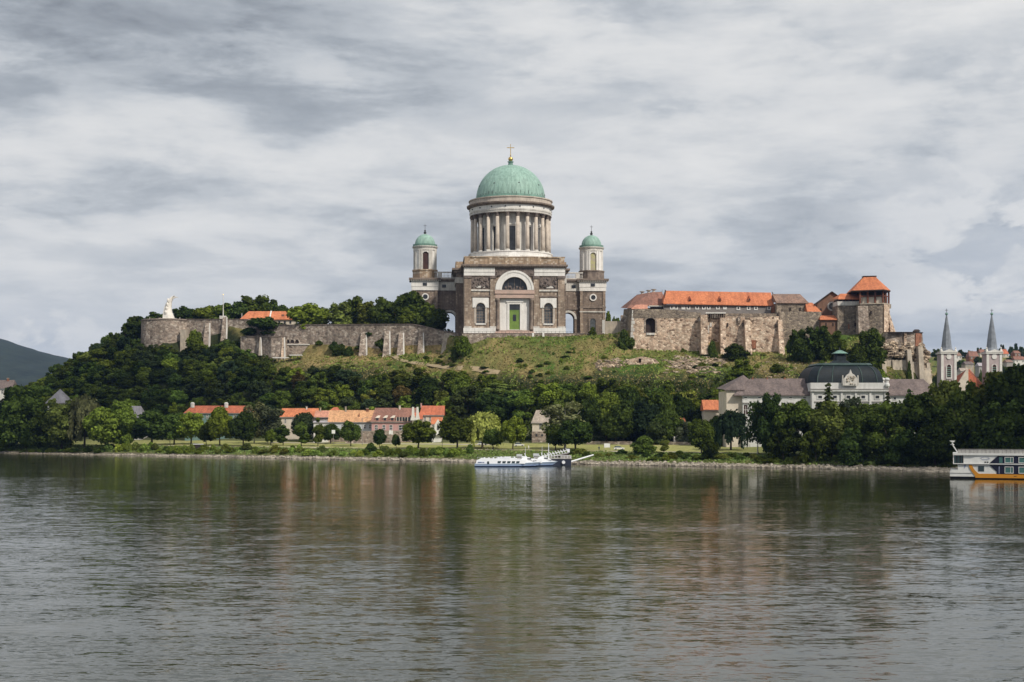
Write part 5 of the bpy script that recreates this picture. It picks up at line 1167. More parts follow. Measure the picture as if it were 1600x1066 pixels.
def church():
    f = Fr(1518, 742, 10); x, z = f.x, f.z
    T = thing('church', 'pink and white baroque church with twin needle spires and red brown nave roof', 'church', f.loc)
    MB().box(x(1492), x(1545), 6, 40, -3, z(612)).build('nave', 'render_cream', T)
    MB().add([(x(1492), 4, z(615)), (x(1545), 4, z(606)), (x(1538), 24, z(577, 24)), (x(1515), 4.5, z(577)), (x(1545), 42, z(606, 42)), (x(1490), 42, z(615, 42))], [(0, 1, 2, 3), (0, 3, 5), (1, 4, 2), (3, 2, 4, 5)]).build('nave_roof', 'tile_red', T)
    MB().plate([(x(1493), -4), (x(1516), -4), (x(1516), z(577)), (x(1512), z(579)), (x(1499), z(600)), (x(1494), z(614))], [], 3, 4).build('front_gable', 'render_cream', T)
    for u in (1482.5, 1553.5):
        cx = x(u); w = 3.85; cy = w
        b = MB().box(cx - w, cx + w, 0, 2 * w, -3, z(549)).build('spire_tower', 'church_pink', T)
        for q in (-1, 1): MB().box(cx + q * 3.4 - .65, cx + q * 3.4 + .65, -.3, -.002, -3, z(553)).build('pilaster', 'render_white', b)
        o = arch(cx, 1.05, z(590), z(573), 10)
        MB().plate(o, [], -.12, -.02).build('belfry_window', 'louvre_brown', b); MB().plate(grow(o, .4), [o], -.35, -.01).build('frame', 'render_white', b)
        lv = MB()
        for i in range(5): v = 574 + i * 3.2; lv.box(cx - 1, cx + 1, -.3, -.12, z(v + 1.0), z(v))
        lv.build('louvres', 'copper_dull', b)
        MB().box(cx - w - .6, cx + w + .6, -.7, 2 * w + .6, z(553), z(551)).plate([(cx - w - .7, z(551)), (cx + w + .7, z(551)), (cx + w + .7, z(549.8)), (cx + 2, z(548.3)), (cx, z(546)), (cx - 2, z(548.3)), (cx - w - .7, z(549.8))], [], -.9, -.2).build('cornice', 'render_white', b)
        MB().plate(circ(cx, z(557.5), 1.35, 16), [], -.35, -.02).build('clock_face', 'render_white', b)
        for q in (-1, 1): MB().lathe([(.7, z(550)), (.8, z(548)), (.3, z(545)), (.45, z(544)), (.05, z(542))], 8, cx + q * (w - .1), .6).build('corner_urn', 'render_white', b)
        oc = lambda r: [(cx + r * math.sin(PI / 8 + i * PI / 4), cy - r * math.cos(PI / 8 + i * PI / 4)) for i in range(8)]
        MB().prism(oc(3.9), oc(2.7), z(549), z(543)).prism(oc(2.7), oc(1.85), z(543), z(521)).prism(oc(1.85), oc(.25), z(521), z(490.5)).build('spire', 'spire_slate', b)
        MB().ball((cx, cy, z(489.8)), .75, 10).build('spire_ball', 'copper_dull', b); MB().tube((cx, cy, z(489)), (cx, cy, z(481.5)), .16, .1, 5).beam((cx - .75, cy, z(484)), (cx + .75, cy, z(484)), .18, .22).build('cross', 'dark_metal', b)
pmat('church_pink', (.47, .39, .385), (.40, .33, .325), .4, .1, streak=.15)
church()

# houses on the far slope behind the church, each its own roof and wall colours
random.seed(4)
FAR = [(1478, 561, 556, 14, 'render_white', 'slate', 'far white house with slate roof just past the rocky promontory'), (1498, 556, 551, 10, 'render_white', 'tile_weathered', 'small far white house with brown roof near the spire of the church'),
       (1522, 557, 549, 15, 'brick_red', 'tile_brown', 'far red brick house with brown roof between the two spires'), (1536, 551, 546, 10, 'render_cream', 'tile_brown', 'small far cream house high between the two spires'),
       (1540, 572, 567, 22, 'render_grey', 'tile_lilac', 'far long grey hall with pale roof between the two spires'), (1515, 569, 565, 14, 'concrete', 'slate', 'far grey house with flat slate roof beneath the brick house'),
       (1508, 580, 575, 14, 'render_cream', 'tile_greytan', 'far cream house low down beside the church gable'), (1572, 553, 546, 9, 'render_cream', 'tile_red', 'far cream house with red roof past the second spire'),
       (1590, 552, 548, 10, 'brick_red', 'tile_brown', 'far brick house near the edge of the far slope'), (1594, 562, 557, 18, 'render_white', 'tile_brown', 'far wide white house with brown roof past the second spire'),
       (1578, 566, 562, 11, 'render_grey', 'tile_weathered', 'far grey house with weathered roof past the second spire')]
for u, ve, vr, w, wm, rm, lb in FAR:
    Z = 1150 + (575 - ve) * 12; H = hv(ve, Z) - 5.5
    house('far_house', lb, 'house', u - w / 2, u + w / 2, ve, vr, Z, 11, wm, rm, [(u + q * w * .25, ve + 1.5, ve + 4, 1.6) for q in (-1, 1)], 1, 1, vb=ve + 9, over=.3, group='houses on the far slope')

def garden_walls():
    for (ua, ub, vt, d, lb) in ((916, 988, 689.5, 84, 'grey stone garden wall behind the lawn with the notice board'), (1000, 1200, 690.5, 86, 'long grey stone garden wall running below the dark wood'), (862, 916, 688, 95, 'garden wall hidden in shade beside the tower house')):
        u = (ua + ub) / 2; Z = shore(u) + d; f = Fr(u, Z, ground((u - 800) * Z / F, Z)); T = thing('garden_wall', lb, 'wall', f.loc)
        Za, Zb = shore(ua) + d, shore(ub) + d; a = ((ua - 800) * Za / F - f.X0, Za - Z); b = ((ub - 800) * Zb / F - f.X0, Zb - Z)
        h = CH + (V0 - vt) * Z / F - f.H; dr = Vector((b[0] - a[0], b[1] - a[1])); n = max(3, int(dr.length / 9))
        for i in range(n):
            p = [(a[0] + dr.x * t, a[1] + dr.y * t) for t in (i / n, (i + 1) / n - .004)]
            MB().prism([p[0], p[1], (p[1][0], p[1][1] + .7), (p[0][0], p[0][1] + .7)], [p[0], p[1], (p[1][0], p[1][1] + .7), (p[0][0], p[0][1] + .7)], -2, h + random.uniform(-.15, .15)).build('wall_panel', 'old_wall', T)
garden_walls()
# quay wall below the pale blue and pink houses
f = Fr(585, 630, ground((585 - 800) * 630 / F, 630)); T = thing('house_terrace_wall', 'brown stone terrace wall under the pale blue and pink houses', 'wall', f.loc)
MB().box(f.x(540), f.x(660), 0, 1.2, -3, f.z(674.5)).build('masonry', 'old_wall', T); MB().box(f.x(540), f.x(660), -.15, 1.3, f.z(674.5), f.z(673.7)).build('coping', 'concrete', T)

# ------------------------------------------------------------------ boats
def hull(m, stern, bow, zb, zt, hw, rake, y=0, n=10, bowlift=0.0):
    """boat hull along x: deck outline tapering to a raked bow"""
    sec = []
    for i in range(n + 1):
        t = i / n; tp = 1 if t < .62 else max(0.02, 1 - ((t - .62) / .38) ** 1.8); X = stern + (bow - stern) * t
        sec.append([(X - rake * t * t, y - hw * tp * .8, zb), (X, y - hw * tp, zt + bowlift * max(0, t - .5) * 2), (X, y + hw * tp, zt + bowlift * max(0, t - .5) * 2), (X - rake * t * t, y + hw * tp * .8, zb)])
    o = len(m.v); m.v += [p for s in sec for p in s]
    for i in range(n):
        for k in range(4): m.f.append((o + 4 * i + k, o + 4 * i + 4 + k, o + 4 * i + 4 + (k + 1) % 4, o + 4 * i + (k + 1) % 4))
    m.f += [(o, o + 1, o + 2, o + 3), (o + 4 * n + 3, o + 4 * n + 2, o + 4 * n + 1, o + 4 * n)]
    return m
def hydrofoil(u_stern, Z, label, front):
    f = Fr(u_stern, Z, 0); T = thing('passenger_boat', label, 'boat', f.loc, 0, 'white passenger boats moored together'); k = f.k
    X = lambda u: (u - 742) * k; Zv = lambda v: (729 - v) * k - .15
    hull(MB(), X(742), X(846), -.5, Zv(723.5), 2.5, 3.2, bowlift=.5).build('hull', 'boat_blue', T)
    hull(MB(), X(742) - .1, X(843), -.2, Zv(727), 2.56, 3.0).build('boot_stripe', 'boat_stripe', T)
    # saloon with a rounded stern and wedge nose
    s = MB().add([(X(743.5), -2.4, Zv(723.6)), (X(820), -2.4, Zv(723.6)), (X(822), -2.1, Zv(717.5)), (X(752), -2.1, Zv(715.2)), (X(745), -2.2, Zv(718.5)),
                  (X(743.5), 2.4, Zv(723.6)), (X(820), 2.4, Zv(723.6)), (X(822), 2.1, Zv(717.5)), (X(752), 2.1, Zv(715.2)), (X(745), 2.2, Zv(718.5))],
                 [(0, 1, 2, 3, 4), (9, 8, 7, 6, 5), (0, 5, 6, 1), (1, 6, 7, 2), (2, 7, 8, 3), (3, 8, 9, 4), (4, 9, 5, 0)]).build('saloon', 'boat_white', T)
    MB().add([(X(818), -2.2, Zv(723.5)), (X(818), 2.2, Zv(723.5)), (X(846), 0, Zv(721.5)), (X(818), -2.0, Zv(717.5)), (X(818), 2.0, Zv(717.5))], [(0, 2, 3), (3, 2, 4), (4, 2, 1), (0, 3, 4, 1)]).build('nose', 'boat_white', T)
    for u in (780, 787.5, 795, 802, 809):
        MB().add([(X(u - 2.6), -2.42, Zv(722.9)), (X(u + 2.2), -2.42, Zv(722.9)), (X(u + 3.2), -2.30, Zv(719.6)), (X(u - 2.2), -2.30, Zv(719.6))] + [(X(u - 2.6), -2.2, Zv(722.9)), (X(u + 2.2), -2.2, Zv(722.9)), (X(u + 3.2), -2.08, Zv(719.6)), (X(u - 2.2), -2.08, Zv(719.6))],
                 [(0, 1, 2, 3), (0, 4, 5, 1), (1, 5, 6, 2), (2, 6, 7, 3), (3, 7, 4, 0)]).build('window', 'glass_dark', s)
    MB().box(X(761.5), X(764.5), -2.5, -2.3, Zv(724.3), Zv(720)).build('door', 'glass_dark', s)
    MB().box(X(747), X(753), -2.47, -2.3, Zv(722), Zv(720.8)).box(X(754), X(757), -2.47, -2.3, Zv(722), Zv(721)).build('name_lettering', 'boat_stripe', s)
    # wheelhouse and roof fittings
    w = MB().add([(X(813), -1.6, Zv(717.6)), (X(836), -1.2, Zv(719)), (X(836), 1.2, Zv(719)), (X(813), 1.6, Zv(717.6)), (X(818), -1.3, Zv(713.6)), (X(827), -1.1, Zv(714)), (X(827), 1.1, Zv(714)), (X(818), 1.3, Zv(713.6))],
                 [(0, 1, 5, 4), (1, 2, 6, 5), (2, 3, 7, 6), (3, 0, 4, 7), (4, 5, 6, 7), (0, 3, 2, 1)]).build('wheelhouse', 'boat_white', T)
    MB().box(X(824), X(830), -1.42, -1.2, Zv(716.9), Zv(715.2)).build('wheelhouse_window', 'glass_dark', w)
    MB().box(X(807), X(816), -1.2, 1.2, Zv(712.5), Zv(709.2)).build('roof_cabin', 'render_blue', T); MB().box(X(808), X(815), -.9, .9, Zv(716), Zv(712.5)).build('cabin_legs', 'ship_grey', T)
    MB().tube((X(822), 0, Zv(714)), (X(819.5), 0, Zv(707.5)), .13, .1, 5).tube((X(821), 0, Zv(712)), (X(821), 0, Zv(697.5)), .07, .04, 5).build('mast', 'boat_white', T)
    dk = MB()
    for u in range(757, 786, 7): dk.ball((X(u), random.uniform(-1.2, 1.2), Zv(715.0)), .3, 6, .8)
    dk.box(X(788), X(797), -1.3, 1.3, Zv(715.6), Zv(713.2)); tag(dk.build('roof_fittings', 'boat_white', T), kind='stuff')
    rl = MB()
    for u in range(746, 800, 6): rl.tube((X(u), -2.0, Zv(716.5)), (X(u), -2.0, Zv(713.5)), .035, n=4)
    rl.beam((X(746), -2.0, Zv(713.5)), (X(798), -2.0, Zv(713.5)), .05, .05); rl.build('railing', 'boat_white', T)
hydrofoil(742, 480, 'white and pale blue passenger boat with five dark windows moored by the bank', True)
hydrofoil(768, 487, 'white passenger boat moored behind the other one with only its bow showing', False)
def pontoon():
    f = Fr(870, 494, 0); x, z = f.x, f.z
    T = thing('landing_pontoon', 'dark navy landing pontoon with white railings beside the passenger boats', 'pontoon', f.loc)
    MB().box(x(846), x(892), -3, 4, -.6, z(717)).build('hull', 'pontoon_navy', T)
    MB().box(x(845), x(893), -3.2, 4.2, z(717), z(715.8)).build('deck', 'ship_grey', T)
    MB().tube((x(880), -3.1, z(722)), (x(880), -3.7, z(722)), .6, .6, 10).build('fender', 'boat_white', T)
    MB().box(x(876), x(893), -1, 3, z(715.8), z(712.5)).build('shelter', 'render_grey', T)
    rl = MB()
    for u in range(846, 893, 5): rl.tube((x(u), -3, z(715.8)), (x(u), -3, z(711.5)), .07, n=4)
    rl.beam((x(846), -3, z(711.5)), (x(892), -3, z(711.5)), .1, .1); rl.build('railing', 'boat_white', T)
    MB().tube((x(857), -2, z(716)), (x(857), -2, z(692.5)), .2, .1, 6).build('mast', 'boat_white', T)
    # raised gangway with white slanting stanchions
    f = Fr(858, 500, 0); x, z = f.x, f.z
    T = thing('raised_gangway', 'raised gangway with a row of slanting white posts above the pontoon', 'gangway', f.loc)
    MB().add([(x(836), -1, z(719)), (x(889), -1, z(706.5)), (x(889), 2, z(706.5)), (x(836), 2, z(719)), (x(836), -1, z(720.5)), (x(889), -1, z(708.2)), (x(889), 2, z(708.2)), (x(836), 2, z(720.5))], [(0, 1, 2, 3), (7, 6, 5, 4), (0, 4, 5, 1), (2, 6, 7, 3), (1, 5, 6, 2), (0, 3, 7, 4)]).build('deck', 'ship_grey', T)
    MB().add([(x(866), -1.1, z(713.5)), (x(889), -1.1, z(708.2)), (x(889), -1.1, z(711)), (x(869), -1.1, z(715.5))] + [(x(866), 1.9, z(713.5)), (x(889), 1.9, z(708.2)), (x(889), 1.9, z(711)), (x(869), 1.9, z(715.5))], [(0, 1, 2, 3), (7, 6, 5, 4), (0, 3, 7, 4), (1, 5, 6, 2), (2, 6, 7, 3)]).build('underside', 'timber_dark', T)
    for i in range(13):
        u = 837 + i * 4.2; v = 718.5 - (u - 836) * .236
        MB().beam((x(u), -1, z(v)), (x(u - 3.6), -1.2, z(v - 5.5)), .34, .2).build('post', 'boat_white', T)
    MB().beam((x(834), -1.1, z(716)), (x(887), -1.1, z(703.2)), .22, .22).build('handrail', 'boat_white', T); MB().box(x(886), x(890), -1.2, -.8, z(707), z(701.5)).build('end_post', 'boat_white', T)
    f = Fr(892, 492, 0); T = thing('mooring_boom', 'long white mooring boom slanting from the pontoon towards the bank', 'boom', f.loc)
    MB().tube((f.x(889), 0, f.z(722.5)), (f.x(930), 12, f.z(711, 12)), .3, .24, 8).build('spar', 'boat_white', T); MB().tube((f.x(889), 0, f.z(722.5)), (f.x(886), 0, f.z(720)), .42, .42, 8).build('pivot', 'dark_metal', T)
pontoon()

def cruise_ship():
    f = Fr(1484, 382, 0); x = f.x; z = lambda v: (748 - v) * f.k - .2
    T = thing('cruise_ship', 'white river cruise ship with navy panels and orange stripe cut by the picture edge', 'ship', f.loc, -math.radians(17))
    end = 1790; D = 11.0
    P = lambda m, n, mat, par=T: m.build(n, mat, par)
    def side(pts, n, mat, y=0.0, th=.12, par=T): return MB().plate([(x(u), z(v)) for u, v in pts], [], y - th, y - .003).build(n, mat, par)
    P(MB().prism([(x(1485.5), .4), (x(end), .4), (x(end), D - .4), (x(1485.5), D - .4)], [(x(1484.5), 0), (x(end), 0), (x(end), D), (x(1484.5), D)], -.6, z(743.2)), 'underwater_hull', 'ship_black')
    P(MB().add([(x(1484.2), 0, z(743.2)), (x(end), 0, z(743.2)), (x(end), 0, z(737.5)), (x(1486), 0, z(732.5)), (x(1484.3), 0, z(737)), (x(1484.2), D, z(743.2)), (x(end), D, z(743.2)), (x(end), D, z(737.5)), (x(1486), D, z(732.5)), (x(1484.3), D, z(737))],
        [(0, 1, 2, 3, 4), (9, 8, 7, 6, 5), (0, 4, 9, 5), (4, 3, 8, 9), (3, 2, 7, 8), (1, 6, 7, 2)]), 'hull', 'ship_white')
    side([(1484.4, 738), (1518, 738), (1518, 737.3), (1484.6, 737.3)], 'hull_line', 'ship_grey')
    P(MB().box(x(1496), x(end), .02, D - .02, z(737.6), z(723.5)), 'lower_deck', 'ship_white')
    P(MB().box(x(1489), x(end), -.35, D + .35, z(724), z(722.6)), 'deck_edge', 'ship_white')
    P(MB().box(x(1489), x(end), -.36, -.352, z(724.4), z(723.9)), 'deck_shadow_line', 'ship_navy')
    P(MB().box(x(1504), x(end), .03, D - .03, z(722.6), z(710)), 'upper_deck', 'ship_white')
    P(MB().box(x(1490), x(1504), .6, D - .6, z(722.6), z(710)), 'stern_lounge', 'glass_teal')
    for u in (1489.6, 1494.5, 1499.5, 1503.6): P(MB().box(x(u) - .12, x(u) + .12, -.05, .58, z(722.6), z(710)), 'mullion', 'ship_white' if u < 1491 else 'ship_black')
    P(MB().box(x(1488.8), x(end), -.45, D + .45, z(710), z(706.8)), 'roof_edge', 'ship_white')
    # wind screen and chairs on the sun deck
    P(MB().box(x(1496), x(end), .3, .36, z(706.8), z(701)), 'sun_deck_screen', 'ship_grey')
    rl = MB()
    for u in range(1496, end, 6): rl.tube((x(u), .25, z(706.8)), (x(u), .25, z(700.4)), .05, n=4)
    rl.beam((x(1496), .25, z(700.5)), (x(end), .25, z(700.5)), .09, .09); P(rl, 'sun_deck_rail', 'pole_grey')
    # painted panels: navy window bands, orange stripe, emblem
    side([(1508, 722.6), (1524, 710), (1555, 710), (1542, 722.6)], 'slanted_panel', 'ship_white', .03, .2)
    side([(1542.3, 722.5), (1555.2, 711), (end, 711), (end, 722.5)], 'upper_navy_band', 'ship_navy', .03, .14)
    side([(1542.5, 725), (end, 725), (end, 739), (1553.5, 739), (1553.5, 735)], 'lower_navy_band', 'ship_navy', .02, .14)
    side([(1526, 738.5), (end, 738.5), (end, 745), (1522, 745)], 'orange_band', 'ship_orange', 0, .1)
    side([(1512, 724.2), (1517, 724.2), (1518.5, 729), (1521.5, 733.5), (1526.5, 738.2), (1531, 739), (1527, 744.9), (1522, 744.9), (1521, 741), (1516.5, 735), (1513.5, 730)], 'orange_stripe', 'ship_orange', 0, .16)
    side([(1505, 724.3), (1509, 724.3), (1507, 729), (1505.5, 731)], 'pale_chevron', 'ship_emblem', .02, .06)
    for i in range(9):
        a = PI + i * PI / 8; em = MB().plate([(x(1536) + 1.05 * math.cos(b) * r, z(714.5) - .15 + .48 * math.sin(b) * r * -1) for b, r in ((a, .85), (a + .22, .8), (a + .26, 1.15), (a + .05, 1.2))], [], -.22, -.18); P(em, 'emblem_leaf', 'ship_emblem')
    side([(1530.5, 716.3), (1541.5, 716.3), (1540, 717.3), (1532, 717.3)], 'emblem_band', 'ship_emblem', -.18, .04)
    for u in (1536.6, 1540): side([(u - 1.2, 721.6), (u + 1.2, 721.6), (u + 1.2, 719.6), (u - 1.2, 719.6)], 'vent', 'ship_black', -.18, .06)
    side([(1526.3, 735), (1535, 735), (1535, 726.5), (1526.3, 726.5)], 'porthole', 'glass_dark', .02, .1)
    for dk, (va, vb) in (('lower', (727.2, 737.6)), ('upper', (712.3, 721.6))):
        u = 1565
        while u < end - 16:
            w = MB().box(x(u) + .12, x(u + 13) - .12, -.14, -.125, z(vb) + .12, z(va) - .12).build('window', 'glass_teal', T)
            MB().plate(rect(x(u), x(u + 13), z(vb), z(va)), [rect(x(u) + .14, x(u + 13) - .14, z(vb) + .14, z(va) - .14)], -.26, -.125).box(x(u + 8.8) - .05, x(u + 8.8) + .05, -.2, -.142, z(vb), z(va)).build('frame', 'ship_white', w)
            u += 20.3
    side([(1557, 721.6), (1562, 721.6), (1562, 712.4), (1557, 712.4)], 'narrow_window', 'glass_teal', -.11, .05)
    side([(1556.5, 738), (1557.6, 738), (1557.6, 727), (1556.5, 727)], 'faint_lettering', 'ship_emblem', -.12, .02)
    side([(1578.5, 742.6), (1582.5, 742.2), (1582.5, 741.2), (1578.5, 741.8)], 'bow_mark', 'ship_black', -.1, .03)
    # stern mast with radar
    P(MB().beam((x(1496.5), 2, z(707)), (x(1488.3), 2, z(694)), .38, .3), 'mast', 'ship_white')
    P(MB().lathe([(.35, z(694.5)), (.45, z(693)), (.2, z(692.6)), (.2, z(690)), (.55, z(689.5)), (.55, z(688.8)), (.1, z(688.5))], 10, x(1488), 2).beam((x(1484), 2, z(688)), (x(1492), 2, z(688)), .3, .16).beam((x(1484.5), 2, z(693.6)), (x(1491), 2, z(693.8)), .2, .16), 'radar', 'ship_white')
cruise_ship()

# ------------------------------------------------------------------ park furniture
def onbank(u, d): Z = shore(u) + d; X = (u - 800) * Z / F; return X, Z, ground(X, Z)
def board(u, d, label, w=1.0, h=1.2, top=2.2, legs=2, name='notice_board'):
    T = thing(name, label, 'sign', onbank(u, d))
    MB().box(-w / 2, w / 2, -.08, .02, top - h, top).build('panel', 'sign_white', T)
    for s in ((-1, 1) if legs == 2 else (0,)): MB().box(s * w / 2 - .07, s * w / 2 + .07, .021, .12, -.3, top).build('post', 'pole_grey', T)
    return T
board(948.5, 36, 'white notice board on two legs on the open lawn', 2.2, 1.5, 2.6)
T = board(521, 62, 'white square road sign standing among trees by the pale blue house', 1.5, 1.6, 6.3, 1, 'road_sign')
T = board(609.5, 64, 'pair of white square signs on one pole before the pink house', .85, 1.7, 6.2, 1, 'road_sign'); MB().box(.5, 1.25, -.08, .02, 4.4, 6.1).build('panel', 'sign_white', T)
def pole(u, d, h, label, name, arm=0, r=.16):
    T = thing(name, label, 'pole' if not arm else 'street lamp', onbank(u, d)); MB().tube((0, 0, -.4), (0, 0, h), r, r * .7, 8).build('post', 'pole_grey', T)
    if arm: MB().tube((0, 0, h - .1), (arm, 0, h + .5), .07, n=5).build('arm', 'pole_grey', T); MB().box(arm - .15, arm + .75, -.18, .18, h + .38, h + .56).build('lamp_head', 'pole_grey', T)
    else: MB().box(-.9, .9, -.08, .08, h - .5, h - .36).build('crossbar', 'pole_grey', T)
pole(265.5, 40, 10, 'grey utility pole standing among the trees by the bank', 'utility_pole'); pole(566, 56, 11.5, 'tall brown street lamp in front of the pale blue house', 'street_lamp', 1.8)
pole(691, 42, 7.5, 'slim lamp post on the lawn beside the promenade', 'lamp_post', -.8, .1); pole(418, 60, 5.5, 'small lamp post by the clipped tree on the lawn', 'lamp_post', .6, .1)
def car(u, d, label, c, rz=0.0):
    T = thing('parked_car', label, 'car', onbank(u, d), rz)
    MB().add([(-2, -.85, .35), (2, -.85, .35), (2.05, -.85, .85), (1.2, -.82, .95), (-1.95, -.85, .95), (-2, .85, .35), (2, .85, .35), (2.05, .85, .85), (1.2, .82, .95), (-1.95, .85, .95)], [(0, 1, 2, 3, 4), (9, 8, 7, 6, 5), (0, 5, 6, 1), (1, 6, 7, 2), (2, 7, 8, 3), (3, 8, 9, 4), (4, 9, 5, 0)]).build('body', c, T)
    MB().prism([(-1.8, -.78), (1.1, -.78), (1.1, .78), (-1.8, .78)], [(-1.3, -.62), (.45, -.62), (.45, .62), (-1.3, .62)], .95, 1.45).build('cabin', 'glass_dark', T)
    MB().box(-1.3, .45, -.63, .63, 1.45, 1.5).build('roof', c, T)
    for a in (-1.25, 1.3):
        for b in (-1, 1): w = MB().tube((a, b * .72, .32), (a, b * .9, .32), .32, .32, 12).build('wheel', 'tyre', T); MB().tube((a, b * .9, .32), (a, b * .91, .32), .18, .18, 8).build('rim', 'ship_grey', w)
car(811, 60, 'small white car parked on the grass under the round tree', 'ship_white', .1); car(754, 66, 'white car parked behind the yellow willow', 'ship_white', -.1); car(967, 40, 'white car standing on the lawn past the notice board', 'ship_white', .05)
T = thing('landing_block', 'low dark landing block with pale coping among the bank shrubs', 'landing', onbank(309, 20)); MB().box(-2.9, 2.9, -1, 1, -.8, 1.5).build('wall', 'timber_dark', T); MB().box(-2.6, 2.4, -1.2, 1.1, 1.5, 1.75).build('coping', 'sign_white', T)
def person(loc, lb, cloth, skin='render_pink', rz=0):
    T = thing('person', lb, 'person', loc, rz)
    pts = [(0, 0, .92), (0, 0, 1.2), (0, 0, 1.45), (0, 0, 1.58), (0, -.02, 1.72), (.1, 0, .88), (.16, -.12, .48), (.2, .02, .05), (.2, -.14, .02), (-.1, 0, .88), (-.16, .1, .48), (-.22, .28, .07), (-.2, .2, .02), (.2, 0, 1.42), (.26, .08, 1.12), (.26, -.04, .86), (-.2, 0, 1.42), (-.26, -.06, 1.12), (-.25, -.2, .9)]
    ed = [(0, 1), (1, 2), (2, 3), (3, 4), (0, 5), (5, 6), (6, 7), (7, 8), (0, 9), (9, 10), (10, 11), (11, 12), (2, 13), (13, 14), (14, 15), (2, 16), (16, 17), (17, 18)]
    rad = [.15, .14, .16, .06, .11, .1, .07, .05, .04, .1, .07, .05, .04, .07, .05, .04, .07, .05, .04]
    me = bpy.data.meshes.new('body'); me.from_pydata(pts, ed, []); o = bpy.data.objects.new('body', me); COL.objects.link(o); o.parent = T; me.materials.append(MAT[cloth])
    md = o.modifiers.new('skin', 'SKIN'); o.modifiers.new('sub', 'SUBSURF').levels = 1
    for v, r in zip(me.skin_vertices[0].data, rad): v.radius = (r, r)
    me.skin_vertices[0].data[0].use_root = True
    MB().ball((0, -.03, 1.74), .105, 10, 1.15).build('head', 'render_pink', T); MB().ball((0, 0, 1.79), .115, 10, .85).build('hair', 'timber_dark', T)
    return T
person(onbank(936, 31.5), 'person in dark clothes walking on the riverside path', 'pontoon_navy')
person(onbank(826, 33.5), 'person in a light shirt strolling near the neat round tree', 'render_white', rz=.8)
def bast(u): Z = 786.5; return ((u - 800) * Z / F, Z, hv(499.6, Z) - .4)
for u, c, lb in ((234, 'render_white', 'person in white at the parapet of the round bastion, well away from the monument'), (247, 'pontoon_navy', 'person in dark clothes at the bastion parapet just before the monument'), (250, 'render_pink', 'person in pink beside the one in dark clothes on the bastion'), (281, 'render_white', 'person in white on the bastion at the monument side nearest the flagpole')):
    person(bast(u), lb, c, rz=u)
# ------------------------------------------------------------------ vegetation
R_ = np.random.default_rng(5); leafmat('leaf_bright', (.19, .245, .055))
def quads(name, c, nrm, size, asp=1.0, hang=False):
    """leaf clumps: one crooked quad each, centre c, facing nrm"""
    n = len(c); nrm = nrm / (np.linalg.norm(nrm, axis=1, keepdims=True) + 1e-9)
    r = R_.normal(size=(n, 3))
    if hang: r = np.tile(np.array([0., 0, 1]), (n, 1)) + .15 * r
    a = np.cross(nrm, r); a /= np.linalg.norm(a, axis=1, keepdims=True) + 1e-9; b = np.cross(nrm, a)
    s = size[:, None]; J = lambda: R_.uniform(.65, 1.25, (n, 1))
    v = np.stack([c - a * s * J() - b * s * asp * J(), c + a * s * J() - b * s * asp * J() * .8, c + a * s * J() + b * s * asp * J(), c - a * s * J() * .8 + b * s * asp * J()], 1).reshape(-1, 3)
    return v, np.arange(4 * n).reshape(n, 4)
def mesh_np(name, v, q, tri=None):
    me = bpy.data.meshes.new(name); nq = len(q); nt = 0 if tri is None else len(tri)
    me.vertices.add(len(v)); me.vertices.foreach_set('co', v.astype(np.float32).ravel())
    idx = np.concatenate([q.ravel()] + ([tri.ravel()] if nt else [])); me.loops.add(len(idx)); me.loops.foreach_set('vertex_index', idx.astype(np.int32))
    me.polygons.add(nq + nt); st = np.concatenate([np.arange(nq) * 4, nq * 4 + np.arange(nt) * 3]); me.polygons.foreach_set('loop_start', st.astype(np.int32))
    me.update(calc_edges=True); me.validate(); return me
def ico():
    import bmesh
    b = bmesh.new(); bmesh.ops.create_icosphere(b, subdivisions=2, radius=1); v = np.array([x.co[:] for x in b.verts]); f = np.array([[l.index for l in p.verts] for p in b.faces]); b.free(); return v, f
IV, IF = ico()
def lobed(lobes, n_leaf, size, up=.25, core=.78, rnd=.75):
    """crown built from leaf clumps on the outside of many lobes, with a ragged inner mass"""
    C = np.array([l[:3] for l in lobes]); Rr = np.array([l[3] for l in lobes]); w = Rr ** 2 / (Rr ** 2).sum(); vs = []; qs = []; o = 0
    k = R_.choice(len(lobes), size=n_leaf * 2, p=w); d = R_.normal(size=(n_leaf * 2, 3)); d /= np.linalg.norm(d, axis=1, keepdims=True)
    p = C[k] + d * (Rr[k] * R_.uniform(.72, 1.12, n_leaf * 2))[:, None]
    keep = np.ones(len(p), bool)
    for i in range(len(lobes)): keep &= (np.linalg.norm(p - C[i], axis=1) > Rr[i] * .70) | (k == i)
    p = p[keep][:n_leaf]; d = d[keep][:n_leaf]
    nr = d + rnd * R_.normal(size=d.shape) + np.array([0, 0, up])
    v, q = quads('', p, nr, size * R_.uniform(.6, 1.35, len(p)))
    tv = []; tf = []
    for i in range(len(lobes)):
        j = IV * (Rr[i] * core) * R_.uniform(.82, 1.12, (len(IV), 1)) + C[i]; tf.append(IF + len(v) + sum(len(t) for t in tv)); tv.append(j)
    return np.concatenate([v] + tv), q, np.concatenate(tf)
def trunk_mesh(h, r, ct, limbs=4, spread=2.2, lean=.3):
    m = MB(); p = Vector((0, 0, -1.5)); top = Vector((random.uniform(-lean, lean), random.uniform(-lean, lean), ct))
    mid = p.lerp(top, .5) + Vector((random.uniform(-lean, lean) * .4, 0, 0)); m.tube(p, mid, r * 1.15, r * .85, 7); m.tube(mid, top, r * .85, r * .6, 7)
    for i in range(limbs):
        a = 2 * PI * i / limbs + random.uniform(-.4, .4); e = top + Vector((math.cos(a) * spread, math.sin(a) * spread, (h - ct) * random.uniform(.35, .6))); m.tube(top - Vector((0, 0, .3)), e, r * .5, r * .16, 5)
    return m
PROTO = {}
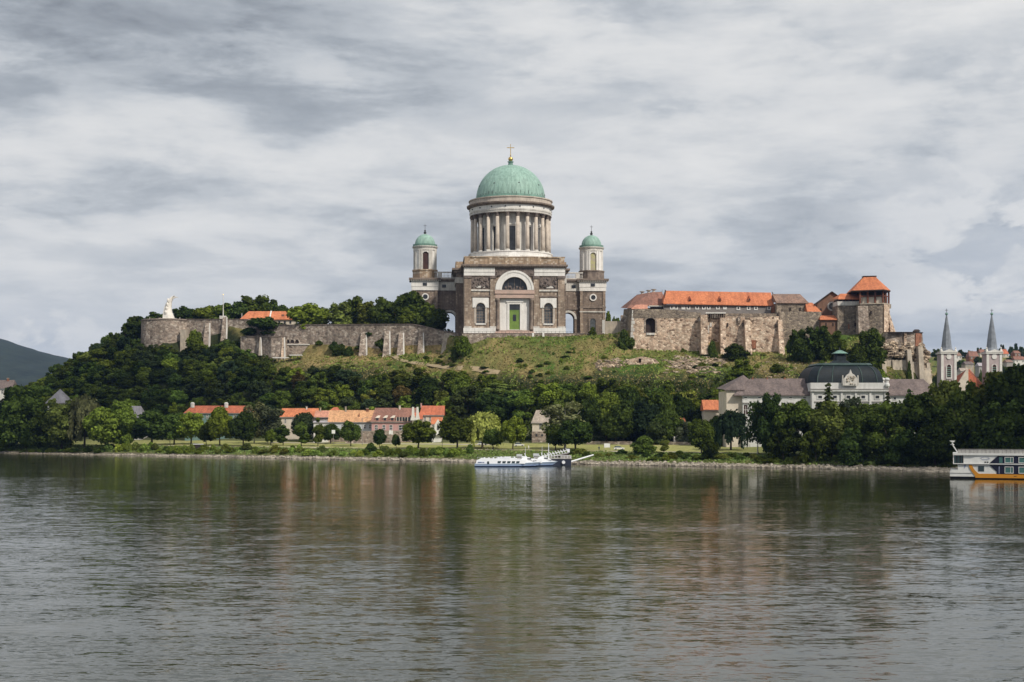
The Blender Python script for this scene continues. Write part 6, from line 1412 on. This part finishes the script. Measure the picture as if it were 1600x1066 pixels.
def proto(kind, var):
    """trunk and crown meshes of one tree, 10 m tall"""
    if (kind, var) in PROTO: return PROTO[kind, var]
    random.seed(hash_(kind) + var * 37); rng = random.Random(hash_(kind) * 3 + var); U = rng.uniform
    if kind == 'wood':       # closely grown hillside tree, leafy to the ground
        L = [(U(-3.0, 3.0), U(-3.0, 3.0), U(2.0, 6.6), U(1.0, 2.0)) for _ in range(17)] + [(U(-1.9, 1.9), U(-1.9, 1.9), U(6.3, 8.8), U(.8, 1.5)) for _ in range(8)] + [(U(-3, 3), U(-3, 3), U(1, 2.4), U(1.1, 1.7)) for _ in range(5)]
        cr = lobed(L, 3000, .27, core=.74, rnd=.62); t = trunk_mesh(10, .22, 3.5)
    elif kind == 'park':     # rounded crown on a clear trunk
        L = [(3.0 * math.cos(a) * q, 3.0 * math.sin(a) * q, zz + U(-.8, .8), U(1.0, 1.9)) for q, zz, m_ in ((U(.6, 1.05), 3.9, 7), (U(.8, 1.0), 5.6, 8), (U(.5, .8), 7.3, 6)) for a in [2 * PI * i / m_ + U(-.45, .45) for i in range(m_)]] + [(U(-1.2, 1.2), U(-1.2, 1.2), 8.4, 1.2), (U(-1, 1), U(-1, 1), 3.4, 1.6)] + [(U(-3, 3), U(-3, 3), U(3, 8), U(.6, 1.1)) for _ in range(9)]
        cr = lobed(L, 3400, .235, core=.74, rnd=.62); t = trunk_mesh(10, .26, 3.2)
    elif kind == 'tall':     # big bankside tree with ragged outline
        L = [(U(-2.3, 2.3), U(-2.3, 2.3), U(2.4, 6.8), U(1.0, 1.6)) for _ in range(17)] + [(U(-1.4, 1.4), U(-1.4, 1.4), U(6.8, 9.0), U(.7, 1.1)) for _ in range(8)] + [(U(-2.4, 2.4), U(-2.4, 2.4), U(1.3, 2.4), U(.8, 1.2)) for _ in range(7)]
        cr = lobed(L, 5200, .17); t = trunk_mesh(10, .2, 2.6, 5)
    elif kind == 'slim':     # narrow upright tree
        L = [(U(-1.1, 1.1), U(-1.1, 1.1), U(2, 8), U(.8, 1.15)) for _ in range(17)] + [(0, 0, 8.9, .7)]
        cr = lobed(L, 2600, .19); t = trunk_mesh(10, .14, 3, 3, 1.0)
    elif kind == 'willow':   # drooping sprays
        C = []; N = []; S_ = []
        for i in range(62):
            a = U(0, 2 * PI); q = math.sqrt(U(0, 1)); x0, y0 = 3.5 * q * math.cos(a), 3.5 * q * math.sin(a); z0 = 9.2 - 3.4 * q * q + U(-.7, .4); ln = U(2.5, 5.2)
            for j in range(44): t_ = U(0, 1) ** .8; C.append((x0 * (1 + .13 * t_) + U(-.35, .35), y0 * (1 + .13 * t_) + U(-.35, .35), max(.5, z0 - ln * t_))); N.append((math.cos(a) + U(-.6, .6), math.sin(a) + U(-.6, .6), U(-.1, .6))); S_.append(U(.10, .18))
        v, q = quads('', np.array(C), np.array(N), np.array(S_), 2.3, True)
        core = lobed([(U(-1.8, 1.8), U(-1.8, 1.8), U(5.5, 7.6), U(1.2, 1.7)) for _ in range(8)], 700, .2); n0 = len(v)
        cr = (np.concatenate([v, core[0]]), np.concatenate([q, core[1] + n0]), core[2] + n0); t = trunk_mesh(10, .24, 3.6)
    elif kind == 'conifer':
        C = []; N = []; S_ = []
        for i in range(15):
            zz = 1.0 + 8.6 * (i / 14) ** .9; rr = 2.5 * (1 - (zz - .6) / 9.6) ** .62 + .15; nb = max(4, int(11 * rr / 2))
            for b in range(nb):
                a = 2 * PI * b / nb + U(-.3, .3); ll = rr * U(.75, 1.15)
                for j in range(9): t_ = (j + U(0, 1)) / 9; C.append((ll * t_ * math.cos(a) + U(-.12, .12), ll * t_ * math.sin(a) + U(-.12, .12), zz - .55 * t_ * t_ * rr * .6 + U(-.1, .1))); N.append((math.cos(a) * .5 + U(-.5, .5), math.sin(a) * .5 + U(-.5, .5), 1)); S_.append(U(.14, .26))
        v, q = quads('', np.array(C), np.array(N), np.array(S_), 1.5); cone = []; n0 = len(v)
        cv = np.array([(1.25 * math.cos(i * PI / 5), 1.25 * math.sin(i * PI / 5), 1.0) for i in range(10)] + [(0, 0, 9.3)]); tf = np.array([(i, (i + 1) % 10, 10) for i in range(10)]) + n0
        cr = (np.concatenate([v, cv]), q, tf); t = trunk_mesh(10, .2, 2, 0)
    elif kind == 'birch':    # airy, half bare
        L = [(U(-1.6, 1.6), U(-1.6, 1.6), U(2.6, 8.8), U(.7, 1.15)) for _ in range(20)]
        cr = lobed(L, 1900, .17, core=.32, rnd=1.1); t = trunk_mesh(10, .15, 5.0, 6, 1.5)
    elif kind == 'shrub':
        L = [(U(-3.4, 3.4), U(-2.2, 2.2), U(.8, 4.5), U(1.8, 3.0)) for _ in range(9)] + [(U(-2, 2), U(-1, 1), U(5, 7.2), U(1.6, 2.2)) for _ in range(4)]
        cr = lobed(L, 2200, .40, rnd=.9); t = None
    me = mesh_np(kind + '_crown', *cr); PROTO[kind, var] = (me, t); return PROTO[kind, var]
def hash_(s): return sum(ord(c) * (i + 3) for i, c in enumerate(s)) % 9973
CM = {}; TM = {}
def tree(kind, var, leaf, loc, height, width, name, label, cat, group=None, bark='bark'):
    me, t = proto(kind, var); key = (kind, var, leaf)
    if key not in CM:
        m2 = me.copy(); m2.materials.clear(); m2.materials.append(MAT[leaf]); CM[key] = m2
    W0 = {'wood': 8.6, 'park': 8.6, 'tall': 6.6, 'slim': 3.9, 'willow': 8.2, 'conifer': 4.8, 'birch': 4.6, 'shrub': 9.6}[kind]
    sc = (width / W0, width / W0, height / 10)
    if t is None:
        o = bpy.data.objects.new(name, CM[key]); COL.objects.link(o); o.location = loc; o.scale = sc; o.rotation_euler = (0, 0, random.uniform(0, 6.28)); return tag(o, label, cat, group)
    T = thing(name, label, cat, loc, random.uniform(0, 6.28), group); T.scale = sc
    o = bpy.data.objects.new('crown', CM[key]); COL.objects.link(o); o.parent = T
    tk = (kind, var, bark)
    if tk not in TM: TM[tk] = t.build('trunk', bark, T).data
    else: o2 = bpy.data.objects.new('trunk', TM[tk]); COL.objects.link(o2); o2.parent = T
    return T
def at(u, d):
    Z = shore(u) + d; X = (u - 800) * Z / F; return X, Z, ground(X, Z)
def ptree(kind, leaf, u, d, vtop, wpx, label, name='broadleaf_tree', cat='tree', group=None, bark='bark', var=None):
    """a tree at column u, d metres behind the water's edge, whose top shows at row vtop, wpx columns wide"""
    X, Z, H = at(u, d); ht = max(1.0, CH + (V0 - vtop) * Z / F - H)
    nv = {'park': 4, 'tall': 4, 'wood': 4, 'shrub': 4}.get(kind, 2)
    return tree(kind, random.randrange(nv) if var is None else var, leaf, (X, Z, H - .1), ht / .985, wpx * Z / F, name, label, cat, group, bark)

random.seed(100)
# lawn and bank trees, one by one
PT = [('tall', 'leaf_mid', -12, 14, 622, 46, 'bankside tree cut off by the picture edge near the grey brown roofed villa'),
 ('tall', 'leaf_dark', 14, 24, 603, 44, 'tree screening the walls of the grey brown roofed villa'),
 ('tall', 'leaf_green', 12, 11, 630, 38, 'bright green lower bankside tree near the picture edge'),
 ('tall', 'leaf_mid', 40, 13, 600, 62, 'tall full tree on the bank between the villa and the lilac pyramid roof'),
 ('tall', 'leaf_dark', 70, 9, 634, 40, 'shorter dark tree on the bank under the lilac pyramid roof'),
 ('tall', 'leaf_olive', 97, 11, 622, 44, 'greyish tree on the bank just right of the lilac pyramid roof'),
 ('willow', 'leaf_grey', 132, 17, 611, 62, 'grey green feathery topped tree on the bank beneath the wooded hill'),
 ('park', 'leaf_green', 165, 11, 636, 58, 'broad bright green tree leaning over the stony bank'),
 ('tall', 'leaf_green', 192, 17, 620, 34, 'yellowish green tree in front of the white villa'),
 ('park', 'leaf_mid', 236, 30, 640, 62, 'round dark green tree on the bank just past the white villa'),
 ('park', 'leaf_mid', 272, 42, 645, 44, 'rounded tree beside the grey utility pole'),
 ('park', 'leaf_green', 298, 46, 641, 44, 'green tree covering the near end of the long low house'),
 ('park', 'leaf_dark', 322, 38, 662, 22, 'small dark clipped tree before the long low house'),
 ('park', 'leaf_green', 344, 36, 633, 40, 'vivid green tree with visible trunk before the long low house'),
 ('park', 'leaf_dark', 380, 33, 643, 40, 'dense dark round tree with short stout trunk on the lawn'),
 ('birch', 'leaf_grey', 397, 60, 626, 30, 'nearly bare pale stemmed tree beside the dense dark round tree'),
 ('birch', 'leaf_grey', 424, 62, 632, 40, 'airy grey green tree before the bright orange roof'),
 ('park', 'leaf_green', 423, 50, 669, 17, 'small egg shaped tree on the lawn below the airy tree'),
 ('slim', 'leaf_mid', 442, 45, 663, 22, 'young narrow tree on the lawn before the orange roofed house'),
 ('park', 'leaf_blue', 474, 85, 643, 38, 'dark bluish round tree covering the orange roofed house'),
 ('slim', 'leaf_mid', 471, 40, 658, 24, 'upright young tree with slender trunk before the dark bluish tree'),
 ('slim', 'leaf_mid', 497, 44, 651, 18, 'pointed young tree by the low white shed'),
 ('park', 'leaf_dark', 517, 70, 661, 32, 'dark bushy tree behind the white road sign'),
 ('park', 'leaf_mid', 548, 45, 655, 30, 'medium tree on the lawn before the pale blue house'),
 ('park', 'leaf_dark', 593, 35, 669, 20, 'small round tree below the pink house'),
 ('park', 'leaf_dark', 619, 34, 677, 13, 'tiny round tree on the lawn below the pink house'),
 ('park', 'leaf_green', 653, 34, 654, 50, 'big rounded green tree in front of the curved white gables'),
 ('park', 'leaf_mid', 714, 34, 646, 54, 'broad tree with wide low crown beside the yellow willow'),
 ('willow', 'leaf_yellow', 754, 45, 639, 62, 'yellow green willow on the lawn above the boats'),
 ('park', 'leaf_mid', 770, 36, 668, 30, 'green tree overlapping the foot of the yellow willow'),
 ('park', 'leaf_green', 801, 34, 648, 38, 'neat round tree between the yellow willow and the tower house'),
 ('birch', 'leaf_grey', 882, 44, 624, 60, 'large grey tree with bare upper twigs beside the tower house'),
 ('park', 'leaf_mid', 900, 33, 652, 52, 'dark rounded tree in front of the large grey tree'),
 ('park', 'leaf_dark', 868, 36, 662, 30, 'smaller dark tree close in front of the tower house'),
 ('wood', 'leaf_mid', 1003, 20, 680, 32, 'low rounded bank tree below the long garden wall'),
 ('slim', 'leaf_olive', 1038, 26, 680, 13, 'thin young tree standing before the garden wall'),
 ('park', 'leaf_mid', 1096, 24, 654, 40, 'round tree on the bank in front of the dark willow'),
 ('wood', 'leaf_dark', 1110, 14, 684, 27, 'low dark bushy tree at the water side of the round tree'),
 ('willow', 'leaf_blue', 1142, 50, 636, 58, 'dark hanging willow before the orange roofed house'),
 ('birch', 'leaf_dark', 1184, 24, 624, 32, 'loose tree with pale forked trunk before the museum corner'),  # rightward from here, darker leaves stand in for cloud shade
 ('tall', 'leaf_dark', 1206, 22, 612, 40, 'tall tree with upright crown against the slate wing of the museum'),
 ('tall', 'leaf_mid', 1240, 20, 618, 52, 'broad green tree rising into the slate roofed wing'),
 ('tall', 'leaf_dark', 1268, 26, 630, 46, 'dark tree filling the gap below the museum dome edge'),
 ('tall', 'leaf_dark', 1286, 34, 624, 40, 'dark tree behind the olive tree under the museum dome'),
 ('tall', 'leaf_dark', 1318, 28, 622, 40, 'tree hiding the main doorway of the museum'),
 ('tall', 'leaf_dark', 1372, 34, 634, 42, 'dark tree hiding the museum corner pilasters'),
 ('conifer', 'leaf_blue', 1294, 52, 598, 34, 'dark conifer standing before the museum dome'),
 ('tall', 'leaf_olive', 1300, 17, 622, 56, 'olive tree below the dark conifer'),
 ('birch', 'leaf_grey', 1330, 30, 617, 40, 'greyish open tree in front of the museum windows'),
 ('tall', 'leaf_dark', 1352, 20, 626, 52, 'broad tree under the museum crest gable'),
 ('conifer', 'leaf_blue', 1387, 50, 612, 26, 'pointed dark conifer before the right hand museum wing'),
 ('tall', 'leaf_mid', 1392, 15, 628, 52, 'yellowish bank tree below the pointed conifer'),
 ('conifer', 'leaf_dark', 1421, 45, 607, 26, 'dark conifer beside the tall trees at the wing end'),
 ('tall', 'leaf_dark', 1437, 20, 606, 60, 'big tree covering the end of the museum wing'),
 ('tall', 'leaf_olive', 1476, 26, 588, 54, 'tall tree in front of the nearer spire'),
 ('tall', 'leaf_dark', 1510, 16, 604, 58, 'dark tree beneath the church nave roof'),
 ('tall', 'leaf_dark', 1530, 36, 592, 46, 'tree before the red brown church roof'),
 ('tall', 'leaf_olive', 1556, 26, 574, 58, 'tall tree in front of the farther spire'),
 ('tall', 'leaf_dark', 1594, 22, 557, 74, 'tallest tree at the picture edge above the cruise ship'),
 ('tall', 'leaf_dark', 1636, 24, 548, 80, 'huge dark tree mostly beyond the picture edge'),
 ('tall', 'leaf_dark', 1566, 10, 626, 60, 'dark low hanging tree right behind the cruise ship'),
 ('tall', 'leaf_dark', 1462, 9, 634, 54, 'dark tree over the stony spit behind the ship'),
 ('wood', 'leaf_dark', 1330, 9, 668, 50, 'low dark tree at the water under the museum'),
 ('wood', 'leaf_dark', 1275, 10, 664, 44, 'low dark tree at the water below the broad green tree'),
 ('wood', 'leaf_dark', 1410, 9, 668, 50, 'low dark tree at the water near the stony spit'),
 ('wood', 'leaf_dark', 1224, 11, 668, 40, 'low dark tree behind the pale forked trunk')]
for k, lf, u, d, vt, w, lb in PT:
    nm = {'willow': 'willow_tree', 'conifer': 'conifer_tree', 'birch': 'birch_tree'}.get(k, 'broadleaf_tree')
    ptree(k, lf, u, d, vt, w * (1.28 if k == 'tall' else 1.08), lb, nm, bark='bark_pale' if k == 'birch' else 'bark')
# dark grove behind the notice board
for u, d, vt, w, lf in [(925, 92, 618, 50, 'leaf_dark'), (948, 96, 608, 52, 'leaf_mid'), (975, 90, 626, 52, 'leaf_dark'), (985, 104, 604, 48, 'leaf_dark'), (1010, 92, 622, 54, 'leaf_blue'), (1030, 104, 608, 50, 'leaf_mid'),
                        (1042, 90, 640, 46, 'leaf_dark'), (1075, 92, 655, 34, 'leaf_grey'), (1062, 110, 612, 44, 'leaf_dark'), (1088, 106, 632, 36, 'leaf_dark'), (1115, 80, 646, 34, 'leaf_dark'), (1120, 118, 618, 34, 'leaf_mid'), (1142, 122, 606, 30, 'leaf_dark'), (962, 88, 648, 44, 'leaf_dark'), (1024, 86, 652, 40, 'leaf_blue')]:
    ptree('park' if w > 40 else 'wood', lf, u, d, vt, w, 'dark broadleaf tree in the shady grove behind the long garden wall', group='trees of the dark grove behind the garden wall')
# trees on the hilltop
for u, Z, vt, w, lf, lb in [(292, 812, 475, 30, 'leaf_dark', 'dark tree on the hilltop right behind the white monument'), (318, 815, 476, 36, 'leaf_mid', None), (345, 818, 472, 34, 'leaf_mid', None), (368, 815, 466, 38, 'leaf_dark', None), (395, 822, 460, 44, 'leaf_dark', 'highest dark tree behind the orange roofed barrack'),
                            (415, 818, 466, 36, 'leaf_dark', None), (436, 815, 473, 30, 'leaf_mid', None), (450, 820, 474, 26, 'leaf_dark', None), (305, 822, 481, 30, 'leaf_dark', None), (333, 828, 478, 34, 'leaf_dark', None), (246, 812, 486, 26, 'leaf_dark', 'dark tree just left of the white monument'), (226, 812, 493, 28, 'leaf_dark', None), (212, 806, 500, 26, 'leaf_dark', None), (201, 803, 508, 26, 'leaf_dark', None), (280, 818, 480, 30, 'leaf_mid', None)]:
    X = (u - 800) * Z / F; H = ground(X, Z)
    tree('wood', random.randrange(4), lf, (X, Z, H - .3), max(4, hv(vt, Z) - H), w * 1.35 * Z / F, 'broadleaf_tree', lb or 'dark broadleaf tree on the hilltop behind the fortress wall', 'tree', None if lb else 'trees on the hilltop behind the fortress wall')
for u, Z, vt, w, lf, lb in [(485, 766, 471, 56, 'leaf_green', 'bright rounded tree beside the barrack on the fortress wall'), (532, 762, 471, 44, 'leaf_olive', 'olive tree on the fortress wall with yellowish crown'), (556, 770, 462, 40, 'leaf_dark', 'dark tree with spreading top between the two olive trees'), (573, 757, 470, 40, 'leaf_olive', 'second olive tree on the fortress wall next to the big dark trees'),
                            (603, 755, 460, 44, 'leaf_dark', 'large dark tree on the fortress wall beside the olive trees'), (630, 758, 455, 50, 'leaf_dark', 'tallest dark tree on the fortress wall near the basilica tower'), (655, 752, 454, 48, 'leaf_mid', 'big broad tree in front of the basilica tower'), (672, 740, 472, 50, 'leaf_dark', 'dense round tree closest to the basilica archway'), (622, 744, 474, 44, 'leaf_dark', 'lower dark tree hanging over the fortress wall'), (640, 742, 478, 36, 'leaf_mid', 'bushy green tree below the tallest dark tree')]:
    X = (u - 800) * Z / F; H = ground(X, Z) - 1.0
    tree('wood', random.randrange(4), lf, (X, Z, H), hv(vt, Z) - H, w * 1.25 * Z / F, 'broadleaf_tree', lb, 'tree')
for u, Z, vt, w, lf, lb in [(411, 768, 495, 60, 'leaf_mid', 'wide bushy tree growing over the fortress wall below the barrack'), (360, 768, 530, 50, 'leaf_dark', 'dark bushy tree below the flagpole'), (306, 772, 519, 34, 'leaf_mid', 'bushy tree hiding the foot of the bastion buttress'),
                            (533, 724, 536, 22, 'leaf_dark', 'dark bush standing below the middle of the long fortress wall'), (522, 730, 533, 18, 'leaf_mid', 'grey green bush against the long fortress wall'), (545, 722, 540, 18, 'leaf_dark', 'small dark bush lower on the slope below the long wall'), (578, 731, 517, 14, 'leaf_dark', 'ivy covered bush between two wall buttresses'), (566, 724, 536, 12, 'leaf_dark', 'small bush at the foot of the first sloping buttress'), (596, 726, 528, 20, 'leaf_dark', 'dark bush leaning against a sloping buttress'), (499, 738, 532, 11, 'leaf_green', 'little bush at the foot of the wall near the vaulted shed'),
                            (977, 676, 512, 22, 'leaf_dark', 'dark bush at the corner of the castle wall'), (1152, 664, 538, 38, 'leaf_dark', 'rounded dark bush below the castle wall buttress'), (1113, 668, 530, 14, 'leaf_dark', 'dark ivy bush in the recess of the castle wall'), (1273, 652, 513, 52, 'leaf_dark', 'large dark bush below the castle rose window'), (1245, 655, 517, 30, 'leaf_dark', 'dark bush under the castle annex'), (1300, 648, 520, 40, 'leaf_mid', 'bushy thicket below the guard house'),
                            (1356, 640, 515, 48, 'leaf_dark', 'dark spreading bush at the foot of the keep'), (1342, 632, 540, 28, 'leaf_dark', 'dark bush hanging over the rocks by the concrete panels'), (1160, 640, 563, 40, 'leaf_mid', 'green bush on the slope below the rounded dark bush'), (1150, 632, 575, 36, 'leaf_green', 'light green bush beside the limestone outcrop'), (1215, 640, 568, 24, 'leaf_mid', 'small bush on the stony slope above the museum'), (1378, 626, 576, 26, 'leaf_green', 'bright bush at the foot of the concrete panels'), (1420, 634, 560, 10, 'leaf_dark', 'tuft of ivy on the promontory rock'),
                            (950, 760, 482, 16, 'leaf_green', 'light green tree peeping over the boundary wall'), (962, 770, 494, 20, 'leaf_green', 'low green bush behind the boundary wall'), (926, 693, 510, 14, 'leaf_mid', 'bush at the corner of the basilica terrace'), (714, 690, 527, 20, 'leaf_mid', 'bush at the end of the fortress wall by the terrace'), (727, 686, 524, 22, 'leaf_green', 'green bush at the beginning of the terrace wall')]:
    X = (u - 800) * Z / F
    if 480 < u < 600: X, Z = uvZ(u, vt + w * .9, 130, 190)
    H = ground(X, Z) - .4
    tree('wood' if w >= 28 else 'shrub', random.randrange(4), lf, (X, Z, H - (1 if w >= 28 else 0)), max(2.0, (hv(vt, Z) - H) * 1.08 + (1 if w >= 28 else 0)), w * Z / F, 'shrub', lb, 'bush')

# hillside wood: every tree a thing, spaced by its own crown
def hillside_wood():
    random.seed(42); spots = []
    def ok(X, Y, r): return all((X - a) ** 2 + ((Y - b) * 1.1) ** 2 > ((r + c) * .41) ** 2 for a, b, c in spots)
    cnt = 0; tries = 0
    while cnt < 262 and tries < 60000:
        tries += 1; u = random.uniform(46, 1150); d = random.uniform(103, 190); Z = shore(u) + d; X = (u - 800) * Z / F
        if X / Z * F + 800 > 1122: continue
        g = ground(X, Z); v = V0 - (g - CH) * F / Z
        lim = 556 if u < 380 else float(np.interp(u, [380, 430, 500, 620, 660, 760, 800, 850, 900, 1000, 1080, 1150], [572, 592, 592, 600, 604, 612, 622, 624, 620, 622, 632, 642]))
        if u < 215: lim = 500
        if v < lim or (u > 250 and v > 662): continue
        r = random.uniform(7.4, 10.0) if u < 640 else random.uniform(8.5, 13.0)
        if not ok(X, Z, r): continue
        spots.append((X, Z, r)); cnt += 1
        edge = v < lim + 14
        h = random.uniform(7.0, 10.2) * (.8 if edge and u > 215 else 1) * (1.35 if u > 640 else 1)
        lf = random.choices(['leaf_dark', 'leaf_mid', 'leaf_green', 'leaf_olive', 'leaf_blue'], [52, 20, 5, 3, 20] if u < 430 else [28, 36, 16, 12, 8] if u < 640 else [24, 36, 24, 12, 4])[0]  # darker leaf mix at the left carries cloud shade in its colour
        if 440 < u < 640 and random.random() < .06: lf = 'leaf_rust'
        if u < 430: lb, gp = 'broadleaf tree in the dense wood below the round bastion', 'trees of the dense wood below the round bastion'
        elif u < 690: lb, gp = 'broadleaf tree in the dense wood behind the red roofed riverside houses', 'trees of the wood behind the riverside houses'
        else: lb, gp = 'broadleaf tree in the belt of wood under the grassy slope of the basilica', 'trees of the wood belt under the basilica slope'
        kd, vv, hh, ww = 'wood', random.randrange(4), h, r * 1.26; q = random.random()
        if q < .16: kd, hh, ww = 'tall', h * 1.12, r * 1.1
        elif q < .24: kd, vv, hh, ww = 'slim', random.randrange(2), h * 1.15, r * .62
        elif q < .30: kd, vv, hh, ww = 'birch', random.randrange(2), h * 1.08, r * .75
        tree(kd, vv, lf, (X, Z, g - .5), hh, ww, 'broadleaf_tree', lb, 'tree', gp)
    print('wood trees', cnt, 'tries', tries)
hillside_wood()

# trees among the far houses
for u, vt, w, lf in [(1463, 545, 20, 'leaf_dark'), (1470, 552, 18, 'leaf_mid'), (1500, 546, 12, 'leaf_dark'), (1509, 550, 12, 'leaf_dark'), (1516, 547, 10, 'leaf_mid'), (1530, 543, 14, 'leaf_dark'), (1537, 545, 10, 'leaf_mid'), (1529, 556, 16, 'leaf_dark'), (1545, 558, 14, 'leaf_dark'), (1500, 562, 18, 'leaf_mid'), (1486, 566, 16, 'leaf_dark'), (1507, 573, 16, 'leaf_dark'), (1533, 565, 16, 'leaf_mid'),
                     (1567, 538, 12, 'leaf_dark'), (1581, 541, 12, 'leaf_dark'), (1587, 536, 9, 'leaf_blue'), (1597, 541, 12, 'leaf_dark'), (1604, 546, 14, 'leaf_mid'), (1576, 558, 18, 'leaf_dark'), (1588, 567, 20, 'leaf_mid'), (1602, 566, 18, 'leaf_dark'), (1570, 570, 16, 'leaf_mid'), (1520, 580, 22, 'leaf_dark'), (1535, 578, 20, 'leaf_mid'), (1465, 575, 24, 'leaf_dark'), (1475, 585, 24, 'leaf_mid'), (1500, 590, 24, 'leaf_dark'), (1460, 592, 22, 'leaf_mid'), (1615, 556, 18, 'leaf_dark')]:
    Z = (1130 + (575 - vt) * 11) if vt < 573 else 860; X = (u - 800) * Z / F; H = ground(X, Z); tp = hv(vt, Z); ht = min(max(6, tp - H), 14 if vt < 573 else 30)
    tree('wood', random.randrange(4), lf, (X, Z, tp - ht), ht, w * Z / F * .9, 'broadleaf_tree', 'far dark tree among the houses of the slope behind the church', 'tree', 'trees among the far houses behind the church')

# shrubs on the bank, one by one
def bank_shrubs():
    random.seed(8); n = 0
    for u0, u1, step, dl, dh, hm in ((168, 300, 9, 7, 17, 3.2), (300, 470, 11, 8, 18, 2.6), (430, 580, 13, 7, 17, 2.3), (580, 745, 9, 8, 19, 3.2), (895, 1010, 16, 12, 22, 1.8), (1010, 1215, 12, 8, 20, 2.2), (1215, 1480, 17, 7, 14, 2.2), (0, 165, 14, 4, 10, 2.0)):
        u = u0
        while u < u1:
            d = random.uniform(dl, dh); h = hm * random.uniform(.6, 1.25); X, Z, H = at(u, d)
            lf = random.choice(['leaf_bright', 'leaf_bright', 'leaf_green', 'leaf_green', 'leaf_olive', 'leaf_mid']) if u < 760 else random.choice(['leaf_mid', 'leaf_dark', 'leaf_olive'])
            z_ = 'leafy shrub on the river bank before the houses' if u < 760 and u > 165 else ('low shrub on the stony bank past the landing pontoon' if u >= 760 else 'low shrub under the tall bankside trees')
            tree('shrub', random.randrange(4), lf, (X, Z, H - .3), h * 1.15, random.uniform(2.6, 5.2), 'shrub', z_, 'bush', ('shrubs along the bank before the houses' if u < 760 else 'shrubs along the stony bank past the pontoon' if z_[4] == 's' else 'shrubs') if u > 165 else 'shrubs under the tall bankside trees'); n += 1
            u += step * random.uniform(.6, 1.4)
    # scattered bushes on the grass slope
    for i in range(110):
        u = random.choice([random.uniform(450, 720), random.uniform(600, 960), random.uniform(1060, 1330)]); v = random.triangular(540, 606, 575) if u < 1000 else random.uniform(550, 600)
        X, Z = uvZ(u, v, 125, 205); H = ground(X, Z)
        lf = random.choice(['leaf_green', 'leaf_mid', 'leaf_dark', 'leaf_olive']); lb = 'small bush scattered on the grassy slope below the basilica and castle'
        tree('shrub', random.randrange(4), lf, (X, Z, H - .3), random.uniform(.7, 2.4), random.uniform(1.4, 4.6), 'shrub', lb, 'bush', 'bushes scattered on the grassy slope')
bank_shrubs()

def ground_cover():
    """grass tussocks and weeds no one could count: leaning blades over slope, bank and lawn edge"""
    def scatter(name, n, pick, size, leaf, asp=1.0):
        C = []
        for _ in range(n):
            q = pick()
            if q: C.append(q)
        C = np.array(C); N = R_.normal(size=C.shape) * np.array([1, 1, .5]) + np.array([0, -.5, .5])
        v, q = quads('', C + np.array([0, 0, size * .5]), N, size * R_.uniform(.4, 1.4, len(C)), asp)
        me = mesh_np(name, v, q); me.materials.append(MAT[leaf]); o = bpy.data.objects.new(name, me); COL.objects.link(o); tag(o, kind='stuff')
    rr = random.Random(77)
    def slope(dark):
        def f():
            u = rr.uniform(420, 1420); Z = shore(u) + rr.uniform(125, 212); X = (u - 800) * Z / F; g = ground(X, Z); v = V0 - (g - CH) * F / Z
            if v > 622 or v < 520 or (u < 640 and v > 596): return None
            n = nz(X + 90, Z, .06) + .6 * nz(X, Z, .25) + .4 * nz(X, Z, .7)
            if (n > .02) != dark: return None
            return X, Z, g
        return f
    leafmat('grass_dry', (.30, .235, .105), .3, .2); leafmat('grass_green', (.13, .145, .04), .3, .2); leafmat('weed_green', (.125, .150, .040), .35, .25)
    scatter('dry_grass', 30000, slope(False), .36, 'grass_dry', .7); scatter('green_grass', 24000, slope(True), .42, 'grass_green', .8)
    def clumps():
        f = slope(True); c = []
        while len(c) < 420:
            q = f()
            if q: c.append(q)
        def g():
            X, Z, h = rr.choice(c); X += rr.gauss(0, .9); Z += rr.gauss(0, .7); return X, Z, ground(X, Z) + rr.uniform(0, .55)
        return g
    scatter('tall_weeds', 9000, clumps(), .30, 'weed_green', 1.0)
    def bank():
        u = rr.uniform(-40, 1480); d = rr.triangular(6, 29, 13); Z = shore(u) + d; X = (u - 800) * Z / F; return X, Z, ground(X, Z)
    scatter('bank_weeds', 16000, bank, .26, 'weed_green', 1.0)
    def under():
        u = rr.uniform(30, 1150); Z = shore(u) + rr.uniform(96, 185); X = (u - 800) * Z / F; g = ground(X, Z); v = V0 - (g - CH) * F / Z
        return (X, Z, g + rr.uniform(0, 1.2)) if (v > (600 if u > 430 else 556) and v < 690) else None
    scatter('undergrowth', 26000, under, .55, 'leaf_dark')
ground_cover()

def shore_rocks():
    """riprap along the waterline"""
    rr = random.Random(12); m = MB()
    base = MB().ball((0, 0, 0), 1, 6); k = 0
    def put(u, d, s):
        Z = shore(u) + d; X = (u - 800) * Z / F; g = ground(X, Z); o = len(m.v); a = rr.uniform(0, 6.3); ca, sa = math.cos(a), math.sin(a); e = [rr.uniform(.7, 1.3) for _ in range(3)]
        for p in base.v:
            j = rr.uniform(.8, 1.2); x_, y_ = p[0] * e[0] * j, p[1] * e[1] * j; m.v.append((X + s * (x_ * ca - y_ * sa), Z + s * (x_ * sa + y_ * ca), max(g, -.1) + s * (.25 + .7 * p[2] * e[2] * j)))
        m.f.extend(tuple(i + o for i in q) for q in base.f)
    for i in range(5200):
        u = rr.uniform(-60, 1660); big = (1.2 if 420 < u < 1300 else .9) * (.6 if u < 170 else 1); d = rr.triangular(-1.5, 9 if u < 900 else 11, 1.5); put(u, d * (.4 if u < 170 else .5 if u < 420 else .62), rr.uniform(.16, .62) * big)
    for i in range(900):     # the gravel spit behind the cruise ship
        u = rr.triangular(1415, 1500, 1478); put(u, rr.uniform(-7, 3) * (1 if u > 1440 else .4), rr.uniform(.2, .55))
    tag(m.build('shore_rocks', 'riprap'), kind='stuff')
pm_ = pmat('riprap', (.40, .355, .29), (.17, .15, .12), .45, .35, fscale=1.7)
shore_rocks()
